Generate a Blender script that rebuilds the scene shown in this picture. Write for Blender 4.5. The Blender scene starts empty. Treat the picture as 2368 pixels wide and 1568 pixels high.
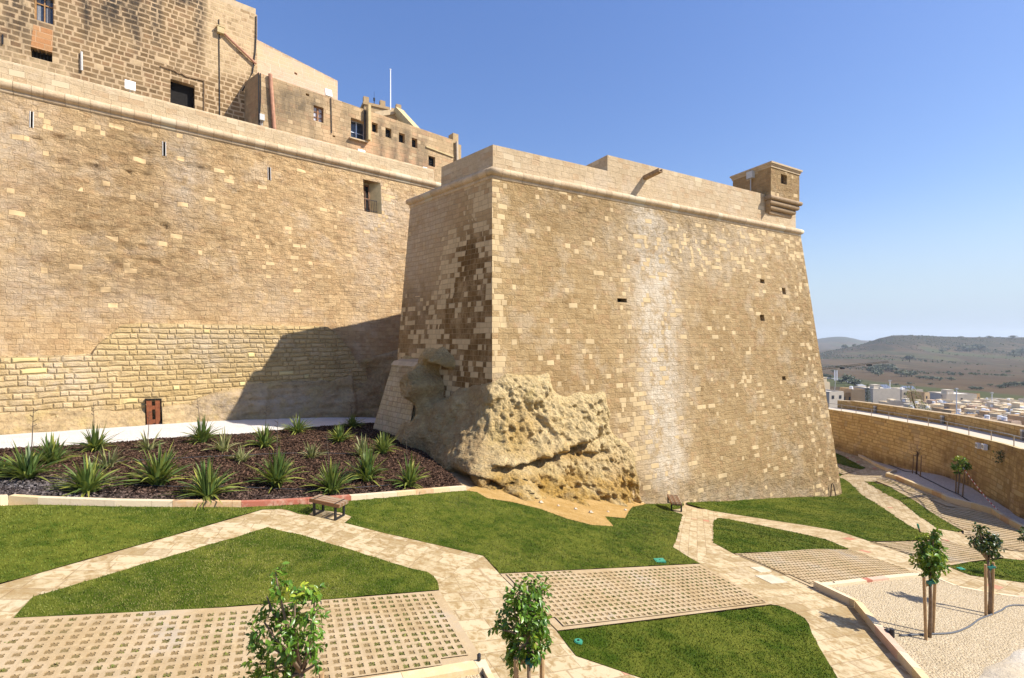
import bpy, math, random
import numpy as np
from mathutils import Vector, Matrix
from mathutils.geometry import delaunay_2d_cdt

SC = bpy.context.scene
COL = SC.collection
random.seed(7)
RNG = np.random.default_rng(11)

# ------------------------------------------------------------------ camera, sky, sun, exposure
F = 1100.0            # focal length in units of a 2367-wide picture
CX, CY = 1183.5, 784.0
cd = bpy.data.cameras.new('camera')
cam = bpy.data.objects.new('camera', cd)
COL.objects.link(cam)
cam.location = (0, 0, 0)
cam.rotation_euler = (math.radians(90), 0, 0)
cd.sensor_width = 36.0
cd.lens = 36.0 * F / 2367.0
cd.clip_start = 0.1
cd.clip_end = 40000
SC.camera = cam

SUN_EL = math.radians(44.0)
SUN_AZ = math.radians(101.0)       # clockwise from +Y: the sun stands to the right
w = bpy.data.worlds.new("World")
SC.world = w
w.use_nodes = True
nt = w.node_tree
nt.nodes.clear()
sky = nt.nodes.new('ShaderNodeTexSky')
sky.sky_type = 'NISHITA'
sky.sun_disc = False
sky.sun_elevation = SUN_EL
sky.sun_rotation = SUN_AZ
sky.altitude = 0
sky.air_density = 1.2
sky.dust_density = 0.5
sky.ozone_density = 4.0
bg = nt.nodes.new('ShaderNodeBackground')
bg.inputs['Strength'].default_value = 0.122
out = nt.nodes.new('ShaderNodeOutputWorld')
gm = nt.nodes.new('ShaderNodeGamma'); gm.inputs[1].default_value = .72
hs = nt.nodes.new('ShaderNodeHueSaturation'); hs.inputs['Saturation'].default_value = 1.36; hs.inputs['Value'].default_value = 1.4; hs.inputs['Hue'].default_value = .519
nt.links.new(sky.outputs[0], gm.inputs[0]); nt.links.new(gm.outputs[0], hs.inputs['Color']); 
tcw = nt.nodes.new('ShaderNodeTexCoord'); spw = nt.nodes.new('ShaderNodeSeparateXYZ'); nt.links.new(tcw.outputs['Generated'], spw.inputs[0])
mrw = nt.nodes.new('ShaderNodeMapRange'); mrw.interpolation_type = 'SMOOTHSTEP'
mrw.inputs['From Min'].default_value = .26; mrw.inputs['From Max'].default_value = -.02; mrw.inputs['To Max'].default_value = .97
nt.links.new(spw.outputs[2], mrw.inputs['Value'])
mxw = nt.nodes.new('ShaderNodeMix'); mxw.data_type = 'RGBA'
nt.links.new(mrw.outputs[0], mxw.inputs[0]); nt.links.new(hs.outputs[0], mxw.inputs[6]); mxw.inputs[7].default_value = (2.75, 3.4, 4.35, 1)
nt.links.new(mxw.outputs[2], bg.inputs[0])
nt.links.new(bg.outputs[0], out.inputs[0])

sl = bpy.data.lights.new('sun', 'SUN')
sl.energy = 5.0
sl.angle = math.radians(0.5)
sl.color = (1.0, 0.94, 0.85)
so = bpy.data.objects.new('sun', sl)
COL.objects.link(so)
sv = Vector((math.sin(SUN_AZ) * math.cos(SUN_EL), math.cos(SUN_AZ) * math.cos(SUN_EL), math.sin(SUN_EL)))
so.rotation_euler = sv.to_track_quat('Z', 'Y').to_euler()
so.location = (60, 0, 60)

SC.view_settings.view_transform = 'Standard'
SC.view_settings.look = 'None'
SC.view_settings.exposure = 0.68
SC.view_settings.gamma = 1
try:
    SC.cycles.max_bounces = 5
    SC.cycles.diffuse_bounces = 3
    SC.cycles.volume_bounces = 1
    SC.cycles.use_denoising = True
except Exception:
    pass

# ------------------------------------------------------------------ scene bookkeeping
ORG = {}


def tag(o, label=None, cat=None, group=None, kind=None):
    if label: o['label'] = label
    if cat: o['category'] = cat
    if group: o['group'] = group
    if kind: o['kind'] = kind
    return o


def thing(name, loc, label, cat, group=None):
    o = bpy.data.objects.new(name, None)
    COL.objects.link(o)
    o.empty_display_size = 0.3
    o.location = loc
    ORG[o.name] = np.array(loc, float)
    return tag(o, label, cat, group)


def mobj(name, verts, faces, mats, parent=None, uv=None, attrs=None, mi=None, smooth=False, col=None):
    """one mesh object; verts in world coordinates (made local to the parent thing)"""
    v = np.asarray(verts, float).reshape(-1, 3)
    if parent is not None:
        org = ORG[parent.name]
        v = v - org
    me = bpy.data.meshes.new(name)
    if isinstance(faces, np.ndarray):
        n, k = faces.shape
        me.vertices.add(len(v)); me.vertices.foreach_set('co', v.ravel())
        me.loops.add(n * k); me.loops.foreach_set('vertex_index', faces.ravel().astype(np.int32))
        me.polygons.add(n)
        me.polygons.foreach_set('loop_start', np.arange(0, n * k, k, dtype=np.int32))
        me.polygons.foreach_set('loop_total', np.full(n, k, dtype=np.int32))
        me.update(calc_edges=True)
        me.validate()
    else:
        me.from_pydata([tuple(p) for p in v], [], faces)
    if not isinstance(mats, (list, tuple)): mats = [mats]
    for m in mats: me.materials.append(m)
    nl = len(me.loops)
    li = np.empty(nl, dtype=np.int32); me.loops.foreach_get('vertex_index', li)
    if uv is not None:
        l = me.uv_layers.new(name='UVMap')
        l.data.foreach_set('uv', np.asarray(uv, float)[li].ravel())
    if attrs:
        for k, a in attrs.items():
            at = me.attributes.new(k, 'FLOAT', 'POINT')
            at.data.foreach_set('value', np.asarray(a, float))
    if col is not None:
        at = me.color_attributes.new('col', 'FLOAT_COLOR', 'POINT')
        c = np.asarray(col, float)
        if c.shape[1] == 3: c = np.hstack([c, np.ones((len(c), 1))])
        at.data.foreach_set('color', c.ravel())
    if mi is not None: me.polygons.foreach_set('material_index', np.asarray(mi, dtype=np.int32))
    if smooth: me.polygons.foreach_set('use_smooth', np.ones(len(me.polygons), dtype=bool))
    me.update()
    o = bpy.data.objects.new(name, me)
    COL.objects.link(o)
    if parent is not None:
        o.parent = parent
        ORG[o.name] = ORG[parent.name]
    else:
        ORG[o.name] = np.zeros(3)
    return o


class MB:
    """collects simple solids into one mesh"""
    def __init__(s): s.v = []; s.f = []; s.m = []; s.c = []; s.cc = (1, 1, 1)
    def add(s, vs, fs, mi=0):
        b = len(s.v)
        s.v += [tuple(p) for p in vs]; s.c += [s.cc] * len(vs)
        s.f += [[b + i for i in f] for f in fs]; s.m += [mi] * len(fs)
        return s
    def hexa(s, b, t, mi=0):
        return s.add(list(b) + list(t), [[3, 2, 1, 0], [4, 5, 6, 7], [0, 1, 5, 4], [1, 2, 6, 5], [2, 3, 7, 6], [3, 0, 4, 7]], mi)
    def box(s, c, size, rz=0.0, mi=0):
        x, y, z = c; a, b, h = size[0] / 2, size[1] / 2, size[2] / 2
        cs, sn = math.cos(rz), math.sin(rz)
        q = [(x + i * cs - j * sn, y + i * sn + j * cs) for i, j in ((-a, -b), (a, -b), (a, b), (-a, b))]
        return s.hexa([(p[0], p[1], z - h) for p in q], [(p[0], p[1], z + h) for p in q], mi)
    def bar(s, p, q, wd, ht=None, up=(0, 0, 1), mi=0):
        ht = ht or wd
        p = Vector(p); q = Vector(q); d = (q - p).normalized(); u = Vector(up)
        if abs(d.dot(u)) > 0.98: u = Vector((0, 1, 0))
        r = d.cross(u).normalized(); u = r.cross(d).normalized()
        A = [r * (i * wd / 2) + u * (j * ht / 2) for i, j in ((-1, -1), (1, -1), (1, 1), (-1, 1))]
        return s.hexa([p + a for a in A], [q + a for a in A], mi)
    def tube(s, path, r, n=8, mi=0, caps=True):
        path = [Vector(p) for p in path]; rings = []
        rr = r if isinstance(r, (list, tuple)) else [r] * len(path)
        for i, p in enumerate(path):
            d = (path[min(i + 1, len(path) - 1)] - path[max(i - 1, 0)])
            if d.length < 1e-6: d = Vector((0, 0, 1))
            d.normalize()
            u = Vector((0, 0, 1)) if abs(d.z) < 0.95 else Vector((1, 0, 0))
            a = d.cross(u).normalized(); b = a.cross(d).normalized()
            rings.append([p + (a * math.cos(t) + b * math.sin(t)) * rr[i] for t in [2 * math.pi * k / n for k in range(n)]])
        vs = [q for ring in rings for q in ring]; fs = []
        for i in range(len(path) - 1):
            for k in range(n):
                fs.append([i * n + k, i * n + (k + 1) % n, (i + 1) * n + (k + 1) % n, (i + 1) * n + k])
        if caps:
            fs.append(list(range(n))[::-1]); fs.append([(len(path) - 1) * n + k for k in range(n)])
        return s.add(vs, fs, mi)
    def prism(s, poly, z0, z1, mi=0, mtop=None):
        n = len(poly)
        zz0 = z0 if isinstance(z0, (list, tuple)) else [z0] * n
        zz1 = z1 if isinstance(z1, (list, tuple)) else [z1] * n
        vs = [(p[0], p[1], zz0[i]) for i, p in enumerate(poly)] + [(p[0], p[1], zz1[i]) for i, p in enumerate(poly)]
        fs = [[i, (i + 1) % n, n + (i + 1) % n, n + i] for i in range(n)]
        s.add(vs, fs, mi)
        b = len(s.v) - 2 * n
        s.f.append([b + i for i in range(n)][::-1]); s.m.append(mi)
        s.f.append([b + n + i for i in range(n)]); s.m.append(mi if mtop is None else mtop)
        return s
    def build(s, name, mats, parent=None, smooth=False, color=False):
        return mobj(name, s.v, s.f, mats, parent, mi=s.m, smooth=smooth, col=s.c if color else None)


# ------------------------------------------------------------------ numpy noise
def _hash(ix, iy, iz, seed):
    h = (ix.astype(np.int64) * 374761393 + iy.astype(np.int64) * 668265263 + iz.astype(np.int64) * 2147483647 + seed * 974711) & 0x7fffffff
    h = ((h ^ (h >> 13)) * 1274126177) & 0x7fffffff
    h = h ^ (h >> 16)
    return (h & 0xffffff) / float(0xffffff)


def vnoise(p, seed=0):
    p = np.asarray(p, float)
    i = np.floor(p); f = p - i; f = f * f * (3 - 2 * f); i = i.astype(np.int64)
    r = 0
    for dx in (0, 1):
        for dy in (0, 1):
            for dz in (0, 1):
                wt = (f[:, 0] if dx else 1 - f[:, 0]) * (f[:, 1] if dy else 1 - f[:, 1]) * (f[:, 2] if dz else 1 - f[:, 2])
                r = r + wt * _hash(i[:, 0] + dx, i[:, 1] + dy, i[:, 2] + dz, seed)
    return r


def fbm(p, scale=1.0, oct=4, seed=0, gain=0.5):
    p = np.asarray(p, float) * scale; a = 1.0; t = 0; r = 0
    for k in range(oct):
        r = r + a * vnoise(p * (2.03 ** k) + 17.3 * k, seed + k); t += a; a *= gain
    return r / t * 2 - 1


def sstep(x, a, b):
    t = np.clip((x - a) / (b - a + 1e-12), 0, 1)
    return t * t * (3 - 2 * t)


# ------------------------------------------------------------------ picture point <-> place
def ray(x, y): return np.array([(x - CX) / F, 1.0, (CY - y) / F])
def at(x, y, Y): return ray(x, y) * Y
def pix(P):
    P = np.asarray(P, float)
    Y = np.maximum(P[..., 1], 0.5)
    return CX + F * P[..., 0] / Y, CY - F * P[..., 2] / Y
def on_plane(x, y, N, d):
    r = ray(x, y)
    return r * (d / float(np.dot(N, r)))


# garden surface: a tilted plane (falls to the right) with measured departures from it
EA = np.array([.9, .435]); ED = np.array([-.435, .9])
_C = []
for X, Y, r in [(-12, 8, 0), (-6, 6, 0), (-2, 6, 0), (-1.5, 9.5, 0), (3, 7, 0), (5.3, 13.4, 0), (2.4, 10, 0), (9, 10.5, 0),
                (12.6, 12.6, 0), (-5, 12.5, 0), (-11.7, 10.9, 0), (-1.8, 17.8, 0), (11, 16.5, 0), (20.4, 19.7, -.1), (19.4, 21.5, 0),
                (8.4, 24, 1.2), (7.2, 25.7, 1.37), (23.8, 34.8, .84), (28.4, 41.4, .2), (35, 52, -1.7), (31.1, 36.7, -1.5),
                (28.7, 30.6, -1.0), (32.4, 35, -1.46), (27.9, 26, -.55), (35.4, 42, -1.5),
                (-23.9, 22.2, 1.76), (-9.4, 34, -.07), (-35, 13, 3.1), (-1, 36, .4), (0, 0, 0), (10, 4, 0), (-15, 2, 0.2), (22, 8, -.2),
                (3.5, 19.5, .35), (14, 28, 1.15), (-5.6, 25, -.4), (-4.2, 23.4, -.1), (-6.6, 27.5, -.35)]:
    _C.append((X, Y, r))
_C = np.array(_C, float)
_D = np.sqrt(((_C[:, None, :2] - _C[None, :, :2]) ** 2).sum(-1) + .25)
_W = np.linalg.solve(_D + np.eye(len(_C)) * 0.02, _C[:, 2])


def H(X, Y):
    X = np.atleast_1d(np.asarray(X, float)); Y = np.atleast_1d(np.asarray(Y, float))
    out = np.empty(len(X))
    for i in range(0, len(X), 20000):
        x = X[i:i + 20000]; y = Y[i:i + 20000]
        d = np.sqrt((x[:, None] - _C[None, :, 0]) ** 2 + (y[:, None] - _C[None, :, 1]) ** 2 + .25)
        out[i:i + 20000] = np.clip(d @ _W, -2.4, 2.4)
    h = 4.63 + .165 * (X * EA[0] + Y * EA[1]) + out
    return np.clip(h, 2.4, 15.5)


_YS = np.arange(3.0, 110, .05)


def G(x, y, lift=0.0):
    """the garden point seen at picture point (x, y)"""
    k = (x - CX) / F; s = (y - CY) / F
    h = H(k * _YS, _YS)
    g = s * _YS - h
    i = int(np.argmax(g >= 0)) if (g >= 0).any() else len(_YS) - 1
    if i > 0:
        t = -g[i - 1] / (g[i] - g[i - 1] + 1e-12); Y = _YS[i - 1] + .05 * t
    else:
        Y = _YS[0]
    X = k * Y
    return np.array([X, Y, -H(X, Y)[0] + lift])
def GL(pts): return [G(*p)[:2] for p in pts]
def gz(x, y): return -float(H(x, y)[0])


# ------------------------------------------------------------------ shader helper
class S:
    def __init__(s, name, rough=.9, spec=.2):
        s.mat = bpy.data.materials.new(name); s.mat.use_nodes = True
        s.nt = s.mat.node_tree
        s.b = s.nt.nodes['Principled BSDF']
        s.b.inputs['Roughness'].default_value = rough
        s.b.inputs['Specular IOR Level'].default_value = spec
        s._obj = None; s._uv = None
    def put(s, sock, v):
        if isinstance(v, bpy.types.NodeSocket): s.nt.links.new(v, sock)
        elif isinstance(v, (tuple, list)) and sock.type == 'RGBA' and len(v) == 3: sock.default_value = (*v, 1)
        else: sock.default_value = v
    def nd(s, t, ins=None, **p):
        n = s.nt.nodes.new(t)
        for k, v in p.items(): setattr(n, k, v)
        for k, v in (ins or {}).items(): s.put(n.inputs[k], v)
        return n
    @property
    def obj(s):
        if s._obj is None: s._obj = s.nd('ShaderNodeTexCoord').outputs['Object']
        return s._obj
    @property
    def uv(s):
        if s._uv is None: s._uv = s.nd('ShaderNodeUVMap', uv_map='UVMap').outputs[0]
        return s._uv
    def m(s, op, a, b=0.0, c=0.0, clamp=False):
        n = s.nd('ShaderNodeMath', {0: a, 1: b, 2: c}, operation=op); n.use_clamp = clamp
        return n.outputs[0]
    def mix(s, f, a, b, blend='MIX'):
        n = s.nd('ShaderNodeMix', data_type='RGBA', blend_type=blend)
        s.put(n.inputs[0], f); s.put(n.inputs[6], a); s.put(n.inputs[7], b)
        return n.outputs[2]
    def noise(s, vec, scale, detail=4, rough=.55, dist=0.0, col=False):
        n = s.nd('ShaderNodeTexNoise', {'Scale': scale, 'Detail': detail, 'Roughness': rough, 'Distortion': dist})
        s.put(n.inputs['Vector'], vec)
        return n.outputs[1 if col else 0]
    def vor(s, vec, scale, feature='F1', out='Distance', rnd=1.0):
        n = s.nd('ShaderNodeTexVoronoi', {'Scale': scale, 'Randomness': rnd}, feature=feature)
        s.put(n.inputs['Vector'], vec)
        return n.outputs[out]
    def sm(s, x, a, b, lo=0.0, hi=1.0):
        n = s.nd('ShaderNodeMapRange', {'Value': x, 'From Min': a, 'From Max': b, 'To Min': lo, 'To Max': hi}, interpolation_type='SMOOTHSTEP')
        return n.outputs[0]
    def attr(s, name, col=False):
        return s.nd('ShaderNodeAttribute', attribute_name=name).outputs[0 if col else 2]
    def scale(s, vec, v):
        n = s.nd('ShaderNodeVectorMath', {0: vec, 1: v}, operation='MULTIPLY'); return n.outputs[0]
    def ramp(s, f, stops):
        n = s.nd('ShaderNodeValToRGB'); s.put(n.inputs[0], f)
        e = n.color_ramp.elements
        while len(e) < len(stops): e.new(.5)
        for q, (p, c) in zip(e, stops): q.position = p; q.color = (*c, 1)
        return n.outputs[0]
    def bump(s, h, strength=1.0, dist=.02, normal=None):
        i = {'Height': h, 'Strength': strength, 'Distance': dist}
        if normal is not None: i['Normal'] = normal
        return s.nd('ShaderNodeBump', i).outputs[0]
    def fin(s, color, normal=None, rough=None):
        s.put(s.b.inputs['Base Color'], color)
        if normal is not None: s.put(s.b.inputs['Normal'], normal)
        if rough is not None: s.put(s.b.inputs['Roughness'], rough)
        return s.mat


def plain(name, c, rough=.8, metal=0.0, var=.12, scale=6.0, spec=.3, bump=.0):
    s = S(name, rough, spec)
    n = s.noise(s.obj, scale, 5, .6)
    v = s.mix(s.sm(n, .25, .75), tuple(x * (1 - var) for x in c), tuple(min(1, x * (1 + var)) for x in c))
    s.b.inputs['Metallic'].default_value = metal
    return s.fin(v, s.bump(n, .4, bump) if bump else None)


def cells(s, course, width, vary=.2, joint=.012, vec=None, seed=0.0, wobv=.35):
    """running-bond stones: returns (stone random, stone random 2, joint factor 1=stone, local fu, fv)"""
    sep = s.nd('ShaderNodeSeparateXYZ', {0: vec if vec is not None else s.uv})
    u, v = sep.outputs[0], sep.outputs[1]
    wob = s.noise(s.uv if vec is None else vec, .8, 3, .5)
    v = s.m('ADD', v, s.m('MULTIPLY', s.m('SUBTRACT', wob, .5), course * wobv))
    v = s.m('DIVIDE', v, course)
    row = s.m('FLOOR', v); fv = s.m('SUBTRACT', v, row)
    rr = s.nd('ShaderNodeTexWhiteNoise', {'W': s.m('ADD', row, seed)}, noise_dimensions='1D').outputs[0]
    u2 = s.m('ADD', s.m('DIVIDE', u, width), s.m('MULTIPLY', rr, 7.31))
    u3 = s.m('ADD', u2, s.m('MULTIPLY', s.m('SINE', s.m('ADD', s.m('MULTIPLY', u2, 2.3), s.m('MULTIPLY', row, 1.7))), vary))
    col = s.m('FLOOR', u3); fu = s.m('SUBTRACT', u3, col)
    cmb = s.nd('ShaderNodeCombineXYZ', {0: s.m('ADD', col, seed), 1: row, 2: 0.0}).outputs[0]
    wn = s.nd('ShaderNodeTexWhiteNoise', noise_dimensions='2D'); s.put(wn.inputs['Vector'], cmb)
    du = s.m('MULTIPLY', s.m('MINIMUM', fu, s.m('SUBTRACT', 1.0, fu)), width)
    dv = s.m('MULTIPLY', s.m('MINIMUM', fv, s.m('SUBTRACT', 1.0, fv)), course)
    d = s.m('MINIMUM', du, dv)
    d2 = s.m('SUBTRACT', d, s.m('MULTIPLY', s.noise(s.uv if vec is None else vec, 9, 3), joint * .9))
    j = s.sm(d2, 0.0, joint)
    sp = s.nd('ShaderNodeSeparateColor', {0: wn.outputs[1]})
    return wn.outputs[0], sp.outputs[0], sp.outputs[1], j, d


def stone(name, course=.27, width=.42, dark=(.3, .2, .11), light=(.48, .35, .21), mortar=(.42, .31, .19),
          patch=(.62, .49, .32), stainc=(.13, .085, .045), palec=(.62, .52, .4), relief=.05, erode=1.0, joint=.014, boss=0.0, seed=0.0, jb=.5, jmix=.75, vary=.2, wobv=.35, mst=0.0,
          brickvar=.75, warm=(.42, .25, .12)):
    s = S(name, .93, .12)
    r1, r2, r3, j, d = cells(s, course, width, vary, joint=joint, seed=seed, wobv=wobv)
    pd = s.attr('patch'); st = s.attr('stain'); pl = s.attr('pale'); er = s.attr('erode')
    big = s.noise(s.obj, .35, 4, .6); mid = s.noise(s.obj, 2.2, 5, .65); fine = s.noise(s.obj, 14, 6, .7)
    pit = s.noise(s.scale(s.obj, (1, 1, 1.7)), 2.6, 8, .74, .7)
    f = s.m('ADD', s.m('MULTIPLY', r1, brickvar * .6), s.m('MULTIPLY', s.m('ADD', big, mid), .62 - brickvar * .25), clamp=False)
    c = s.mix(s.sm(f, .3, 1.0), dark, light)
    c = s.mix(s.m('MULTIPLY', s.sm(r3, .82, .86), .45), c, warm)
    c = s.mix(s.m('MULTIPLY', s.sm(fine, .35, .75), .32), c, tuple(x * 1.35 for x in light))
    c = s.mix(s.m('MULTIPLY', s.m('MULTIPLY', s.sm(pit, .5, .32), er), .42, clamp=True), c, tuple(x * .55 for x in dark))
    c = s.mix(s.m('MULTIPLY', s.sm(pit, .55, .7), .35), c, tuple(x * 1.12 for x in light))
    c = s.mix(s.m('MULTIPLY', s.sm(s.noise(s.obj, .55, 5, .65), .5, .68), .3), c, palec)
    plf = s.m('MULTIPLY', pl, s.sm(s.noise(s.obj, 1.3, 6, .7), .28, .62), clamp=True)
    c = s.mix(plf, c, palec)
    stf = s.m('MULTIPLY', st, s.sm(s.noise(s.scale(s.obj, (1, 1, .6)), 1.6, 7, .72), .25, .6), clamp=True)
    c = s.mix(stf, c, s.mix(r2, stainc, tuple(x * 1.7 for x in stainc)))
    isp = s.m('LESS_THAN', s.m('MULTIPLY', s.m('ADD', r2, 0.0), 1.0), pd)
    pc = s.mix(r3, tuple(x * .84 for x in patch), patch)
    pc = s.mix(s.m('MULTIPLY', s.sm(fine, .45, .8), .25), pc, tuple(x * .8 for x in patch))
    c = s.mix(isp, c, pc)
    jf = s.m('SUBTRACT', 1.0, j)
    c = s.mix(s.m('MULTIPLY', jf, s.m('MULTIPLY', s.m('ADD', s.m('MULTIPLY', isp, -.3), 1.0), jmix)), c, mortar)
    if mst: c = s.mix(s.m('MULTIPLY', s.m('MULTIPLY', st, s.sm(s.noise(s.scale(s.obj, (1, 1, .35)), 1.4, 6, .7), .38, .58)), mst, clamp=True), c, stainc)
    # height: eroded old stones, flat new ones
    old = s.m('ADD', s.m('MULTIPLY', s.m('SUBTRACT', pit, .5), 1.5 * erode), s.m('MULTIPLY', s.m('SUBTRACT', r1, .5), .55))
    old = s.m('ADD', s.m('MULTIPLY', old, er), s.m('MULTIPLY', s.m('SUBTRACT', fine, .5), .35))
    h = s.m('ADD', s.m('MULTIPLY', old, s.m('SUBTRACT', 1.0, isp)), s.m('MULTIPLY', isp, .3))
    h = s.m('ADD', h, s.m('MULTIPLY', j, jb))
    if boss: h = s.m('ADD', h, s.m('MULTIPLY', s.sm(d, 0.0, .09), boss))
    return s.fin(c, s.bump(h, 1.0, relief))

# ================================================================== materials of the walls
def Z(n): return np.zeros(n)


M_CURT = stone('curtain_stone', .275, .37, (.42, .265, .125), (.61, .425, .22), (.44, .295, .15), (.6, .425, .225), relief=.11, erode=1.6, jb=.18, jmix=.3, brickvar=.55, vary=.3, wobv=.55)
M_FACE = stone('bastion_stone', .265, .36, (.32, .205, .088), (.455, .318, .158), (.4, .285, .15), (.58, .43, .235), relief=.085, erode=1.4, jb=.15, jmix=.25, brickvar=.6, vary=.3, wobv=.45, seed=5.0, palec=(.64, .54, .4))
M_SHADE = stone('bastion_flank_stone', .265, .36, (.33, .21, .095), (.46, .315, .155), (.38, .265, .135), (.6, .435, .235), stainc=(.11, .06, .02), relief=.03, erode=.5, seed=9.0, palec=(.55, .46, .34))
M_PARA = stone('parapet_stone', .31, .52, (.45, .335, .195), (.58, .445, .275), (.42, .32, .19), (.6, .48, .31), relief=.04, erode=.9, seed=3.0, brickvar=.3, jmix=.35, jb=.2)
M_CORD = stone('cordon_stone', 5.0, .6, (.44, .32, .19), (.6, .46, .29), (.36, .26, .16), (.6, .5, .34), relief=.03, erode=.6, seed=2.0, joint=.01, warm=(.5, .34, .2))
M_APRON = stone('apron_stone', .285, .56, (.45, .31, .13), (.64, .47, .235), (.4, .27, .12), (.64, .5, .23), relief=.085, erode=1.6, joint=.024, boss=.75, brickvar=.9, vary=.36, wobv=.8, jmix=.5, jb=.35, seed=8.0, warm=(.5, .36, .16))
M_BIG = stone('facade_stone', .315, .5, (.14, .088, .042), (.29, .19, .095), (.55, .4, .24), (.52, .38, .22), stainc=(.035, .03, .025), palec=(.54, .4, .23), relief=.03, erode=.5, joint=.045, seed=4.0, mst=.9, jmix=.85, jb=.25, brickvar=.8, warm=(.3, .17, .09))
M_TERR = stone('terrace_stone', .3, .5, (.34, .24, .13), (.52, .37, .21), (.44, .31, .17), (.56, .41, .24), stainc=(.13, .1, .065), palec=(.6, .34, .19), mst=.6, relief=.03, erode=.6, seed=6.0, warm=(.5, .28, .15))
M_PINK = stone('rendered_stone', .3, .55, (.52, .36, .25), (.6, .42, .3), (.68, .52, .4), (.6, .44, .3), stainc=(.2, .15, .1), palec=(.56, .42, .25), relief=.012, erode=.3, seed=12.0, brickvar=.3, warm=(.56, .38, .26))
M_RAMP = stone('rampart_stone', .3, .62, (.46, .31, .115), (.64, .46, .195), (.3, .195, .075), (.5, .37, .18), stainc=(.14, .085, .04), relief=.03, erode=.6, seed=15.0, warm=(.42, .25, .1), joint=.03, brickvar=.95, vary=.36, wobv=.7)
M_BUTT = stone('buttress_stone', .26, .32, (.42, .32, .17), (.54, .42, .24), (.28, .2, .11), (.55, .44, .27), relief=.03, erode=.6, seed=21.0)


def stone_trim(name, c, bump=.02):
    s = S(name, .9, .15)
    n = s.noise(s.obj, 3, 6, .65); n2 = s.noise(s.obj, 16, 5, .7)
    v = s.mix(s.sm(n, .3, .7), tuple(x * .78 for x in c), c)
    v = s.mix(s.m('MULTIPLY', s.sm(n2, .5, .8), .3), v, tuple(x * .6 for x in c))
    return s.fin(v, s.bump(n2, .8, bump))


M_TRIM = stone_trim('dressed_stone', (.56, .43, .27))
M_TRIMY = stone_trim('yellow_dressed_stone', (.6, .47, .25))
M_DARK = plain('dark_interior', (.012, .01, .009), .9, var=.3)
M_GLASS = plain('window_glass', (.03, .045, .07), .08, var=.25, spec=.6)
M_CURTN = plain('net_curtain', (.5, .5, .55), .8, var=.2, scale=30)
M_WOOD = plain('brown_wood', (.22, .1, .04), .6, var=.3, scale=12)
M_BLKM = plain('black_metal', (.02, .02, .022), .5, var=.3)
M_WHITE = plain('white_paint', (.8, .8, .8), .4, var=.04)
M_GREYP = plain('grey_plastic', (.5, .5, .48), .5, var=.08)
M_RUST = None


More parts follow.
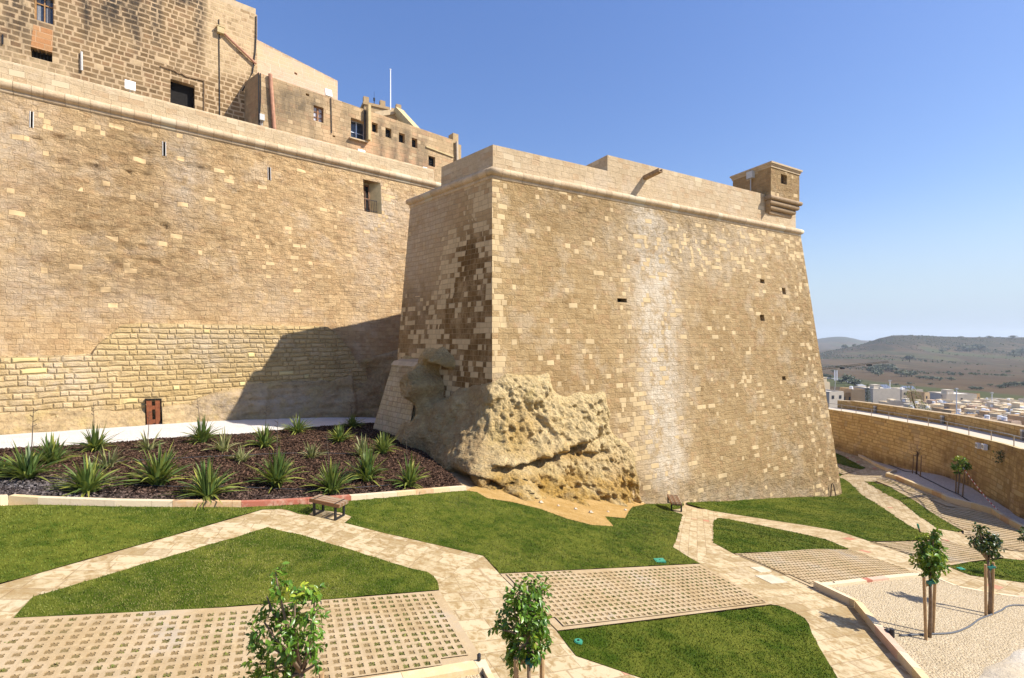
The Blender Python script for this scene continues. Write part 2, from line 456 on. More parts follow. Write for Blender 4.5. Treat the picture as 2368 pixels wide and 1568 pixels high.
# ================================================================== wall surfaces
def wall(name, quad, mat, parent, du=.22, dv=.22, masks=None, disp=0.0, holes=(), hole_mat=None, uv0=0.0, seed=1, front_ref=None, dispscale=1.2, extra=None, rough=0.0):
    """quad = BL, BR, TR, TL in space (bottom edge and top edge each level).
    holes = (x0, y0, x1, y1, depth) in picture units; they become real recesses."""
    BL, BR, TR, TL = [np.asarray(p, float) for p in quad]
    U = (BR - BL); L = np.linalg.norm(U); U = U / L
    Hh = TL[2] - BL[2]
    N = np.cross(BR - BL, TL - BL); N /= np.linalg.norm(N)
    if np.dot(N, -(BL + TR) / 2) < 0: N = -N
    if front_ref is not None and np.dot(N, np.asarray(front_ref, float)) < 0: N = -N
    dpl = float(np.dot(N, BL))

    def sw(x, y):
        P = on_plane(x, y, N, dpl)
        wv = (P[2] - BL[2]) / Hh
        a = BL + (TL - BL) * wv; b = BR + (TR - BR) * wv
        return float(np.dot(P - a, b - a) / np.dot(b - a, b - a)), float(wv)
    hs = []
    for h in holes:
        x0, y0, x1, y1, dep = h[:5]
        c = [sw(x0, (y0 + y1) / 2), sw(x1, (y0 + y1) / 2), sw((x0 + x1) / 2, y0), sw((x0 + x1) / 2, y1)]
        if len(h) > 5:      # explicit rectangle corner pixels: top-left y, bottom-left y at x0
            c = [sw(x0, h[5]), sw(x1, h[5]), sw(x0, y0), sw(x0, y1)]
        hs.append((min(c[0][0], c[1][0]), max(c[0][0], c[1][0]), min(c[2][1], c[3][1]), max(c[2][1], c[3][1]), dep))
    nu = max(2, int(L / du) + 1); nv = max(2, int(abs(Hh) / dv) + 1)
    ss = set(np.round(np.linspace(0, 1, nu), 6)); ws = set(np.round(np.linspace(0, 1, nv), 6))
    for h in hs:
        ss |= {round(h[0], 6), round(h[1], 6)}; ws |= {round(h[2], 6), round(h[3], 6)}
    ss = np.array(sorted(q for q in ss if -1e-6 <= q <= 1 + 1e-6)); ws = np.array(sorted(q for q in ws if -1e-6 <= q <= 1 + 1e-6))
    Sg, Wg = np.meshgrid(ss, ws)
    s_, w_ = Sg.ravel()[:, None], Wg.ravel()[:, None]
    P = (BL + (BR - BL) * s_) * (1 - w_) + (TL + (TR - TL) * s_) * w_
    uv = np.stack([(P - BL) @ U + uv0, P[:, 2]], 1)
    n = len(P)
    px, py = pix(P)
    at_ = {'patch': Z(n), 'stain': Z(n), 'pale': Z(n), 'erode': np.ones(n)}
    if masks: at_.update(masks(px, py, P))
    if disp:
        e = np.minimum(np.minimum(s_[:, 0], 1 - s_[:, 0]) * L, np.minimum(w_[:, 0] + .0, 1 - w_[:, 0]) * abs(Hh))
        a = sstep(e, 0, .5)
        for h in hs:
            inside = (s_[:, 0] > h[0] - .4 / L) & (s_[:, 0] < h[1] + .4 / L) & (w_[:, 0] > h[2] - .4 / Hh) & (w_[:, 0] < h[3] + .4 / Hh)
            a = np.where(inside, 0, a)
        dd = fbm(P, dispscale, 4, seed)
        if rough:
            bk = _hash(np.floor(uv[:, 0] / .37 + 7.3 * np.floor(uv[:, 1] / .275)), np.floor(uv[:, 1] / .275), np.zeros(n), seed)
            dd = dd - rough * np.clip(fbm(P * [1, 1, 1.9], 1.5, 5, seed + 50, .6) + .06, 0, 1) * 2.2 - rough * .35 * (bk > .86)
        P = P + N * (dd * disp * a * at_['erode'] * (1 - .75 * sstep(at_['patch'], .3, .6)))[:, None]
    if extra is not None:
        P = P + N * extra(px, py, P)[:, None]
    m = len(ss)
    fs = []; mi = []
    sc = (ss[:-1] + ss[1:]) / 2; wc = (ws[:-1] + ws[1:]) / 2
    keep = np.ones((len(wc), len(sc)), bool)
    for h in hs:
        keep &= ~((sc[None, :] > h[0]) & (sc[None, :] < h[1]) & (wc[:, None] > h[2]) & (wc[:, None] < h[3]))
    jj, ii = np.nonzero(keep)
    a = jj * m + ii
    # orient to N
    q = np.stack([a, a + 1, a + m + 1, a + m], 1)
    t = np.cross(P[q[0, 1]] - P[q[0, 0]], P[q[0, 3]] - P[q[0, 0]])
    if np.dot(t, N) < 0: q = q[:, ::-1]
    V = [P]; A = {k: [v] for k, v in at_.items()}; UVs = [uv]; F_ = [q]
    base = n
    info = []
    for h in hs:
        def pt(s, w_): return (BL + (BR - BL) * s) * (1 - w_) + (TL + (TR - TL) * s) * w_
        c = np.array([pt(h[0], h[2]), pt(h[1], h[2]), pt(h[1], h[3]), pt(h[0], h[3])])
        nb = np.array([N[0], N[1], 0]); nb /= np.linalg.norm(nb)
        back = c - nb * h[4]
        V.append(np.vstack([c, back])); b = base; base += 8
        UVs.append(np.array([[(p - BL) @ U + uv0, p[2]] for p in np.vstack([c, back])]))
        for k in A: A[k].append(np.full(8, 1.0 if k == 'erode' else 0.0))
        F_.append(np.array([[b + 0, b + 1, b + 5, b + 4], [b + 1, b + 2, b + 6, b + 5], [b + 2, b + 3, b + 7, b + 6], [b + 3, b + 0, b + 4, b + 7]]))
        info.append({'front': c, 'back': back, 'N': nb, 'U': U})
    o = mobj(name, np.vstack(V), np.vstack(F_), mat, parent, uv=np.vstack(UVs), attrs={k: np.concatenate(v) for k, v in A.items()}, smooth=False)
    return o, info, (N, dpl, U)


def back_panel(mb, inf, mi=0, inset=0.0, depth=0.0):
    """a pane at the back of a recess"""
    b = inf['back'] + inf['N'] * depth
    c = b.mean(0)
    b = c + (b - c) * (1 + .02 - inset)
    mb.add(b, [[0, 1, 2, 3]], mi)
    return b


def blob(px, py, x, y, rx, ry, soft=1.0):
    d = ((px - x) / rx) ** 2 + ((py - y) / ry) ** 2
    return np.exp(-d * soft)


def offset_poly(pts, norms, ds):
    """move polygon chain edges outward by ds and return the corner points"""
    out = []
    for i, p in enumerate(pts):
        n1, d1 = norms[i], ds[i]; n2, d2 = norms[i + 1], ds[i + 1]
        A = np.array([n1, n2]); b = np.array([d1, d2])
        out.append(np.asarray(p) + np.linalg.solve(A, b))
    return out


def unit(v): v = np.asarray(v, float); return v / np.linalg.norm(v)


# ------------------------------------------------------------------ bastion
ZC = 8.2
BLc, Kc, Rc = np.array([-6.07, 28.5]), np.array([-.97, 23.25]), np.array([22.1, 36.5])
dR = unit(Rc - Kc); nR = np.array([dR[1], -dR[0]])
dL = unit(Kc - BLc); nL = np.array([dL[1], -dL[0]])
nFl = unit([-.8, .6]); nRet = unit([.97, .24])
BAT = {'fl': .032, 'L': .086, 'R': .115, 'ret': .10}


def bast(z, out_=0.0):
    """corner points of the bastion at height z: flank foot, BL, K, R, return foot"""
    t = ZC - z
    c = offset_poly([BLc, Kc, Rc], [nFl, nL, nR, nRet], [BAT['fl'] * t + out_, BAT['L'] * t + out_, BAT['R'] * t + out_, BAT['ret'] * t + out_])
    fl = c[0] + unit([.6, .8]) * 34.0
    rt = c[2] + unit([-.24, .97]) * 26.0
    return [fl, *c, rt]


def p3(p, z): return np.array([p[0], p[1], z])


ZB = -14.0
LIP = ZC - .32
top = bast(LIP); bot = bast(ZB)
bastion = thing('bastion', (4, 30, -9), 'tall sloping stone bastion with pale repair blocks and a rounded cordon, rising from the lawn', 'bastion')


def m_right(px, py, P):
    n = len(px)
    streak_x = np.interp(py, [430, 560, 700, 900, 1100, 1200], [1484, 1506, 1516, 1530, 1546, 1552])
    wd = np.interp(py, [430, 560, 700, 900, 1150], [34, 50, 54, 46, 46])
    pale = 1.25 * np.exp(-((px - streak_x) / wd) ** 2) * sstep(py, 1180, 1080)
    pale = np.maximum(pale, .55 * blob(px, py, 1600, 570, 190, 80))
    pale = np.maximum(pale, .35 * sstep(py, 1090, 1150))
    pale = np.maximum(pale, .3 * blob(px, py, 1480, 1060, 40, 120))
    patch = np.full(n, .045)
    patch = np.maximum(patch, .62 * sstep(px, 1180, 1150))
    patch = np.maximum(patch, .34 * blob(px, py, 1640, 575, 180, 62))
    patch = np.maximum(patch, .3 * np.exp(-((px - 1441) / 13) ** 2))
    patch = np.maximum(patch, .5 * blob(px, py, 1475, 1000, 42, 140))
    patch = np.maximum(patch, .4 * sstep(px, 1785, 1840) * sstep(py, 760, 560))
    patch = np.maximum(patch, .2 * blob(px, py, 1735, 890, 80, 30))
    patch = np.maximum(patch, .12 * sstep(px, 1830, 1890))
    patch = np.maximum(patch, .12 * blob(px, py, 1580, 930, 80, 120))
    patch *= 1 - .9 * blob(px, py, 1640, 720, 60, 40)
    stain = .32 * blob(px, py, 1700, 830, 180, 160) + .3 * blob(px, py, 1300, 1000, 180, 140) + .25 * blob(px, py, 1300, 480, 140, 60)
    stain += .3 * sstep(py, 1000, 1120) * sstep(px, 1600, 1700)
    er = .7 + .9 * blob(px, py, 1560, 540, 160, 80) + .5 * blob(px, py, 1330, 480, 150, 80) + .5 * sstep(px, 1780, 1860) + .7 * sstep(py, 1080, 1140)
    return {'patch': patch, 'stain': np.clip(stain, 0, 1) * .6, 'pale': np.clip(pale, 0, 1), 'erode': np.clip(er, .4, 1.6)}


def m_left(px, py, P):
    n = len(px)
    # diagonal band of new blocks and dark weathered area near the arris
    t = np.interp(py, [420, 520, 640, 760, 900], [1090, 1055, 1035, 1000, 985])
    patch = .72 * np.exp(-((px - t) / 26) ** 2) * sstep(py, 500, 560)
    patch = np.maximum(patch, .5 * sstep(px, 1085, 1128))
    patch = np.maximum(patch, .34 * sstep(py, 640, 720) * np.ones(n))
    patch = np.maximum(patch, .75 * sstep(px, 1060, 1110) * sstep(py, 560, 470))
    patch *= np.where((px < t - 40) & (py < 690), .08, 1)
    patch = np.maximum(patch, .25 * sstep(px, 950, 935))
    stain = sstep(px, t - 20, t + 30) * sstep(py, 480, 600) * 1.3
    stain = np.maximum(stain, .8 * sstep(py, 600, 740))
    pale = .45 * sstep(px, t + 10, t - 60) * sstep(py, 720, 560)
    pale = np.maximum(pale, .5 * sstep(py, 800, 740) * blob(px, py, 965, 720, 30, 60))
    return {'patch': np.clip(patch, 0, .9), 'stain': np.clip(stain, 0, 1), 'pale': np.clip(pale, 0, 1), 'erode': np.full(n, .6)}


HOLES_R = [(1427, 690, 1449, 699, .5), (1757, 646, 1767, 655, .5), (1808, 666, 1816, 680, .4), (1757, 728, 1767, 742, .6), (1808, 870, 1816, 879, .5)]
wr, inf_r, plR = wall('right_face_wall', [p3(bot[2], ZB), p3(bot[3], ZB), p3(top[3], LIP), p3(top[2], LIP)], M_FACE, bastion, .13, .12, m_right, .08, HOLES_R, seed=3, rough=.4)
wr.name = 'face_wall'
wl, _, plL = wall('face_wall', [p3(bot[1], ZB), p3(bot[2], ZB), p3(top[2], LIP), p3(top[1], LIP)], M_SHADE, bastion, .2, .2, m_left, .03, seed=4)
wall('flank_wall', [p3(bot[0], ZB), p3(bot[1], ZB), p3(top[1], LIP), p3(top[0], LIP)], M_SHADE, bastion, .5, .5, lambda px, py, P: {'erode': Z(len(px)) + .5}, .03, seed=5, front_ref=(-1, 0, 0))
wall('flank_wall', [p3(bot[3], ZB), p3(bot[4], ZB), p3(top[4], LIP), p3(top[3], LIP)], M_FACE, bastion, .5, .5, None, .05, seed=6, front_ref=(1, 0, 0))
for h in inf_r:
    mb = MB(); back_panel(mb, h); mb.build('wall_socket', M_DARK, bastion)


def sweep(path, profile, name, mat, parent, uvscale=1.0, closed=False, wob=0.0, seed=0, sub=.35, smooth=True):
    """profile: list of (out, z) swept along a plan path; out is to the right-hand side of travel direction (outward)"""
    pts = [np.asarray(p, float) for p in path]
    # per-vertex mitred outward normal
    ns = []
    for i, p in enumerate(pts):
        a = unit(pts[i] - pts[i - 1])[:2] if i > 0 else None
        b = unit(pts[i + 1] - pts[i])[:2] if i < len(pts) - 1 else None
        na = np.array([a[1], -a[0]]) if a is not None else None
        nb = np.array([b[1], -b[0]]) if b is not None else None
        if na is None: ns.append(nb)
        elif nb is None: ns.append(na)
        else:
            mn = unit(na + nb); ns.append(mn / max(.35, float(np.dot(mn, na))))
    P = []; NN = []; acc = [0.0]; ACC = []
    for i in range(len(pts) - 1):
        L = np.linalg.norm(pts[i + 1] - pts[i]); k = max(1, int(L / sub))
        for q in range(k + (1 if i == len(pts) - 2 else 0)):
            t = q / k
            P.append(pts[i] * (1 - t) + pts[i + 1] * t)
            seg = unit(pts[i + 1] - pts[i])[:2]; nseg = np.array([seg[1], -seg[0]])
            if q == 0: NN.append(ns[i])
            elif t >= 1: NN.append(ns[i + 1])
            else: NN.append(nseg)
            ACC.append(acc[0] + L * t)
        acc[0] += L
    P = np.array(P); NN = np.array(NN); ACC = np.array(ACC)
    m = len(profile); V = []; UV = []
    arc = np.concatenate([[0], np.cumsum([math.dist(profile[i], profile[i + 1]) for i in range(m - 1)])])
    jit = 1 + wob * fbm(np.stack([ACC, ACC * 0, ACC * 0], 1), 1.7, 3, seed)
    for i in range(len(P)):
        zb = P[i][2] if len(P[i]) > 2 else 0.0
        for k, (o_, z_) in enumerate(profile):
            V.append((P[i][0] + NN[i][0] * o_ * jit[i], P[i][1] + NN[i][1] * o_ * jit[i], zb + z_))
            UV.append((ACC[i], arc[k]))
    V = np.array(V)
    idx = np.arange(len(P) - 1)[:, None] * m + np.arange(m - 1)[None, :]
    idx = idx.ravel()
    q = np.stack([idx, idx + 1, idx + m + 1, idx + m], 1)
    n = len(V)
    caps = [list(range(m)), [(len(P) - 1) * m + k for k in range(m)][::-1]]
    faces = [list(map(int, r)) for r in q] + caps
    return mobj(name, V, faces, mat, parent, uv=UV, attrs={'patch': Z(n) + .06, 'stain': Z(n) + .12, 'pale': Z(n) + .1, 'erode': Z(n) + 1}, smooth=smooth)


def circ(r, zc, k=9, out0=0.0):
    return [(out0 + r * math.cos(t), zc + r * math.sin(t)) for t in np.linspace(math.pi / 2, -math.pi / 2, k)]


cpath = [p3(q, 0) for q in bast(ZC)]
prof = [(-.3, ZC + .2)] + circ(.2, ZC, 9, .03) + [(.06, ZC - .22), (.06, ZC - .36), (-.3, ZC - .37)]
sweep(cpath, prof, 'cordon', M_CORD, bastion, wob=.12, seed=8)


# parapet walls of the bastion
def para(path, z0, z1, thick, name, parent, mat=M_PARA, slope=.12, cap=.0):
    prof = [(0.0, z0), (0.0, z1), (-thick, z1 + slope), (-thick, z0 - .5)]
    # subdivide the outer face
    k = 8
    prof = [(-.01 - .02 * t, z0 + (z1 - z0) * t) for t in np.linspace(0, 1, k)] + [(-.06, z1 + .015), (-thick, z1 + slope), (-thick - .02, z0 - .5)]
    o = sweep(path, prof, name, mat, parent, smooth=False, sub=.5)
    return o


bp = bast(ZC)


def along(x):
    """point on the right-face cordon line seen at picture column x"""
    k = (x - CX) / F
    s_ = (k * Kc[1] - Kc[0]) / (dR[0] - k * dR[1])
    return Kc + dR * s_


pL0 = BLc + dL * np.linalg.norm(Kc - BLc) * .395
inn = lambda p: p
pc = offset_poly([Kc], [nL, nR], [-.12, -.12])[0]
p_mid = along(1408)
para([p3(pL0 - nL * .12 + unit([.6, .8]) * 34, 0), p3(pL0 - nL * .12, 0), p3(pc, 0), p3(p_mid - nR * .12, 0)], ZC + .18, ZC + 1.38, 2.2, 'parapet', bastion)
p_end = Rc - dR * .3
para([p3(p_mid - nR * 3.2, 0), p3(p_mid - nR * .14, 0), p3(p_end - nR * .14, 0), p3(p_end + unit([-.24, .97]) * 20, 0)], ZC + .18, ZC + 2.3, 1.1, 'parapet', bastion, slope=.06)
# fill behind the parapet (terreplein)
mb = MB()
mb.prism([tuple(q) for q in (bp[0], bp[1] - nL * .4, Kc + (nL + nR) * -.4, Rc - nR * .4 - dR * .4, bp[4])], ZC - .5, ZC + .16)
mb.build('terreplein', M_TRIM, bastion)
# stone drain spout
sp0 = on_plane(1492, 411, np.array([nR[0], nR[1], 0]), float(np.dot(nR, Kc)) - .12)
mb = MB()
d3 = np.array([nR[0], nR[1], .02])
e0, e1 = sp0 - d3 * .1, sp0 + d3 * 1.2 + np.array([0, 0, .06])
sd = np.array([dR[0], dR[1], 0])
for o_ in (-.14, .14): mb.bar(e0 + sd * o_, e1 + sd * o_, .05, .2)
mb.bar(e0 + np.array([0, 0, -.09]), e1 + np.array([0, 0, -.09]), .26, .04)
mb.build('drain_spout', plain('weathered_wood', (.3, .2, .11), .85, var=.3), bastion)

# ------------------------------------------------------------------ sentry box on the far corner
sb_c = at(1782, 440, 34.15)[:2]
s_w = 3.6; s_q = 3.3
fd = dR; sd2 = unit([-.405, .914])
c0 = sb_c; c1 = c0 + fd * s_w; c2 = c1 + sd2 * s_q; c3 = c0 + sd2 * s_q
sentry = thing('sentry_box', (c0[0] + 1, c0[1] + 1, ZC + 2.3), 'small square stone sentry box on corbels at the far corner of the bastion', 'sentry box')
zt, zb = 12.35, 10.35
n0 = np.array([fd[1], -fd[0]]); n1 = -np.array([sd2[1], -sd2[0]])


def m_sentry(px, py, P): return {'patch': Z(len(px)) + .07, 'stain': Z(len(px)) + .3, 'erode': Z(len(px)) + 1.1}


_, infs, _ = wall('wall', [p3(c0, zb), p3(c1, zb), p3(c1, zt), p3(c0, zt)], M_FACE, sentry, .2, .2, m_sentry, .04, [(1805, 404, 1819, 426, .5)], seed=31)
wall('wall', [p3(c3, zb - 1.2), p3(c0, zb - 1.2), p3(c0, zt), p3(c3, zt)], M_SHADE, sentry, .2, .2, m_sentry, .02, seed=32, front_ref=(-1, -.3, 0))
wall('wall', [p3(c1, zb), p3(c2, zb), p3(c2, zt), p3(c1, zt)], M_FACE, sentry, .3, .3, m_sentry, .02, seed=33, front_ref=(1, 0, 0))
wall('wall', [p3(c2, zb), p3(c3, zb), p3(c3, zt), p3(c2, zt)], M_FACE, sentry, .3, .3, m_sentry, .02, seed=34, front_ref=(0, 1, 0))
mb = MB(); b = back_panel(mb, infs[0])
win = mb.build('window', M_DARK, sentry)
mb = MB()
for t in (.25, .5, .75):
    mb.bar(b[0] * (1 - t) + b[1] * t + np.array([n0[0], n0[1], 0]) * .3, b[3] * (1 - t) + b[2] * t + np.array([n0[0], n0[1], 0]) * .3, .03)
mb.build('window_bar', M_BLKM, win)
ring = lambda o_: offset_poly([c0, c1, c2, c3], [n1, n0, -n1, -n0, n1], [o_] * 5)
mb = MB()
for o_, a, b_ in ((.05, 0, .14), (.1, .14, .24), (.17, .24, .36)):
    mb.prism([tuple(p) for p in ring(o_)], zt + a, zt + b_)
q = ring(.17); ctr = (c0 + c2) / 2
mb.add([p3(p, zt + .36) for p in q] + [p3(ctr, zt + .62)], [[0, 1, 4], [1, 2, 4], [2, 3, 4], [3, 0, 4]])
mb.build('roof', M_TRIM, sentry)
mb = MB()
inner = [c0 + fd * .0 + sd2 * .55, c1 + sd2 * .55]
for k, (o_, za, zb2) in enumerate(((.16, 10.35, 10.05), (.02, 10.05, 9.72), (-.14, 9.72, 9.4), (-.34, 9.4, 9.1))):
    f0 = c0 + n0 * o_ + n1 * o_; f1 = c1 + n0 * o_ - n1 * o_
    r = .14
    for zc_, rr in (((za + zb2) / 2, (za - zb2) / 2),):
        mb.tube([p3(f0 - n0 * rr, zc_), p3(f1 - n0 * rr, zc_)], rr, 12)
        mb.tube([p3(f1 - n0 * rr + n1 * rr, zc_), p3(f1 + sd2 * 2 + n1 * rr, zc_)], rr, 12)
    mb.prism([tuple(f0 - n0 * .1), tuple(f1 - n0 * .1), tuple(f1 + sd2 * 2), tuple(f0 + sd2 * 2)], zb2 + .01, za - .01)
mb.build('corbel', M_FACE if False else stone_trim('corbel_stone', (.42, .3, .18), .04), sentry, smooth=False)
bx = on_plane(1735, 405, np.array([n1[0], n1[1], 0]), float(np.dot(n1, c0)) + .15)
mb = MB(); mb.box(bx, (.3, .5, .5), math.atan2(sd2[1], sd2[0]) + math.pi / 2)
mb.bar(bx + np.array([0, 0, -.2]), bx + np.array([0, 0, -2.2]), .05)
tag(mb.build('junction_box', M_GREYP), 'grey junction box with cable on the shaded side of the sentry box', 'electric box')

# ================================================================== curtain wall on the left
ZK = 12.6
UC = unit([.775, .632]); NC = np.array([UC[1], -UC[0]])     # along the wall to the right / outward
CB = .109


def cpl(z):            # plan offset (n.p) of the curtain face at height z
    return -34.15 + CB * (ZK - z)


def cpt(u, z, o=0.0):   # u metres along, z height, o outward
    d = cpl(z) + o
    return np.array([NC[0] * d + UC[0] * u, NC[1] * d + UC[1] * u, z])


curtain = thing('curtain_wall', (-17, 30, -5), 'long weathered stone curtain wall behind the flower bed, with slits and a cordon along its top', 'wall')


def m_curt(px, py, P):
    n = len(px)
    pale = .6 * blob(px, py, 30, 330, 110, 110) + .75 * blob(px, py, 425, 400, 42, 110) + .5 * blob(px, py, 60, 640, 70, 130)
    pale += .5 * blob(px, py, 860, 600, 50, 140) + .35 * blob(px, py, 250, 690, 200, 50) + .5 * blob(px, py, 900, 500, 70, 50) + .4 * blob(px, py, 620, 700, 90, 60)
    patch = .018 + .045 * blob(px, py, 560, 520, 200, 130) + .03 * blob(px, py, 330, 470, 200, 100) + .25 * sstep(py, 440, 300) * blob(px, py, 160, 300, 120, 60) + .06 * blob(px, py, 620, 560, 60, 100)
    patch = np.maximum(patch, .5 * blob(px, py, 893, 455, 14, 50))
    patch *= sstep(py, 760, 640)
    st = .35 * sstep(py, 600, 740) + .25 * blob(px, py, 300, 460, 160, 60)
    er = .75 + .8 * blob(px, py, 300, 560, 260, 200) + .7 * blob(px, py, 330, 330, 240, 60)
    er *= .55 + .45 * sstep(py, 760, 640)
    return {'patch': np.clip(patch, 0, .8), 'stain': np.clip(st, 0, 1) * .45, 'pale': np.clip(pale, 0, 1) * .9, 'erode': np.clip(er, .35, 1.7)}


U0, U1 = -34.0, 50.0
SLITS = [(69.5, 258, 77, 296, .7), (376, 328, 383, 361, .7), (619.5, 387, 625.5, 417, .7)]
RECESS = [(841, 419, 881, 492, .75)]
_, inf_c, plC = wall('masonry', [cpt(U0, -7.5), cpt(U1, -7.5), cpt(U1, ZK - .45), cpt(U0, ZK - .45)], M_CURT, curtain, .13, .12, m_curt, .12, SLITS + RECESS, seed=40, rough=.85)
M_SLITF = plain('pale_sleeve', (.6, .56, .5), .7)
for h in inf_c[:3]:
    mb = MB(); back_panel(mb, h); so_ = mb.build('slit_opening', M_DARK, curtain)
    f_ = h['front'] + np.array([h['N'][0], h['N'][1], 0]) * .02; mb = MB()
    for i_, j_ in ((1, 2), (0, 3)): mb.bar(f_[i_], f_[j_], .035, .03)
    mb.build('slit_frame', M_SLITF, so_)
# recessed window with wooden door and a railing
h = inf_c[3]; b = h['back']; f = h['front']
mb = MB(); mb.add(b * 1, [[0, 1, 2, 3]]); wn_ = mb.build('recess_back', M_TRIMY, curtain)
# order of corners: (s0,w0),(s1,w0),(s1,w1),(s0,w1)
def bi(q, s, t): return (q[0] * (1 - s) + q[1] * s) * (1 - t) + (q[3] * (1 - s) + q[2] * s) * t
mb = MB()
nb = np.array([h['N'][0], h['N'][1], 0])
mb.add([bi(b, s, t) + nb * .04 for s, t in ((.02, .0), (.52, 0), (.52, .9), (.02, .9))], [[0, 1, 2, 3]])
op = mb.build('door_opening', M_DARK, curtain)
mb = MB()
for s0, s1 in ((.02, .07), (.47, .52), (.25, .28)):
    mb.hexa([bi(b, s0, .02) + nb * .05, bi(b, s1, .02) + nb * .05, bi(b, s1, .02) + nb * .12, bi(b, s0, .02) + nb * .12],
            [bi(b, s0, .93) + nb * .05, bi(b, s1, .93) + nb * .05, bi(b, s1, .93) + nb * .12, bi(b, s0, .93) + nb * .12])
for t0, t1 in ((.45, .5), (.88, .93)):
    mb.hexa([bi(b, .07, t0) + nb * .05, bi(b, .47, t0) + nb * .05, bi(b, .47, t0) + nb * .11, bi(b, .07, t0) + nb * .11],
            [bi(b, .07, t1) + nb * .05, bi(b, .47, t1) + nb * .05, bi(b, .47, t1) + nb * .11, bi(b, .07, t1) + nb * .11])
mb.build('door_frame', M_WOOD, curtain)
mb = MB(); mb.add([bi(b, .55, 0) + nb * .03, bi(f, 1, 0), bi(f, 1, 1), bi(b, .55, 1) + nb * .03], [[0, 1, 2, 3]]); mb.build('splayed_reveal', M_TRIMY, curtain)
mb = MB()
fi = f - nb * .12
for s in np.linspace(.04, .75, 8): mb.bar(bi(fi, s, .0), bi(fi, s, .4), .025)
for t in (.06, .4): mb.bar(bi(fi, .02, t), bi(fi, .78, t), .035)
mb.build('railing', M_BLKM, curtain)

# cordon and parapet
cpath = [cpt(U0, 0)[:2] * 0 + (NC * -34.15 + UC * U0), NC * -34.15 + UC * U1]
cpath = [p3(q, 0) for q in cpath]
prof = [(-.3, ZK + .27)] + circ(.24, ZK, 10, .06) + [(.1, ZK - .27), (.1, ZK - .4), (.03, ZK - .42), (.03, ZK - .55), (-.3, ZK - .56)]
sweep(cpath, prof, 'cordon', M_CORD, curtain, wob=.1, seed=18)
k = 7
prof = [(-.02, ZK + .26 + .86 * t) for t in np.linspace(0, 1, k)] + [(-.06, ZK + 1.2), (-.12, ZK + 1.26), (-1.5, ZK + 1.36), (-1.52, ZK + .2)]
UP1 = UC @ at(1003, 430, 34.15 / 2.737 * 3.05)[:2]
UP1 = float(UC @ (ray(1003, 430) * (-34.15 / float(NC @ ray(1003, 430)[:2])))[:2])
sweep([p3(NC * -34.15 + UC * U0, 0), p3(NC * -34.15 + UC * UP1, 0)], prof, 'parapet', M_PARA, curtain, smooth=False, sub=.5)
mb = MB()
a, b_ = NC * -37.2, NC * -60
mb.prism([tuple(a + UC * U0), tuple(a + UC * 50), tuple(b_ + UC * 50), tuple(b_ + UC * U0)], ZK - 4, ZK + .2)
mb.build('terreplein', M_TRIM, curtain)


# apron of bossed stones and bedrock at its foot
def foot_z(px): return 0
AP_X = [-420, 0, 150, 218, 222, 250, 282, 330, 560, 752, 760, 775, 800, 830]
AP_Y = [838, 826, 823, 820, 800, 778, 752, 748, 752, 755, 760, 772, 800, 850]


def ap_extra(px, py, P):
    ty = np.interp(px, AP_X, AP_Y)
    d = sstep(py - ty, -3, 3) * .34
    d = d * np.where(px > 905, 0, 1)
    return d - .12


def m_apron(px, py, P):
    n = len(px)
    pale = .55 * blob(px, py, 480, 800, 120, 40) + .5 * blob(px, py, 120, 870, 120, 60)
    return {'patch': Z(n) + .02, 'stain': np.clip(.15 + .45 * sstep(px, 700, 830) + .3 * sstep(py, 900, 960), 0, 1) * .5, 'pale': np.clip(pale, 0, 1), 'erode': .8 + .5 * blob(px, py, 520, 820, 200, 70)}


def uat(x, z):
    r = ray(x, 784.0)
    Y = cpl(z) / float(NC @ r[:2])
    return float(UC @ (r[:2] * Y))


# vertex grid that follows the apron's stepped top edge
us = np.linspace(U0 + 4, uat(842, -2), 190); nv = 46
V = []; UVA = []; top_px = []
for u in us:
    # solve top height at this u by iteration
    z = -1.0
    for _ in range(6):
        p = cpt(u, z); x_, y_ = pix(p); yt = np.interp(x_, AP_X, AP_Y); z = (CY - yt) / F * p[1]
    for k in range(nv):
        t = k / (nv - 1)
        zz = z * (1 - t) + (-7.4) * t
        V.append(cpt(u, zz, .34)); UVA.append((u, zz))
V = np.array(V); px, py = pix(V); n = len(V)
dd = fbm(V, 1.6, 4, 51) * .1
V[:, 0] += NC[0] * dd; V[:, 1] += NC[1] * dd
m = nv
ii = (np.arange(len(us) - 1)[:, None] * m + np.arange(m - 1)[None, :]).ravel()
q = np.stack([ii, ii + 1, ii + m + 1, ii + m], 1)
# cap strip from the apron's top edge back into the wall
tops = np.arange(len(us)) * m
Vt = V[tops] - np.array([NC[0], NC[1], 0]) * .6 + np.array([0, 0, .05])
q2 = np.stack([tops[:-1], tops[1:], n + np.arange(1, len(us)), n + np.arange(len(us) - 1)], 1)
Vall = np.vstack([V, Vt]); UVA = np.vstack([UVA, np.array(UVA)[tops] + [0, .3]])
px, py = pix(Vall)
ma = m_apron(px, py, Vall)
# the end face at right
door_px = (339, 925, 373, 992)
qc = Vall[np.vstack([q])].mean(1); cx_, cy_ = pix(qc)
keep = ~((cx_ > door_px[0]) & (cx_ < door_px[2]) & (cy_ > door_px[1]))
mobj('apron', Vall, np.vstack([q[keep], q2]), M_APRON, curtain, uv=UVA, attrs=ma)


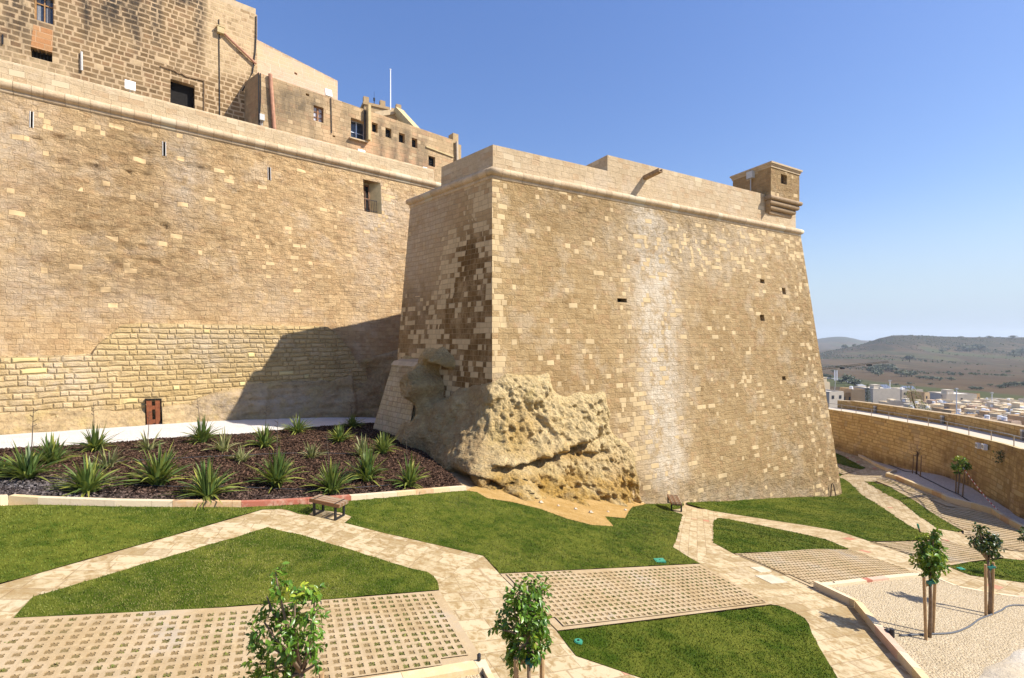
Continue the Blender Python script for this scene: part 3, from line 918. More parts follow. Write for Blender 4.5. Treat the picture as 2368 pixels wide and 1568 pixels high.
def rock_mat(name, cream, ochre, grey, scale=1.0, bumpd=.12):
    s = S(name, .95, .1)
    oc = s.attr('ochre'); gr = s.attr('grey')
    n1 = s.noise(s.obj, .9 * scale, 7, .68); n2 = s.noise(s.obj, 4.5 * scale, 8, .72, .4); n3 = s.noise(s.obj, 16 * scale, 6, .75)
    strat = s.noise(s.scale(s.obj, (.35, .35, 3.2)), 1.6 * scale, 6, .65)
    vor = s.vor(s.obj, 7 * scale)
    c = s.mix(s.sm(n2, .3, .7), tuple(x * .62 for x in cream), cream)
    c = s.mix(s.m('MULTIPLY', s.sm(s.noise(s.obj, .8, 5, .65), .5, .65), .45), c, (.5, .39, .15))
    c = s.mix(s.m('MULTIPLY', oc, s.sm(n1, .2, .62), clamp=True), c, s.mix(s.sm(n2, .35, .65), tuple(x * .6 for x in ochre), ochre))
    c = s.mix(s.m('MULTIPLY', gr, s.sm(s.noise(s.obj, 1.9, 6, .7), .3, .62), clamp=True), c, grey)
    c = s.mix(s.m('MULTIPLY', s.sm(strat, .52, .62), .25), c, tuple(x * .7 for x in ochre))
    c = s.mix(s.m('MULTIPLY', s.sm(n3, .5, .8), .3), c, tuple(x * .55 for x in cream))
    h = s.m('ADD', s.m('MULTIPLY', n2, 1.2), s.m('ADD', s.m('MULTIPLY', n3, .35), s.m('MULTIPLY', strat, .6)))
    h = s.m('ADD', h, s.m('MULTIPLY', vor, .5))
    return s.fin(c, s.bump(h, 1.0, bumpd))


M_ROCK = rock_mat('limestone_rock', (.72, .56, .3), (.5, .3, .075), (.4, .265, .125), bumpd=.16)
M_STRATA = rock_mat('bedrock_strata', (.52, .39, .22), (.4, .25, .1), (.42, .34, .26), .8, .08)

# bedrock under the apron: strata that bulge out of the wall foot
BR_X = [-420, 0, 100, 330, 420, 470, 540, 640, 720, 760, 830, 900, 960]
BR_Y = [985, 955, 945, 945, 930, 915, 890, 872, 870, 880, 835, 812, 800]
us = np.linspace(U0 + 4, uat(985, -4), 330); nv = 40
V = []
for u in us:
    z = -3.0
    for _ in range(6):
        p = cpt(u, z); x_, y_ = pix(p); z = (CY - np.interp(x_, BR_X, BR_Y)) / F * p[1]
    for k in range(nv):
        t = k / (nv - 1)
        zz = z * (1 - t) + (-7.0) * t
        x_, y_ = pix(cpt(u, zz))
        base_o = .34 if x_ < 812 else .0
        V.append(cpt(u, zz, base_o + .02 + .5 * min(1, t * 1.4) ** .7 - (.12 if k == 0 else 0)))
V = np.array(V); n = len(V)
st = np.stack([V[:, 0] * .3, V[:, 1] * .3, V[:, 2] * 2.6], 1)
dd = fbm(st, 1.2, 5, 61) * .42 + fbm(V, 1.4, 4, 62) * .2
V[:, 0] += NC[0] * dd; V[:, 1] += NC[1] * dd
m = nv
ii = (np.arange(len(us) - 1)[:, None] * m + np.arange(m - 1)[None, :]).ravel()
q = np.stack([ii, ii + 1, ii + m + 1, ii + m], 1)
qc = V[q].mean(1); cx_, cy_ = pix(qc)
keep = ~((cx_ > door_px[0] - 1) & (cx_ < door_px[2] + 3) & (cy_ > door_px[1]))
px, py = pix(V)
mobj('bedrock', V, q[keep], M_STRATA, curtain, attrs={'ochre': np.clip(.35 + .5 * blob(px, py, 760, 860, 120, 25) + .4 * blob(px, py, 480, 880, 60, 40), 0, 1), 'grey': np.clip(.8 * blob(px, py, 640, 930, 120, 30) + .5 * blob(px, py, 500, 950, 60, 40), 0, 1)}, smooth=True)

# rusted metal door in the apron
s = S('rusted_steel', .85, .2)
n1 = s.noise(s.obj, 5, 6, .7)
M_RUST = s.fin(s.mix(s.sm(n1, .3, .7), (.13, .04, .018), (.22, .075, .03)), s.bump(n1, .3, .01))
dz0 = G(356, 991)
dp = {}
for nm, (x, y) in {'bl': (340, 990), 'br': (372, 986), 'tr': (371, 926), 'tl': (337, 927)}.items():
    r = ray(x, y)
    z = None; o_ = .55
    Y = 25.0
    for _ in range(12):
        zz = r[2] * Y
        Y = (cpl(zz) + o_) / float(NC @ r[:2])
    dp[nm] = r * Y
dp['bl'][2] -= .25; dp['br'][2] -= .25
quad_d = [dp['bl'], dp['br'], dp['tr'], dp['tl']]
door = thing('rusted_door', tuple(dp['bl'] * .5 + dp['br'] * .5), 'narrow rust-red steel door with a slot down its middle, in the foot of the curtain wall', 'door')
nb = np.array([NC[0], NC[1], 0])
def dq(s, t, o_=0.0): return bi(quad_d, s, t) + nb * o_
def plate(mb, s0, s1, t0, t1, oa, ob):
    mb.hexa([dq(s0, t0, oa), dq(s1, t0, oa), dq(s1, t0, ob), dq(s0, t0, ob)], [dq(s0, t1, oa), dq(s1, t1, oa), dq(s1, t1, ob), dq(s0, t1, ob)])
for s0, s1 in ((0.02, .4), (.63, .95)):
    mb = MB(); plate(mb, s0, s1, 0, 1, .02, .06); mb.build('door_leaf', M_RUST, door)
for t0, t1 in ((.72, .84), (.28, .4)):
    mb = MB(); plate(mb, .39, .64, t0, t1, .0, .045); mb.build('crossbar', M_RUST, door)
mb = MB(); plate(mb, -.04, 1.08, -.02, 1.03, -.75, -.7)
mb.hexa([dq(-.04, -.02, -.75), dq(0, -.02, -.75), dq(0, -.02, 0), dq(-.04, -.02, 0)], [dq(-.04, 1.03, -.75), dq(0, 1.03, -.75), dq(0, 1.03, 0), dq(-.04, 1.03, 0)])
mb.hexa([dq(1.03, -.02, -.75), dq(1.08, -.02, -.75), dq(1.08, -.02, 0), dq(1.03, -.02, 0)], [dq(1.03, 1.03, -.75), dq(1.08, 1.03, -.75), dq(1.08, 1.03, 0), dq(1.03, 1.03, 0)])
mb.hexa([dq(-.04, 1.03, -.75), dq(1.08, 1.03, -.75), dq(1.08, 1.03, 0), dq(-.04, 1.03, 0)], [dq(-.04, 1.06, -.75), dq(1.08, 1.06, -.75), dq(1.08, 1.06, 0), dq(-.04, 1.06, 0)])
mb.build('door_reveal', M_DARK, door)
# sloping natural stone next to the door
mb = MB(); c = (dq(1.5, .22, .1) + dq(1.5, 0, .3)) / 2


# ================================================================== buildings behind the curtain
def vquad(c, x0, x1, ztop, zbot=ZK + .1, ztop2=None):
    """upright wall n.p=c between picture columns x0, x1"""
    r0, r1 = ray(x0, CY)[:2], ray(x1, CY)[:2]
    p0 = r0 * (c / float(NC @ r0)); p1 = r1 * (c / float(NC @ r1))
    return [p3(p0, zbot), p3(p1, zbot), p3(p1, ztop if ztop2 is None else ztop2), p3(p0, ztop)]


# --- big brick house at the left
house = thing('brick_house', (-24, 31, ZK), 'tall dark brick house with black weather streaks and pale mortar, above the curtain wall', 'house')


def m_big(px, py, P):
    n = len(px)
    st = np.zeros(n)
    for x, w_, y1 in ((200, 14, 260), (262, 40, 190), (310, 20, 240), (318, 11, 360), (360, 15, 300), (461, 10, 300), (270, 50, 70), (430, 30, 40), (40, 30, 90)):
        st = np.maximum(st, np.exp(-((px - x) / w_) ** 2) * sstep(py, y1 * .6, 0) * 1.0)
    st = np.maximum(st, .5 * blob(px, py, 40, 60, 80, 60))
    st = np.maximum(st, .12 * sstep(px, 470, 440))
    pale = sstep(px, 462, 480) * sstep(py, 195, 150) * .95
    pale = np.maximum(pale, .5 * blob(px, py, 100, 80, 35, 25))
    pale = np.maximum(pale, .8 * sstep(py, 95 + .22 * px, 112 + .22 * px) * sstep(px, 200, 150))
    patch = .02 + .3 * blob(px, py, 560, 60, 40, 30)
    return {'stain': np.clip(st, 0, 1), 'pale': np.clip(pale, 0, 1), 'patch': np.clip(patch, 0, 1), 'erode': np.ones(n)}


cH = -39.0
hq = vquad(cH, -260, 594.5, 23.85)
hq[3][2] = 23.85
_, inf_h, plH = wall('facade', hq, M_BIG, house, .3, .25, m_big, .015, [(79, -12, 124, 51, .35), (71, 115, 121, 138, .5), (394, 190, 450, 262, .45)], seed=70)
mb = MB()
r0 = hq[1][:2]; r1 = r0 + np.array([-NC[0], -NC[1]]) * 12
mb.add([p3(r0, ZK), p3(r1, ZK), p3(r1, 23.85), p3(r0, 23.85), p3(hq[0][:2], 23.85), p3(hq[0][:2] - NC * 12, 23.85)], [[0, 1, 2, 3], [3, 2, 5, 4]])
mb.build('side_wall', M_TRIM, house)
# upper window
h = inf_h[0]; b = h['back']; nb = h['N']
mb = MB(); mb.add(b * 1.0, [[0, 1, 2, 3]])
win = mb.build('window', M_GLASS, house)
mb = MB()
for s0, s1 in ((.0, .09), (.47, .54), (.93, 1.0)):
    mb.hexa([bi(b, s0, 0) + nb * .02, bi(b, s1, 0) + nb * .02, bi(b, s1, 0) + nb * .08, bi(b, s0, 0) + nb * .08], [bi(b, s0, 1) + nb * .02, bi(b, s1, 1) + nb * .02, bi(b, s1, 1) + nb * .08, bi(b, s0, 1) + nb * .08])
for t0, t1 in ((0, .05), (.68, .72)):
    mb.hexa([bi(b, 0, t0) + nb * .02, bi(b, 1, t0) + nb * .02, bi(b, 1, t0) + nb * .07, bi(b, 0, t0) + nb * .07], [bi(b, 0, t1) + nb * .02, bi(b, 1, t1) + nb * .02, bi(b, 1, t1) + nb * .07, bi(b, 0, t1) + nb * .07])
mb.build('window_frame', plain('ochre_wood', (.32, .18, .07), .6, var=.25), win)
mb = MB()
for s0, s1 in ((.12, .3), (.6, .8)):
    mb.add([bi(b, s0, .05) + nb * .012, bi(b, s1, .05) + nb * .012, bi(b, s1, .98) + nb * .012, bi(b, s0, .98) + nb * .012], [[0, 1, 2, 3]])
mb.build('net_curtain', plain('grey_net', (.2, .21, .23), .8, var=.3, scale=20), win)
h = inf_h[1]; mb = MB(); b = back_panel(mb, h); vent = mb.build('barred_opening', M_DARK, house)
mb = MB()
for s in np.linspace(.1, .9, 6): mb.bar(bi(b, s, 0) + h['N'] * .2, bi(b, s, 1) + h['N'] * .2, .03)
mb.build('bar', M_BLKM, vent)
# orange bricks under the window
h0 = inf_h[0]['front']; h1 = inf_h[1]['front']
s = stone('orange_brick', .315, .5, (.36, .17, .07), (.46, .24, .11), (.55, .4, .25), relief=.02, erode=.3, seed=77)
A = [h1[3], h1[2], h0[1], h0[0]]
mid = [A[0], A[1], A[2] * .8 + A[1] * .2, A[3] * .8 + A[0] * .2]
wall('brick_infill', [np.array(p) + inf_h[0]['N'] * .012 for p in mid], s, house, .4, .4)
h = inf_h[2]; mb = MB(); back_panel(mb, h)
dr = mb.build('doorway', M_DARK, house)
# raised moulding round the doorway
pts = [on_plane(x, y, *plH[:2]) for x, y in ((371, 246), (371, 153), (405, 164), (412, 170), (420, 170), (430, 177), (472, 187), (472, 262))]
mb = MB()
for p, q_ in zip(pts[1:-1], pts[2:]): mb.bar(np.array(p) + h['N'] * .04, np.array(q_) + h['N'] * .04, .07, .09)
mb.build('door_moulding', stone_trim('moulding_stone', (.3, .2, .11)), house)
# crumbling coping along the roof edge
mb = MB()
a, b_ = hq[3], hq[2]
L = np.linalg.norm(b_ - a); x = 0.0
while x < L - .3:
    w_ = random.uniform(.5, 1.1); hh = random.choice([.0, .12, .2, .34, .3]) if x < L - 3.2 else .42
    if hh:
        p = a + (b_ - a) * ((x + w_ / 2) / L)
        cb = MB(); cb.box(p + np.array([-NC[0] * .25, -NC[1] * .25, hh / 2 - .004]), (min(w_, L - x), .5, hh), math.atan2(UC[1], UC[0])); cb.build('coping', M_TRIM, house)
    x += w_
# pinnacle of the church-like block over the roof edge
tur = thing('carved_turret', tuple(on_plane(500, 20, NC3 := np.array([NC[0], NC[1], 0]), -41.0)), 'carved stone turret foot just showing over the brick house roof', 'turret')
mb = MB()
q0 = on_plane(425, 10, NC3, -41.0); q1 = on_plane(533, 10, NC3, -41.0)
for i, (o_, z0, z1) in enumerate(((.0, 24.0, 25.1), (.12, 25.1, 25.35), (.25, 25.35, 25.7), (.38, 25.7, 26.4))):
    a = q0[:2] - UC * o_; b2 = q1[:2] + UC * o_
    mb.prism([tuple(a + NC * o_), tuple(b2 + NC * o_), tuple(b2 - NC * 2), tuple(a - NC * 2)], z0 - (.9 if i == 0 else 0), z1)
for k in range(12):
    p = q0[:2] + (q1[:2] - q0[:2]) * (k + .5) / 12 + NC * .2
    mb.box(p3(p, 25.2), (.18, .14, .3), math.atan2(UC[1], UC[0]))
mb.build('masonry', stone_trim('carved_stone', (.46, .3, .17), .05), tur)
# roof aerial
ae = on_plane(543, 25, NC3, -40.0)
mb = MB(); mb.tube([ae + np.array([0, 0, -1.2]), ae + np.array([0, 0, 2.5])], .035, 6)
u3 = np.array([UC[0], UC[1], .02])
mb.tube([ae + np.array([0, 0, .15]), ae + u3 * 1.1 + np.array([0, 0, .2])], .02, 5); mb.box(ae + u3 * 1.1 + np.array([0, 0, .2]), (.12, .1, .1))
tag(mb.build('roof_aerial', plain('grey_metal', (.2, .2, .22), .5)), 'thin metal aerial with a side arm on the brick house roof', 'aerial')


# pipes and cables (things of their own that hang on the walls)
def on_w(x, y, c, o_=.08): return on_plane(x, y, NC3, c + o_)


M_PIPE = plain('terracotta_pipe', (.4, .2, .12), .7, var=.25, scale=3)
mb = MB(); mb.tube([on_w(511, 71, cH, .12), on_w(540, 99, cH, .14), on_w(592, 148, cH, .14)], .085, 8)
tag(mb.build('drain_pipe', M_PIPE), 'slanting red-brown drain pipe across the brick house corner', 'pipe')
mb = MB(); p = on_w(510, 71, cH, .15); mb.box(p, (.42, .3, .42), math.atan2(UC[1], UC[0])); mb.box(p + np.array([0, 0, .23]), (.5, .36, .06), math.atan2(UC[1], UC[0]))
tag(mb.build('pipe_hopper', M_TRIMY), 'pale stone hopper at the top of the slanting drain pipe', 'hopper')
mb = MB(); mb.tube([on_w(506, 45, cH, .04), on_w(507, 150, cH, .04), on_w(508, 268, cH, .04)], .03, 6)
tag(mb.build('wall_cable', M_BLKM), 'thin dark cable running straight down the brick facade', 'cable')
mb = MB(); mb.tube([on_w(592, 38, cH, .05), on_w(592, 80, cH, .06), on_w(590, 120, cH, .06), on_w(587, 140, cH, .07), on_w(584, 168, cH, .07), on_w(572, 190, cH, .07), on_w(560, 210, cH, .05)], .04, 6)
tag(mb.build('wall_cable', M_BLKM), 'black cable bending down the corner of the brick house', 'cable')
mb = MB(); mb.tube([on_w(188.5, 120, cH, .1), on_w(189, 163, cH, .1)], .06, 8)
tag(mb.build('vent_pipe', plain('pale_pipe', (.5, .48, .45), .5)), 'short pale vent pipe low on the brick facade', 'pipe')
mb = MB(); mb.tube([on_w(6, 80, cH, .06), on_w(6, 102, cH, .06)], .04, 6)
tag(mb.build('vent_pipe', M_BLKM), 'short dark rod on the brick facade at the left edge', 'pipe')

# --- lower terrace house
cT = -36.9
terr = thing('terrace_house', (-10, 37, ZK), 'long two-storey sandstone house with small square windows behind the curtain parapet', 'house')


def m_terr(px, py, P):
    n = len(px)
    topy = np.interp(px, [590, 1070], [168, 325])
    st = .95 * blob(px, py, 660, 250, 50, 40) + .8 * blob(px, py, 690, 230, 70, 25)
    for x, w_, a in ((800, 12, .6), (880, 9, 1.0), (912, 9, .9), (940, 10, 1.0), (968, 8, .9), (985, 7, .7), (720, 10, .5)):
        st = st + a * np.exp(-((px - x) / w_) ** 2) * sstep(py, topy - 5, topy + 30)
    pale = .95 * sstep(py, topy + 55, topy + 85) * sstep(px, 790, 850) + .5 * blob(px, py, 780, 350, 40, 30)
    pale *= sstep(px, 1015, 985)
    return {'stain': np.clip(st, 0, 1) * .85, 'pale': np.clip(pale, 0, 1) * .8, 'patch': Z(n) + .05, 'erode': np.ones(n)}


tq = vquad(cT, 597, 1048, 18.58, ztop2=18.1)
WINS = [(725, 243, 748, 279, .3), (811, 272, 846, 322, .55), (860, 278, 873, 301, .45), (891, 290, 905, 313, .45), (922, 301, 936, 324, .45), (952, 312, 965, 335, .45), (990.5, 355, 1006, 380, .45), (769, 311, 775, 315, .3), (707, 214, 715, 219, .3)]
_, inf_t, plT = wall('facade', tq, M_TERR, terr, .3, .25, m_terr, .02, WINS, seed=80)
rr_ = ray(565, CY)[:2]; pS = rr_ * ((cH + .02) / float(NC @ rr_))
wall('side_wall', [p3(pS, ZK), tq[0], tq[3], p3(pS, 18.58)], M_TERR, terr, .3, .3, lambda px, py, P: {'stain': Z(len(px)) + .4}, .02, seed=81, front_ref=(-1, -.5, 0))
mb = MB()
a, b_ = tq[3], tq[2]
bk = np.array([NC[0], NC[1], 0]) * -6
mb.add([a, b_, b_ + bk, a + bk], [[0, 1, 2, 3]])
mb.add([tq[1], tq[1] + bk, tq[2] + bk, tq[2]], [[0, 1, 2, 3]])
mb.build('roof', M_TRIM, terr)
for i, h in enumerate(inf_t):
    b = h['back']; nb = h['N']
    mb = MB(); back_panel(mb, h)
    wn_ = mb.build('window' if i < 7 else 'vent_hole', M_DARK if i in (3, 6, 7, 8) else (M_CURTN if i == 0 else M_GLASS), terr)
    if i >= 7: continue
    fm = M_WOOD if i == 0 else (plain('aluminium', (.6, .62, .64), .35, .6) if i == 1 else M_BLKM)
    mb = MB()
    for s0 in (.0, .5, 1.0):
        mb.bar(bi(b, s0, 0) + nb * .04, bi(b, s0, 1) + nb * .04, .12 if i == 0 else .07, up=(NC[0], NC[1], 0))
    for t0 in ((0, .33, .66, 1.0) if i == 0 else (0, .45, 1.0)):
        mb.bar(bi(b, 0, t0) + nb * .04, bi(b, 1, t0) + nb * .04, .1 if t0 in (0, 1.0) else .05)
    if i in (3, 6):
        for s0 in (.2, .4, .6, .8): mb.bar(bi(b, s0, 0) + nb * .18, bi(b, s0, 1) + nb * .18, .03)
        for t0 in (.2, .4, .6, .8): mb.bar(bi(b, 0, t0) + nb * .18, bi(b, 1, t0) + nb * .18, .03)
    mb.build('window_frame', fm, wn_)
# projecting pier next to the glazed bay, sill, chimney
mb = MB()
p0 = on_w(846, 300, cT, 0); p1 = on_w(852, 300, cT, 0)
mb.prism([tuple(p0[:2]), tuple(p0[:2] + NC * .5), tuple(p1[:2] + NC * .5), tuple(p1[:2])], on_w(846, 326, cT)[2], 18.62)
mb.build('pier', M_TRIMY, terr)
mb = MB(); mb.tube([on_w(843.5, 256, cT, .16), on_w(843.5, 322, cT, .16)], .07, 8); mb.build('downpipe', M_BLKM, terr)
mb = MB(); mb.bar(on_w(808, 318.5, cT, .14), on_w(850, 330, cT, .14), .25, .1); mb.build('sill', M_TRIM, terr)
p = on_w(1050, 372, cT, 0); q1 = on_w(1066, 372, cT, 0)
mb = MB()
mb.prism([tuple(p[:2]), tuple(q1[:2]), tuple(q1[:2] - NC * 1.2), tuple(p[:2] - NC * 1.2)], ZK, 17.85)
mb.prism([tuple(p[:2] - UC * .12), tuple(p[:2] + UC * .45), tuple(p[:2] + UC * .45 - NC * .8), tuple(p[:2] - UC * .12 - NC * .8)], 17.85, 18.75)
mb.build('chimney', stone_trim('chimney_stone', (.46, .33, .18)), terr)
mb = MB(); mb.bar(on_w(985, 325 + 14, cT, .05), on_w(1048, 367 - 4, cT, .05), .1, .12); mb.build('string_course', M_TRIMY, terr)
mb = MB(); mb.tube([on_w(1056, 328, cT, .15), on_w(1057, 380, cT, .15)], .11, 8)
tag(mb.build('drain_pipe', plain('pale_drain', (.52, .42, .3), .7)), 'pale upright drain pipe on the chimney end of the terrace house', 'pipe')
mb = MB(); mb.tube([on_w(624.5, 172, cT, .16), on_w(628, 215, cT, .16), on_w(634.5, 306, cT, .16)], .13, 9)
tag(mb.build('drain_pipe', M_PIPE), 'thick upright red-brown drain pipe near the terrace house corner', 'pipe')
mb = MB()
for dx in (0, .12): mb.tube([on_w(597.5, 168, cT, .08) + np.array([UC[0] * dx, UC[1] * dx, 0]), on_w(598, 230, cT, .08) + np.array([UC[0] * dx, UC[1] * dx, 0]), on_w(598.5, 296, cT, .08)], .035, 6)
tag(mb.build('wall_cable', M_BLKM), 'pair of dark cables down the terrace house corner', 'cable')
mb = MB(); mb.tube([on_w(765, 226, cT, .06), on_w(767, 308, cT, .06)], .03, 6)
tag(mb.build('wall_cable', M_BLKM), 'thin conduit between the terrace house windows', 'cable')
mb = MB(); mb.box(on_w(605.5, 272, cT, .15), (.3, .22, .42), math.atan2(UC[1], UC[0])); mb.bar(on_w(603, 278, cT, .1), on_w(603.5, 296, cT, .1), .03); mb.bar(on_w(607, 278, cT, .1), on_w(606.5, 292, cT, .1), .03)
tag(mb.build('junction_box', M_GREYP), 'grey box on the terrace house wall beside the corner cables', 'electric box')

# --- rendered house behind, church gable, turret, mast
pink = thing('rendered_house', (-17, 40, ZK), 'pinkish rendered house with a plain flat wall behind the terrace house', 'house')


def m_pink(px, py, P):
    ty = np.interp(px, [597, 780], [95, 185])
    return {'stain': np.clip(sstep(py, ty + 8, ty) * .8, 0, 1), 'pale': .8 * sstep(py, ty + 55, ty + 20), 'patch': Z(len(px)), 'erode': np.ones(len(px))}


pq = vquad(-41.0, 560, 780.5, 23.35, ZK, 22.1)
_, inf_p, _ = wall('wall', pq, M_PINK, pink, .3, .25, m_pink, .01, [(683, 152, 690, 157, .3)], seed=90)
mb = MB(); back_panel(mb, inf_p[0]); mb.build('vent_hole', M_DARK, pink)
mb = MB(); mb.add([pq[3], pq[2], pq[2] + bk, pq[3] + bk], [[0, 1, 2, 3]]); mb.add([pq[1], pq[1] + bk, pq[2] + bk, pq[2]], [[0, 1, 2, 3]]); mb.build('roof', M_TRIM, pink)

ch = thing('church_gable', tuple(on_plane(915, 260, NC3, -48.)), 'pale stone gable end with a moulded cornice rising over the terrace house roof', 'gable')
cG = -48.0
def pg(x, y, o_=0.0): return on_plane(x, y, NC3, cG + o_)
apex = pg(920, 258); ridge_d = np.array([-NC[0], -NC[1], 0])
# gable end faces right; its long eave runs away to the left
gx = unit([.60, -.80]); gx3 = np.array([gx[0], gx[1], 0])
A0 = at(921, 251, 52.0); A1 = at(966, 300, 50.0)
A2 = at(866, 258.5, 50.5)
mb = MB()
dn = np.array([0, 0, -1.0])
back_ = A2 - A0
for k, (o_, z0, z1) in enumerate(((0.0, 0, -.55), (-.25, -.55, -1.0), (-.4, -1.0, -1.35), (-.6, -1.35, -6))):
    # cornice steps under the left eave
    w0 = unit(np.cross(unit(back_), [0, 0, 1])); w0 = w0 if w0[1] < 0 else -w0
    a = A0 + w0 * (o_); b_ = A2 + w0 * (o_)
    mb.hexa([a + dn * -z1, b_ + dn * -z1, b_ - w0 * 2 + dn * -z1, a - w0 * 2 + dn * -z1], [a + dn * -z0, b_ + dn * -z0, b_ - w0 * 2 + dn * -z0, a - w0 * 2 + dn * -z0])
mb.build('cornice', M_TRIM, ch)
mb = MB()
sl_ = unit(A1 - A0); off = np.array([0, 0, -1.0])
for k, (wd_, dz) in enumerate(((.5, -.25), (.36, -.7), (.22, -1.05))):
    mb.bar(A0 + np.array([0, -.1 + .1 * k, dz]), A1 + sl_ * 4 + np.array([0, -.1 + .1 * k, dz]), 1.0 - .25 * k, wd_)
mb.build('raking_cornice', M_TRIMY, ch)
mb = MB(); mb.add([A0 + off * .9, A1 + sl_ * 4 + off * .9, A1 + sl_ * 4 + off * 8, A0 + off * 8], [[0, 1, 2, 3]]); mb.build('gable_wall', M_TRIMY, ch)
tw = at(868, 262, 56.0)
crt = thing('crenellated_turret', tuple(tw), 'small square turret top with battlements behind the terrace house roof', 'turret')
mb = MB()
mb.box(tw + np.array([0, 2.0, -2.0]), (4.6, 4.0, 5.2), .5)
mb.box(tw + np.array([0, 2.0, .75]), (4.9, 4.3, .3), .5)
for a, b_ in ((-2.1, 0.1), (-.2, .1), (1.7, .1), (2.1, 1.9), (-2.1, 3.9), (2.1, 3.9)):
    c_, s_ = math.cos(.5), math.sin(.5)
    lx, ly = a, b_ - 2.0
    mb.box(tw + np.array([lx * c_ - ly * s_, 2.0 + lx * s_ + ly * c_, 1.2]), (.6, .5, .6), .5)
mb.build('masonry', stone_trim('turret_stone', (.44, .31, .17)), crt)
am = at(865, 243, 57.5)
mb = MB(); mb.tube([am + np.array([0, 0, -.6]), am + np.array([0, 0, .8])], .05, 6); mb.tube([am + np.array([0, 0, .5]), am + np.array([0, 0, .85])], .11, 6); mb.tube([am + np.array([0, 0, .8]), am + np.array([0, 0, 1.6])], .015, 5)
tag(mb.build('antenna', M_BLKM), 'slim dark antenna on the crenellated turret', 'antenna')
fp = at(902.5, 250, 53.0)
mb = MB(); mb.tube([fp + np.array([0, 0, -5]), fp + np.array([0, 0, 4.25])], [.09, .055], 8); mb.box(fp + np.array([0, 0, 4.3]), (.14, .14, .1))
tag(mb.build('flagpole', M_WHITE), 'bare white flagpole against the blue sky', 'flagpole')

# floodlights along the curtain parapet
def floodlight(x, y, label, big=1.0, c=-35.0, tilt=.4):
    p = on_plane(x, y, NC3, c)
    t = thing('floodlight', tuple(p), label, 'floodlight', 'white floodlights on the old walls')
    mb = MB(); rz = math.atan2(UC[1], UC[0])
    n3 = np.array([NC[0], NC[1], 0]); u_ = np.array([UC[0], UC[1], 0])
    h_ = .28 * big; w_ = .24 * big
    lo = p - np.array([0, 0, h_]); hi = p + np.array([0, 0, h_]) + n3 * -.18
    mb.hexa([lo - u_ * w_ - n3 * .12, lo + u_ * w_ - n3 * .12, lo + u_ * w_ + n3 * .1, lo - u_ * w_ + n3 * .1], [hi - u_ * w_ - n3 * .1, hi + u_ * w_ - n3 * .1, hi + u_ * w_ + n3 * .1, hi - u_ * w_ + n3 * .1])
    mb.build('lamp_body', M_WHITE, t)
    mb = MB(); mb.bar(lo - n3 * .05, lo - n3 * .05 - np.array([0, 0, .25]), .06); mb.bar(lo - u_ * w_ - n3 * .05, lo + u_ * w_ - n3 * .05, .04); mb.build('bracket', M_GREYP, t)


floodlight(301, 197, 'white floodlight on the curtain parapet left of the dark doorway', 1.0)
floodlight(760, 214, 'white floodlight on the terrace house roof edge against the pink wall', 1.0, cT - .3)
floodlight(837, 355, 'white floodlight tilted on the curtain parapet under the glazed bay', 1.1)
floodlight(901, 377, 'white floodlight on the curtain parapet under the small square windows', 1.15)
floodlight(984, 392, 'small white floodlight at the right end of the curtain parapet', .75)
M_PLANK = plain('dark_plank', (.07, .04, .03), .7)
for (x0, y0, x1, y1, lb) in ((724.6, 328, 753, 338.5, 'dark plank lying on the parapet below the wood-framed window'), (858, 369, 879, 375.5, 'shorter dark plank lying on the parapet between two floodlights')):
    mb = MB(); mb.bar(on_plane(x0, y0, NC3, -35.2), on_plane(x1, y1, NC3, -35.2), .25, .14)
    tag(mb.build('plank', M_PLANK), lb, 'plank', 'planks on the curtain parapet')

# ================================================================== garden ground
def dens(pts, step=.4, close=True):
    out = []
    n = len(pts)
    for i in range(n if close else n - 1):
        a = np.asarray(pts[i], float); b = np.asarray(pts[(i + 1) % n], float)
        k = max(1, int(np.linalg.norm(b - a) / step))
        for q in range(k): out.append(a + (b - a) * q / k)
    if not close: out.append(np.asarray(pts[-1], float))
    return out


def inside(P, poly):
    poly = np.asarray(poly); x, y = P[:, 0], P[:, 1]; r = np.zeros(len(P), bool); j = len(poly) - 1
    for i in range(len(poly)):
        xi, yi = poly[i]; xj, yj = poly[j]
        c = ((yi > y) != (yj > y)) & (x < (xj - xi) * (y - yi) / (yj - yi + 1e-15) + xi)
        r ^= c; j = i
    return r


def edge_dist(P, poly):
    poly = np.asarray(poly, float); d = np.full(len(P), 1e9)
    for i in range(len(poly)):
        a = poly[i]; b = poly[(i + 1) % len(poly)]; ab = b - a
        t = np.clip(((P - a) @ ab) / (ab @ ab + 1e-12), 0, 1)
        d = np.minimum(d, np.linalg.norm(P - (a + t[:, None] * ab), axis=1))
    return d


def flat(poly, lift, step=.5):
    """triangulated sheet draped on the garden surface"""
    out = dens(poly, step)
    P = np.array(out); lo, hi = P.min(0), P.max(0)
    gx, gy = np.meshgrid(np.arange(lo[0] + step * .5, hi[0], step), np.arange(lo[1] + step * .5, hi[1], step))
    g = np.stack([gx.ravel(), gy.ravel()], 1)
    g = g + RNG.uniform(-.1, .1, g.shape) * step
    if len(g):
        g = g[inside(g, P)]
        g = g[edge_dist(g, P) > step * .3] if len(g) else g
    pts = [Vector(p) for p in out] + [Vector(p) for p in g]
    n = len(out)
    vs, es, fs, *_ = delaunay_2d_cdt(pts, [(i, (i + 1) % n) for i in range(n)], [list(range(n))], 1, 1e-5)
    v = np.array([(p.x, p.y) for p in vs])
    z = -H(v[:, 0], v[:, 1]) + lift
    V = np.column_stack([v, z])
    F_ = []
    for f in fs:
        a, b, c = [v[i] for i in f[:3]]
        F_.append(list(f) if (b[0] - a[0]) * (c[1] - a[1]) - (b[1] - a[1]) * (c[0] - a[0]) > 0 else list(f)[::-1])
    return V, F_


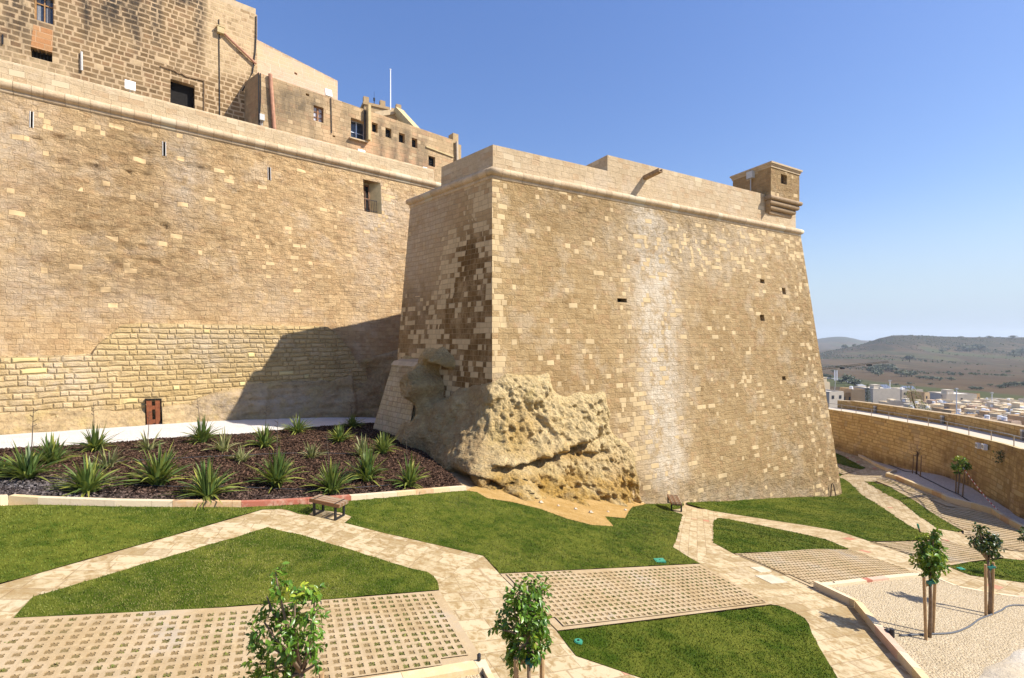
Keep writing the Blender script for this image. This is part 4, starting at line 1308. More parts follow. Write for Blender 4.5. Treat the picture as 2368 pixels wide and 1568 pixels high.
def rotuv(V, ang, ox=0, oy=0):
    c, s_ = math.cos(ang), math.sin(ang)
    return np.stack([V[:, 0] * c + V[:, 1] * s_ + ox, -V[:, 0] * s_ + V[:, 1] * c + oy], 1)


def sheet(name, poly, lift, mat, kind='structure', step=.5, ang=0.0, label=None, attrs=None):
    V, F_ = flat(poly, lift, step)
    at_ = attrs(V) if attrs else None
    o = mobj(name, V, np.array(F_), mat, None, uv=rotuv(V, ang), attrs=at_)
    if kind: o['kind'] = kind
    if label: o['label'] = label
    return o


# materials
s = S('soil', .95, .1)
n1 = s.noise(s.obj, 2, 6, .7); n2 = s.noise(s.obj, 18, 5, .75)
M_SOIL = s.fin(s.mix(s.sm(n1, .3, .7), (.36, .25, .13), (.52, .39, .22)), s.bump(n2, .8, .03))

s = S('sandy_rubble', .95, .1)
n1 = s.noise(s.obj, 1.2, 6, .7); n2 = s.noise(s.obj, 14, 6, .75); vv = s.vor(s.obj, 5)
c = s.mix(s.sm(n1, .3, .7), (.36, .215, .062), (.48, .315, .125))
c = s.mix(s.sm(vv, .12, .04), c, (.58, .45, .27))
M_SAND = s.fin(c, s.bump(s.m('SUBTRACT', n2, s.m('MULTIPLY', vv, .5)), .9, .05))


def flag_mat(name, course=.34, width=.62, seed=0.0, tone=1.0):
    s = S(name, .85, .25)
    r1, r2, r3, j, d = cells(s, course, width, .3, .012, seed=seed)
    n1 = s.noise(s.obj, 1.1, 6, .7, .4); n2 = s.noise(s.obj, 6, 6, .7, .6); n3 = s.noise(s.obj, 30, 4, .7)
    a = s.mix(r1, tuple(tone * x for x in (.5, .36, .175)), tuple(tone * x for x in (.72, .55, .3)))
    a = s.mix(s.m('MULTIPLY', s.sm(r3, .86, .88), .5), a, (.46, .37, .24))
    bl = s.sm(s.m('ADD', s.m('MULTIPLY', n2, .7), s.m('ADD', s.m('MULTIPLY', n1, .45), s.m('MULTIPLY', r2, .12))), .56, .72)
    a = s.mix(s.m('MULTIPLY', bl, .7), a, tuple(tone * x for x in (.85, .69, .43)))
    a = s.mix(s.m('MULTIPLY', s.sm(n2, .52, .36), .7), a, tuple(tone * x for x in (.44, .28, .11)))
    a = s.mix(s.m('MULTIPLY', s.sm(r2, .985, .99), .8), a, (.42, .15, .09))
    a = s.mix(s.m('MULTIPLY', s.m('SUBTRACT', 1.0, j), .55), a, (.26, .17, .085))
    return s.fin(a, s.bump(s.m('ADD', s.m('MULTIPLY', j, .6), s.m('ADD', s.m('MULTIPLY', n2, .5), s.m('MULTIPLY', n3, .2))), .6, .012))


M_FLAG = flag_mat('flagstone', tone=.64)
M_FLAGF = flag_mat('flagstone_small', .26, .55, 40.0, .64)


def gravel_mat(name, c1, c2, c3, scale=26):
    s = S(name, .9, .2)
    v = s.nd('ShaderNodeTexVoronoi', {'Scale': scale}); s.put(v.inputs['Vector'], s.obj)
    sp = s.nd('ShaderNodeSeparateColor', {0: v.outputs['Color']})
    n1 = s.noise(s.obj, .7, 5, .65); n2 = s.noise(s.obj, 5, 5, .65)
    c = s.mix(sp.outputs[0], c1, c2)
    c = s.mix(s.m('MULTIPLY', s.sm(sp.outputs[1], .75, .95), .6), c, c3)
    c = s.mix(s.m('MULTIPLY', s.sm(n1, .5, .75), .45), c, tuple(x * .82 for x in c1))
    c = s.mix(s.m('MULTIPLY', s.sm(n2, .56, .74), .35), c, c3)
    h = s.m('SUBTRACT', 1.0, s.m('MULTIPLY', v.outputs['Distance'], 1.2))
    return s.fin(c, s.bump(s.m('ADD', h, s.m('MULTIPLY', n2, .8)), 1.0, .03))


M_GRAV = gravel_mat('cream_gravel', (.41, .315, .185), (.56, .46, .31), (.44, .35, .24))
M_GRAVW = gravel_mat('white_gravel', (.6, .56, .5), (.74, .71, .66), (.6, .55, .47), 22)
M_GRAVG = gravel_mat('grey_gravel', (.42, .35, .28), (.58, .5, .42), (.34, .28, .22), 22)

s = S('lawn_turf', .95, .05)
n1 = s.noise(s.obj, .55, 5, .62); n2 = s.noise(s.obj, 2.6, 6, .7, .5); n3 = s.noise(s.obj, 26, 5, .75)
c = s.mix(s.sm(s.m('ADD', s.m('MULTIPLY', n1, .5), s.m('MULTIPLY', n2, .5)), .38, .62), (.045, .075, .006), (.14, .15, .022))
c = s.mix(s.m('MULTIPLY', s.sm(n3, .45, .75), .5), c, (.03, .05, .006))
M_TURF = s.fin(c, s.bump(n3, .9, .03))
s = S('grass_blade', .7, .25)
n1 = s.noise(s.obj, .55, 5, .62); n2 = s.noise(s.obj, 2.6, 6, .7, .5)
rnd = s.attr('tint'); dry = s.attr('dry')
c = s.mix(s.sm(s.m('ADD', s.m('MULTIPLY', n1, .4), s.m('MULTIPLY', n2, .6)), .42, .57), (.05, .09, .004), (.18, .2, .022))
c = s.mix(s.m('MULTIPLY', rnd, .55), c, (.05, .105, .008))
c = s.mix(s.m('MULTIPLY', dry, .75), c, (.25, .205, .07))
M_BLADE = s.fin(c)

s = S('bark_mulch', .95, .1)
v = s.nd('ShaderNodeTexVoronoi', {'Scale': 18.0}); s.put(v.inputs['Vector'], s.scale(s.obj, (1, .6, 1)))
sp = s.nd('ShaderNodeSeparateColor', {0: v.outputs['Color']})
c = s.mix(sp.outputs[0], (.03, .016, .01), (.1, .055, .035))
gry = s.attr('grey')
c = s.mix(s.m('MULTIPLY', gry, .8), c, s.mix(sp.outputs[1], (.05, .042, .04), (.15, .135, .13)))
M_MULCH = s.fin(c, s.bump(v.outputs['Distance'], 1.0, .05))
s = S('bark_chip', .9, .15)
c = s.mix(s.attr('tint'), (.02, .011, .007), (.17, .095, .06))
c = s.mix(s.attr('grey'), c, s.mix(s.attr('tint'), (.04, .034, .033), (.27, .245, .24)))
M_CHIP = s.fin(c)

s = S('concrete_paver', .9, .2)
n1 = s.noise(s.obj, .9, 5, .65); n2 = s.noise(s.obj, 7, 6, .7); n3 = s.noise(s.obj, 40, 4, .7)
c = s.mix(s.sm(n1, .35, .65), (.38, .27, .14), (.45, .345, .215))
c = s.mix(s.m('MULTIPLY', s.sm(n2, .5, .7), .6), c, (.52, .395, .22))
c = s.mix(s.m('MULTIPLY', s.sm(n1, .58, .68), .45), c, (.34, .3, .25))
c = s.mix(s.m('MULTIPLY', s.attr('tint'), .3), c, (.26, .19, .1))
M_PAVE = s.fin(c, s.bump(s.m('ADD', n2, s.m('MULTIPLY', n3, .5)), .5, .015))
s = S('paver_fill', .95, .1)
gr = s.attr('green'); n2 = s.noise(s.obj, 40, 5, .75)
c = s.mix(gr, (.29, .2, .095), (.16, .155, .045))
c = s.mix(s.m('MULTIPLY', s.sm(n2, .45, .7), .5), c, (.27, .2, .11))
M_FILL = s.fin(c, s.bump(n2, 1.0, .03))

# base earth under everything
gx, gy = np.meshgrid(np.arange(-46, 64.1, 1.0), np.arange(-8, 66.1, 1.0))
V = np.column_stack([gx.ravel(), gy.ravel(), -H(gx.ravel(), gy.ravel()) - .06])
m = gx.shape[1]
ii = (np.arange(gx.shape[0] - 1)[:, None] * m + np.arange(m - 1)[None, :]).ravel()
qf = np.stack([ii, ii + 1, ii + m + 1, ii + m], 1)
fc = V[qf].mean(1)
# keep the earth inside the ditch only (left of the rampart line)
qf = qf[(fc[:, 0] < 38 + .1 * (fc[:, 1] - 20))]
o = mobj('ground', V, qf, M_SOIL); o['kind'] = 'structure'

# -------- picture outlines of the garden surfaces
LAWN_A = [(-330, 1172), (0, 1173), (87, 1169), (264, 1174), (399, 1175), (558, 1176), (640, 1170), (711, 1168), (855, 1156), (964, 1146), (1078, 1136),
          (1103, 1140), (1126, 1154), (1185, 1163), (1250, 1179), (1309, 1201), (1368, 1216), (1418, 1219), (1398, 1196), (1445, 1200), (1451, 1188), (1462, 1174), (1492, 1166), (1560, 1158), (1582, 1158),
          (1577, 1176), (1555, 1180), (1556, 1183), (1577, 1190), (1575, 1201), (1565, 1245), (1555.5, 1267), (1617, 1304.5), (1154.6, 1328), (1118, 1287.7), (1026, 1265.5), (889, 1234.8), (796, 1211),
          (814, 1197), (786, 1187), (727, 1180), (712, 1194), (652, 1179), (606, 1180), (579, 1188), (420, 1234.6), (240, 1285.6), (0, 1353), (-330, 1450)]
LAWN_C = [(30, 1432.5), (78, 1383), (186, 1351.5), (420, 1281), (619, 1222.6), (650, 1229.6), (691, 1238), (811, 1274), (947, 1316.8), (988, 1325), (1001, 1336), (1009, 1347), (1014, 1366.4), (759, 1388.6), (520, 1407), (390, 1416), (210, 1423.5)]
LAWN_D = [(1289, 1463.5), (1540, 1434), (1780, 1404), (1799, 1402.5), (1815, 1408), (1860, 1431), (1870, 1445), (1877.5, 1469), (1898, 1506.5), (1935, 1568), (1985, 1650), (1700, 1650), (1474, 1568), (1332, 1519)]
LAWN_E = [(1650, 1206), (1656, 1200), (1680, 1200.6), (1765, 1217.7), (1835, 1232), (1907, 1248), (1961, 1270), (1907, 1273.5), (1800, 1277), (1693, 1280), (1649, 1257)]
LAWN_F = [(1588, 1165), (1588, 1157), (1734, 1151), (1850, 1147), (1933, 1143), (1926, 1094), (1949, 1098), (1938, 1103), (1982, 1135), (2044, 1177), (2110, 1221), (2140, 1236), (2177, 1247), (2009, 1252.5), (1941, 1229.5), (1869, 1217), (1734, 1196), (1645, 1182)]
LAWN_G = [(2194, 1312.4), (2215, 1306), (2243, 1302), (2321, 1293), (2367, 1297), (2460, 1310), (2460, 1362), (2367, 1348), (2300, 1340), (2243, 1331)]
LAWN_I = [(1997.7, 1114), (2017.6, 1115), (2059.6, 1128.5), (2115, 1159.5), (2170, 1194), (2225, 1228), (2212, 1231), (2168, 1223.6), (2159, 1217), (2081, 1159.5), (2030, 1132)]
LAWN_J = [(1922, 1045), (1947, 1054), (2002, 1083), (1990, 1086), (1957, 1078), (1922, 1067)]
S1 = [(-330, 1452), (0, 1437), (30, 1434.5), (210, 1425.5), (520, 1409), (759, 1390.6), (1016, 1369), (1062, 1445), (1103, 1509), (1108, 1534), (927, 1567), (500, 1640), (-330, 1790)]
S2 = [(1156, 1330), (1617, 1306.5), (1784, 1400), (1540, 1431), (1289, 1462), (1225, 1398)]
S3 = [(1698, 1282.5), (1963, 1273), (2135, 1333), (2003, 1347), (1880, 1361.5), (1790, 1322)]
S4 = [(2011, 1255), (2176, 1249.5), (2321, 1290), (2243, 1300), (2184, 1311)]
S5 = [(1922, 1069), (1990, 1087), (1949, 1097), (1926, 1093)]
S6 = [(2025, 1113), (2047, 1103.5), (2115, 1129), (2186, 1160), (2215, 1174), (2190, 1172), (2060, 1127)]
S7 = [(2062, 1129), (2190, 1174), (2218, 1177), (2292, 1190), (2367, 1234), (2450, 1262), (2450, 1300), (2367, 1277), (2318, 1271), (2228, 1236), (2228, 1229), (2117, 1160)]
BED = [(-330, 1150), (0, 1149), (90, 1156), (264, 1158), (396, 1161), (558, 1163), (642, 1162), (694, 1159.7), (862, 1147.6), (1074, 1131), (1040, 1098), (985, 1052), (930, 1005), (905, 986), (870, 980.5), (744, 988.6), (658, 995), (583, 1003), (417, 1014), (288, 1023.8), (160, 1033), (0, 1041.5), (-330, 1060)]
WALK = [(-330, 1062), (0, 1043), (160, 1034.5), (288, 1025), (417, 1015.5), (583, 1004.5), (658, 996), (744, 989.6), (870, 981), (905, 986), (940, 958), (860, 948), (680, 956), (536, 970), (433, 978), (320, 985), (160, 991), (0, 996), (-330, 1008)]

PATHS = [
    ('path', [(-330, 1452), (0, 1354), (240, 1286), (420, 1235), (579, 1188.5), (606, 1180.5), (640, 1179), (619, 1222.6), (420, 1281), (186, 1352), (78, 1383.5), (30, 1433), (0, 1437), (-330, 1452.5)], .30, M_FLAG, .020),
    ('path', [(640, 1179), (652, 1179), (712, 1194), (727, 1180), (786, 1187), (814, 1197), (796, 1211), (889, 1235), (1026, 1266), (1118, 1288), (1012, 1352), (1001, 1336), (988, 1325), (947, 1317), (811, 1274), (691, 1238), (619, 1222.6)], -.25, M_FLAG, .024),
    ('path', [(1118, 1288), (1155, 1329), (1225, 1398), (1288, 1463), (1332, 1520), (1474, 1568), (1720, 1655), (1240, 1680), (1160, 1620), (1122, 1568), (1108, 1535), (1103, 1509), (1062, 1445), (1016, 1369), (1014, 1366), (1012, 1352)], .45, M_FLAG, .020),
    ('path', [(1555, 1180), (1577, 1176), (1584, 1174), (1650, 1180), (1662, 1198), (1650, 1206), (1649, 1257), (1617, 1305), (1555.5, 1267), (1565, 1245), (1575, 1201), (1577, 1190), (1555, 1184)], 1.2, M_FLAGF, .020),
    ('path', [(1649, 1257), (1693, 1281), (1700, 1284), (1790, 1322), (1880, 1363), (1975, 1408), (2022, 1468), (2108, 1568), (2180, 1660), (1985, 1652), (1935, 1568), (1898, 1506), (1877, 1469), (1870, 1445), (1860, 1431), (1815, 1408), (1799, 1402), (1784, 1400), (1617, 1305)], .45, M_FLAG, .024),
    ('path', [(1645, 1182), (1734, 1196), (1869, 1217), (1941, 1229.5), (2010, 1253), (2100, 1284), (2184, 1311), (2194, 1313), (2243, 1332), (2367, 1349), (2470, 1364), (2470, 1402), (2367, 1387), (2303, 1378.5), (2213, 1362), (2165, 1341), (2137, 1334), (1963, 1272.5), (1907, 1248.5), (1835, 1232), (1765, 1217.7), (1680, 1200.6), (1662, 1198)], .6, M_FLAG, .020),
    ('path', [(1920, 1032), (1949, 1037), (2004, 1067), (2065, 1093), (2046, 1103), (2023, 1114), (1997, 1114), (2030, 1132), (2081, 1159.5), (2159, 1217), (2168, 1223.6), (2212, 1231), (2227, 1236), (2318, 1272), (2367, 1278), (2470, 1304), (2470, 1330), (2367, 1297), (2321, 1292), (2177, 1248), (2140, 1236), (2110, 1221), (2044, 1177), (1982, 1135), (1938, 1103), (1991, 1086.5), (2002, 1083), (1947, 1053.5), (1922, 1044)], 1.0, M_FLAGF, .022),
]
for nm, poly, ang, mt, lf in PATHS:
    sheet(nm, GL(poly), lf, mt, 'structure', .5, ang)

# gravel
sheet('gravel', GL(WALK), .03, M_GRAVW, 'stuff', .6, label='white gravel walk along the foot of the curtain wall')
GRAV_H = [(1884, 1365), (1900, 1362), (2003, 1350), (2137, 1337), (2166, 1343), (2213, 1363), (2303, 1379.5), (2367, 1388), (2480, 1404), (2600, 1700), (2200, 1680), (2118, 1568), (2028, 1466), (1979, 1406)]
sheet('gravel', GL(GRAV_H), .10, M_GRAV, 'stuff', .5, label='cream gravel bed round the two staked trees')
GRAV_L = [(1104, 1543), (1118, 1568), (1160, 1640), (760, 1690), (935, 1572)]
sheet('gravel', GL(GRAV_L), -.02, M_GRAV, 'stuff', .4, label='small patch of cream gravel below the grid paving')
GRAV_K = [(1921, 1024), (2004, 1044), (2110, 1072), (2203, 1102), (2270, 1146), (2347, 1190), (2400, 1210), (2400, 1250), (2367, 1231), (2292, 1187), (2186, 1158), (2115, 1127), (2049, 1101), (2066, 1093.5), (2004, 1067), (1950, 1037)]
sheet('gravel', GL(GRAV_K), .06, M_GRAVG, 'stuff', .6, label='grey gravel strip along the foot of the rampart')
SANDP = [(1090, 1128), (1078, 1136), (1103, 1140), (1126, 1154), (1185, 1163), (1250, 1179), (1309, 1201), (1368, 1216), (1418, 1219), (1398, 1196), (1445, 1200), (1451, 1188), (1462, 1174), (1492, 1166), (1490, 1150), (1420, 1140), (1300, 1130), (1180, 1120)]
o = sheet('sandy_ground', GL(SANDP), .035, M_SAND, 'structure', .35)


# -------- lawns with real blades
def lawn(poly_px, label, dens_k=1.0, lift=.03, dry=0.0):
    poly = np.array(dens(GL(poly_px), .22)); poly = poly + RNG.normal(0, .014, poly.shape) * np.clip(poly[:, 1:2] / 12, .6, 3)
    V, F_ = flat(poly, lift, .5)
    F_ = np.array(F_)
    tri = V[F_]
    ar = .5 * np.abs((tri[:, 1, 0] - tri[:, 0, 0]) * (tri[:, 2, 1] - tri[:, 0, 1]) - (tri[:, 1, 1] - tri[:, 0, 1]) * (tri[:, 2, 0] - tri[:, 0, 0]))
    cen = tri.mean(1)
    dist = np.linalg.norm(cen[:, :2], axis=1)
    per = dens_k * np.clip(1500 * (9.0 / np.maximum(dist, 6)) ** 1.5, 60, 1900)
    num = RNG.poisson(ar * per)
    vis = (np.abs(cen[:, 0]) < cen[:, 1] * 1.25 + 2)
    num = np.where(vis, num, num // 4)
    idx = np.repeat(np.arange(len(F_)), num)
    r1 = np.sqrt(RNG.random(len(idx))); r2 = RNG.random(len(idx))
    P = tri[idx, 0] * (1 - r1)[:, None] + tri[idx, 1] * (r1 * (1 - r2))[:, None] + tri[idx, 2] * (r1 * r2)[:, None]
    n = len(P)
    dd = np.linalg.norm(P[:, :2], axis=1)
    hgt = RNG.uniform(.015, .038, n) * (1 + .4 * fbm(P, 1.5, 3, 5))
    wd = .004 + .0011 * dd * RNG.uniform(.6, 1.3, n)
    a = RNG.uniform(0, 2 * math.pi, n)
    lean = RNG.uniform(0, .9, n) * hgt
    la = RNG.uniform(0, 2 * math.pi, n)
    side = np.stack([np.cos(a), np.sin(a), np.zeros(n)], 1) * (wd / 2)[:, None]
    tip = P + np.stack([np.cos(la) * lean, np.sin(la) * lean, hgt], 1)
    B = np.stack([P - side, P + side, tip], 1).reshape(-1, 3)
    nv = len(V)
    allv = np.vstack([V, B]); fb = np.arange(n * 3).reshape(-1, 3) + nv
    tint = np.concatenate([np.zeros(nv), np.repeat(RNG.random(n), 3)])
    dn = fbm(allv, .5, 3, 9)
    at_ = {'tint': tint, 'dry': np.clip(dry + .5 * dn, 0, 1)}
    o = mobj('grass', allv, np.vstack([F_, fb]), [M_TURF, M_BLADE], None, attrs=at_, mi=np.concatenate([np.zeros(len(F_)), np.ones(n)]))
    return tag(o, label, kind='stuff')


lawn(LAWN_A, 'long lawn below the flower bed and the rock, reaching the second grid paving', dry=.3)
lawn(LAWN_C, 'pointed lawn between the forked path and the first grid paving', dry=.38)
lawn(LAWN_D, 'dark lawn at the bottom of the picture', dry=.0)
lawn(LAWN_E, 'small wedge of lawn above the third grid paving', dry=.1)
lawn(LAWN_F, 'lawn at the foot of the bastion wall', dry=.05)
lawn(LAWN_G, 'lawn at the right edge behind the gravel bed', dry=.0)
lawn(LAWN_I, 'narrow strip of lawn beside the far path', dry=.15)
lawn(LAWN_J, 'striped lawn behind the bastion corner', dry=.0)


# -------- grid paving with star-shaped openings
CELL = .158
_an = np.linspace(0, 2 * math.pi, 17)[:-1]
_star = np.array([(math.cos(t), math.sin(t)) for t in _an]) * (np.array([.25 + .145 * (abs(math.sin(2 * t))) ** 1.5 for t in _an]))[:, None]
_sq = np.array([(math.cos(t), math.sin(t)) for t in _an]); _sq = _sq / np.abs(_sq).max(1)[:, None] * .5


def grid_paving(poly_px, label, ph=0.0, cell=CELL, green=.3, wide=1.0, border=.1):
    poly = np.array(GL(poly_px))
    base, F_ = flat(poly, .034, .5)
    a = poly @ EA; t = poly @ ED
    ia = np.arange(math.floor(a.min() / (cell * wide)), math.ceil(a.max() / (cell * wide)) + 1)
    it = np.arange(math.floor(t.min() / cell), math.ceil(t.max() / cell) + 1)
    A, T = np.meshgrid((ia + .5) * cell * wide, (it + .5) * cell)
    C = A.ravel()[:, None] * EA + T.ravel()[:, None] * ED
    C = C[inside(C, poly)]
    C = C[edge_dist(C, poly) > cell * .5 + border * .4]
    vis = (np.abs(C[:, 0]) < C[:, 1] * 1.2 + 1.5) & (C[:, 1] > 3.5)
    C = C[vis]
    n = len(C)
    jit = 1 + RNG.uniform(-.12, .12, (n, 16))
    st = C[:, None, :] + (_star[None] * jit[..., None])[..., 0:1] * cell * wide * EA + (_star[None] * jit[..., None])[..., 1:2] * cell * ED
    sq = C[:, None, :] + _sq[None, :, 0:1] * cell * wide * EA + _sq[None, :, 1:2] * cell * ED
    def lift(p, l):
        f = p.reshape(-1, 2); return np.column_stack([f, -H(f[:, 0], f[:, 1]) + l]).reshape(*p.shape[:-1], 3)
    top_lift = .056
    sqv = lift(sq, top_lift); stv = lift(st, top_lift); bt = lift(st, .043); sb = lift(sq, .02)
    V = np.concatenate([sqv, stv, bt], 1).reshape(-1, 3)      # 48 per cell
    k = np.arange(16); k2 = (k + 1) % 16
    ring = np.stack([k, k2, 16 + k2, 16 + k], 1); hole = np.stack([16 + k, 16 + k2, 32 + k2, 32 + k], 1)
    off = (np.arange(n) * 48)[:, None, None]
    f1 = (ring[None] + off).reshape(-1, 4); f2 = (hole[None] + off).reshape(-1, 4)
    # floors as triangle fans via quads: use a 16-gon split into quads
    fl = np.array([[32 + 0, 32 + i, 32 + i + 1, 32 + i + 2] for i in range(1, 14, 2)])
    f3 = (fl[None] + off).reshape(-1, 4)
    gn = np.clip(fbm(np.column_stack([C, C[:, 0] * 0]), .9, 3, 21) * .9 + RNG.uniform(-.5, .7, n) + green, 0, 1)
    gv = np.repeat(gn, 48)
    nb_ = len(base)
    # little tufts in the greener openings
    sel = np.nonzero(gn > .35)[0]
    sel = np.repeat(sel, 5)
    m_ = len(sel)
    p2 = C[sel] + RNG.uniform(-.3, .3, (m_, 1)) * cell * EA + RNG.uniform(-.3, .3, (m_, 1)) * cell * ED
    p3_ = np.column_stack([p2, -H(p2[:, 0], p2[:, 1]) + .043])
    an = RNG.uniform(0, 6.28, m_); w_ = RNG.uniform(.008, .02, m_); hh = RNG.uniform(.015, .035, m_)
    sd_ = np.stack([np.cos(an) * w_, np.sin(an) * w_, an * 0], 1)
    B = np.stack([p3_ - sd_, p3_ + sd_, p3_ + np.stack([RNG.uniform(-.03, .03, m_), RNG.uniform(-.03, .03, m_), hh], 1)], 1).reshape(-1, 3)
    allv = np.vstack([base, V, B])
    green_a = np.concatenate([np.zeros(nb_), gv, np.ones(len(B))])
    faces = [list(map(int, f)) for f in F_] + (np.vstack([f1, f2, f3]) + nb_).tolist() + (np.arange(m_ * 3).reshape(-1, 3) + nb_ + len(V)).tolist()
    mi = np.concatenate([np.zeros(len(F_)), np.zeros(len(f1) + len(f2)), np.ones(len(f3)), np.full(m_, 2)])
    at_ = {'green': green_a, 'tint': np.concatenate([np.zeros(nb_) + .3, np.repeat(RNG.random(n) ** 2, 48), np.repeat(RNG.random(m_), 3)]), 'dry': np.full(len(allv), .35)}
    o = mobj('paving', allv, faces, [M_PAVE, M_FILL, M_BLADE], None, attrs=at_, mi=mi)
    o['kind'] = 'structure'; o['label'] = label
    return o


grid_paving(S1, 'wide grid paving with star openings at the lower left', green=.1)
grid_paving(S2, 'grid paving between the long lawn and the dark lawn', green=.1)
grid_paving(S3, 'grid paving beside the gravel bed', green=.05)
grid_paving(S4, 'grid paving with green rows before the right-hand lawn', green=.5)
grid_paving(S5, 'green striped paving behind the bastion corner', green=.9, cell=.3, wide=1.6)
grid_paving(S6, 'curved paving with white ribs along the far kerb', green=.5, cell=.42, wide=.8)
grid_paving(S7, 'cobbled strip beside the rampart gravel', green=.1, cell=.22)


# -------- mulch bed
poly = GL(BED)
V, F_ = flat(poly, .05, .45); F_ = np.array(F_)
V[:, 2] += .05 * fbm(V, .8, 3, 30)
tri = V[F_]
ar = .5 * np.abs((tri[:, 1, 0] - tri[:, 0, 0]) * (tri[:, 2, 1] - tri[:, 0, 1]) - (tri[:, 1, 1] - tri[:, 0, 1]) * (tri[:, 2, 0] - tri[:, 0, 0]))
cen = tri.mean(1)
vis = np.abs(cen[:, 0]) < cen[:, 1] * 1.2 + 1
num = RNG.poisson(np.where(vis, ar * 420, ar * 20))
idx = np.repeat(np.arange(len(F_)), num); r1 = np.sqrt(RNG.random(len(idx))); r2 = RNG.random(len(idx))
P = tri[idx, 0] * (1 - r1)[:, None] + tri[idx, 1] * (r1 * (1 - r2))[:, None] + tri[idx, 2] * (r1 * r2)[:, None]
n = len(P)
P[:, 2] += .012
d1 = RNG.normal(size=(n, 3)); d1[:, 2] *= .35; d1 /= np.linalg.norm(d1, axis=1)[:, None]
d2 = RNG.normal(size=(n, 3)); d2[:, 2] *= .5; d2 -= (d2 * d1).sum(1)[:, None] * d1; d2 /= np.linalg.norm(d2, axis=1)[:, None]
l_ = RNG.uniform(.03, .085, n)[:, None]; w_ = RNG.uniform(.01, .024, n)[:, None]
Q = np.stack([P - d1 * l_ - d2 * w_, P + d1 * l_ - d2 * w_, P + d1 * l_ + d2 * w_, P - d1 * l_ + d2 * w_], 1).reshape(-1, 3)
nv = len(V)
allv = np.vstack([V, Q])
px, py = pix(allv)
grey = np.clip(sstep(px, 420, -40) * sstep(py, 1085, 1125) * 1.1 + .25 * sstep(py, 1120, 1150), 0, 1) * (.6 + .4 * sstep(fbm(allv, .9, 3, 4), -.3, .2))
tint = np.concatenate([np.zeros(nv), np.repeat(RNG.random(n) ** 1.6, 4)])
o = mobj('bark_mulch', allv, [list(map(int, f)) for f in F_] + (np.arange(n * 4).reshape(-1, 4) + nv).tolist(), [M_MULCH, M_CHIP], None, attrs={'grey': grey, 'tint': tint}, mi=np.concatenate([np.zeros(len(F_)), np.ones(n)]))
tag(o, 'dark bark mulch over the flower bed', kind='stuff')

# -------- kerbs of coloured stones
s = S('kerb_stone', .85, .2)
cc = s.attr('col', True); n1 = s.noise(s.obj, 5, 6, .7); n2 = s.noise(s.obj, 25, 4, .7)
M_KERB = s.fin(s.mix(s.m('MULTIPLY', s.sm(n1, .45, .7), .4), cc, (.66, .55, .4)), s.bump(s.m('ADD', n1, n2), .5, .012))
KC = {'c': (.62, .5, .33), 'o': (.52, .33, .17), 'r': (.36, .12, .075), 'p': (.55, .36, .26), 'y': (.6, .46, .25), 'w': (.68, .58, .44)}


def kerb(px_pts, name, label, h=.15, wd=.2, seq='', lift0=-.05, step=.62, side=1):
    pts = [np.array(G(*p)[:2]) for p in px_pts]
    path = dens(pts, .02, False); path = np.array(path)
    acc = np.concatenate([[0], np.cumsum(np.linalg.norm(np.diff(path, axis=0), axis=1))])
    L = acc[-1]; x = 0.0; i = 0
    mb = MB()
    def P(s_): return np.array([np.interp(s_, acc, path[:, 0]), np.interp(s_, acc, path[:, 1])])
    rs = random.Random(len(px_pts) * 7 + int(px_pts[0][0]))
    corners = [acc[int(np.argmin(np.linalg.norm(path - q, axis=1)))] for q in pts[1:-1]]
    while x < L - .05:
        e = min(L, x + step * rs.uniform(.8, 1.25))
        for c in corners:
            if x + .1 < c < e: e = c
        a, b = P(x), P(e - .006 if e < L else e)
        d = unit(b - a); nn = np.array([-d[1], d[0]]) * wd * side
        def z(p): return -H(*p)[0]
        q = [a, b, b + nn, a + nn]
        mb.cc = KC[seq[i % len(seq)]] if seq else KC[rs.choice('ccyywop')]
        mb.hexa([p3(p, z(p) + lift0) for p in q], [p3(p, z(p) + h) for p in q])
        x = e; i += 1
    o = mb.build(name, M_KERB, color=True)
    return tag(o, label, 'kerb')


kerb([(-330, 1166), (0, 1165), (20, 1163), (87, 1167), (264, 1172.5), (399, 1174), (558, 1175), (640, 1172), (711, 1167), (855, 1155.5), (964, 1145.5), (1078, 1135)], 'bed_kerb', 'low kerb of cream and red stones along the front of the flower bed', .16, .16, 'cycycycccccooorrrrrcccyoyccccorcccccrprrrrprrror')
kerb([(1880, 1362.5), (1975, 1408.5), (2022, 1468), (2108, 1568.5), (2175, 1650)], 'gravel_bed_kerb', 'raised kerb along the left side of the cream gravel bed', .22, .16, 'cyycpcywcpccyc', step=.9)
kerb([(1880, 1362.5), (2003, 1347.5), (2137, 1333.5)], 'gravel_bed_kerb', 'thin kerb with a red stone between the grid paving and the gravel bed', .16, .16, 'cccrpccc', step=.8, side=-1)
kerb([(2137, 1334), (2166, 1341.5), (2213, 1362), (2303, 1378.5), (2367, 1387), (2470, 1402)], 'gravel_bed_kerb', 'flush kerb behind the gravel bed below the right-hand path', .11, .14, 'pccyc', side=-1)
kerb([(700, 1604), (927, 1565.5), (1108, 1534)], 'paving_kerb', 'cream kerb along the near edge of the wide grid paving', .07, .2, 'ccycc', step=1.0, side=-1)
kerb([(1108, 1534), (1123, 1568), (1160, 1630)], 'paving_kerb', 'narrow kerb between the small gravel patch and the path', .06, .1, 'cy', step=1.0)
kerb([(1949, 1037), (2004, 1067), (2066, 1093.5)], 'far_kerb', 'far kerb between the shaded path and the rampart gravel', .25, .2, 'ycy', step=1.2)
kerb([(2047, 1102), (2115, 1127), (2186, 1158), (2292, 1187), (2367, 1231), (2410, 1256)], 'far_kerb', 'long kerb along the gravel strip below the rampart', .28, .2, 'yoycy', step=1.2)
kerb([(2047, 1102), (2066, 1094)], 'far_kerb', 'short cross kerb where the rampart gravel begins', .28, .2, 'c', step=1.2, side=-1)


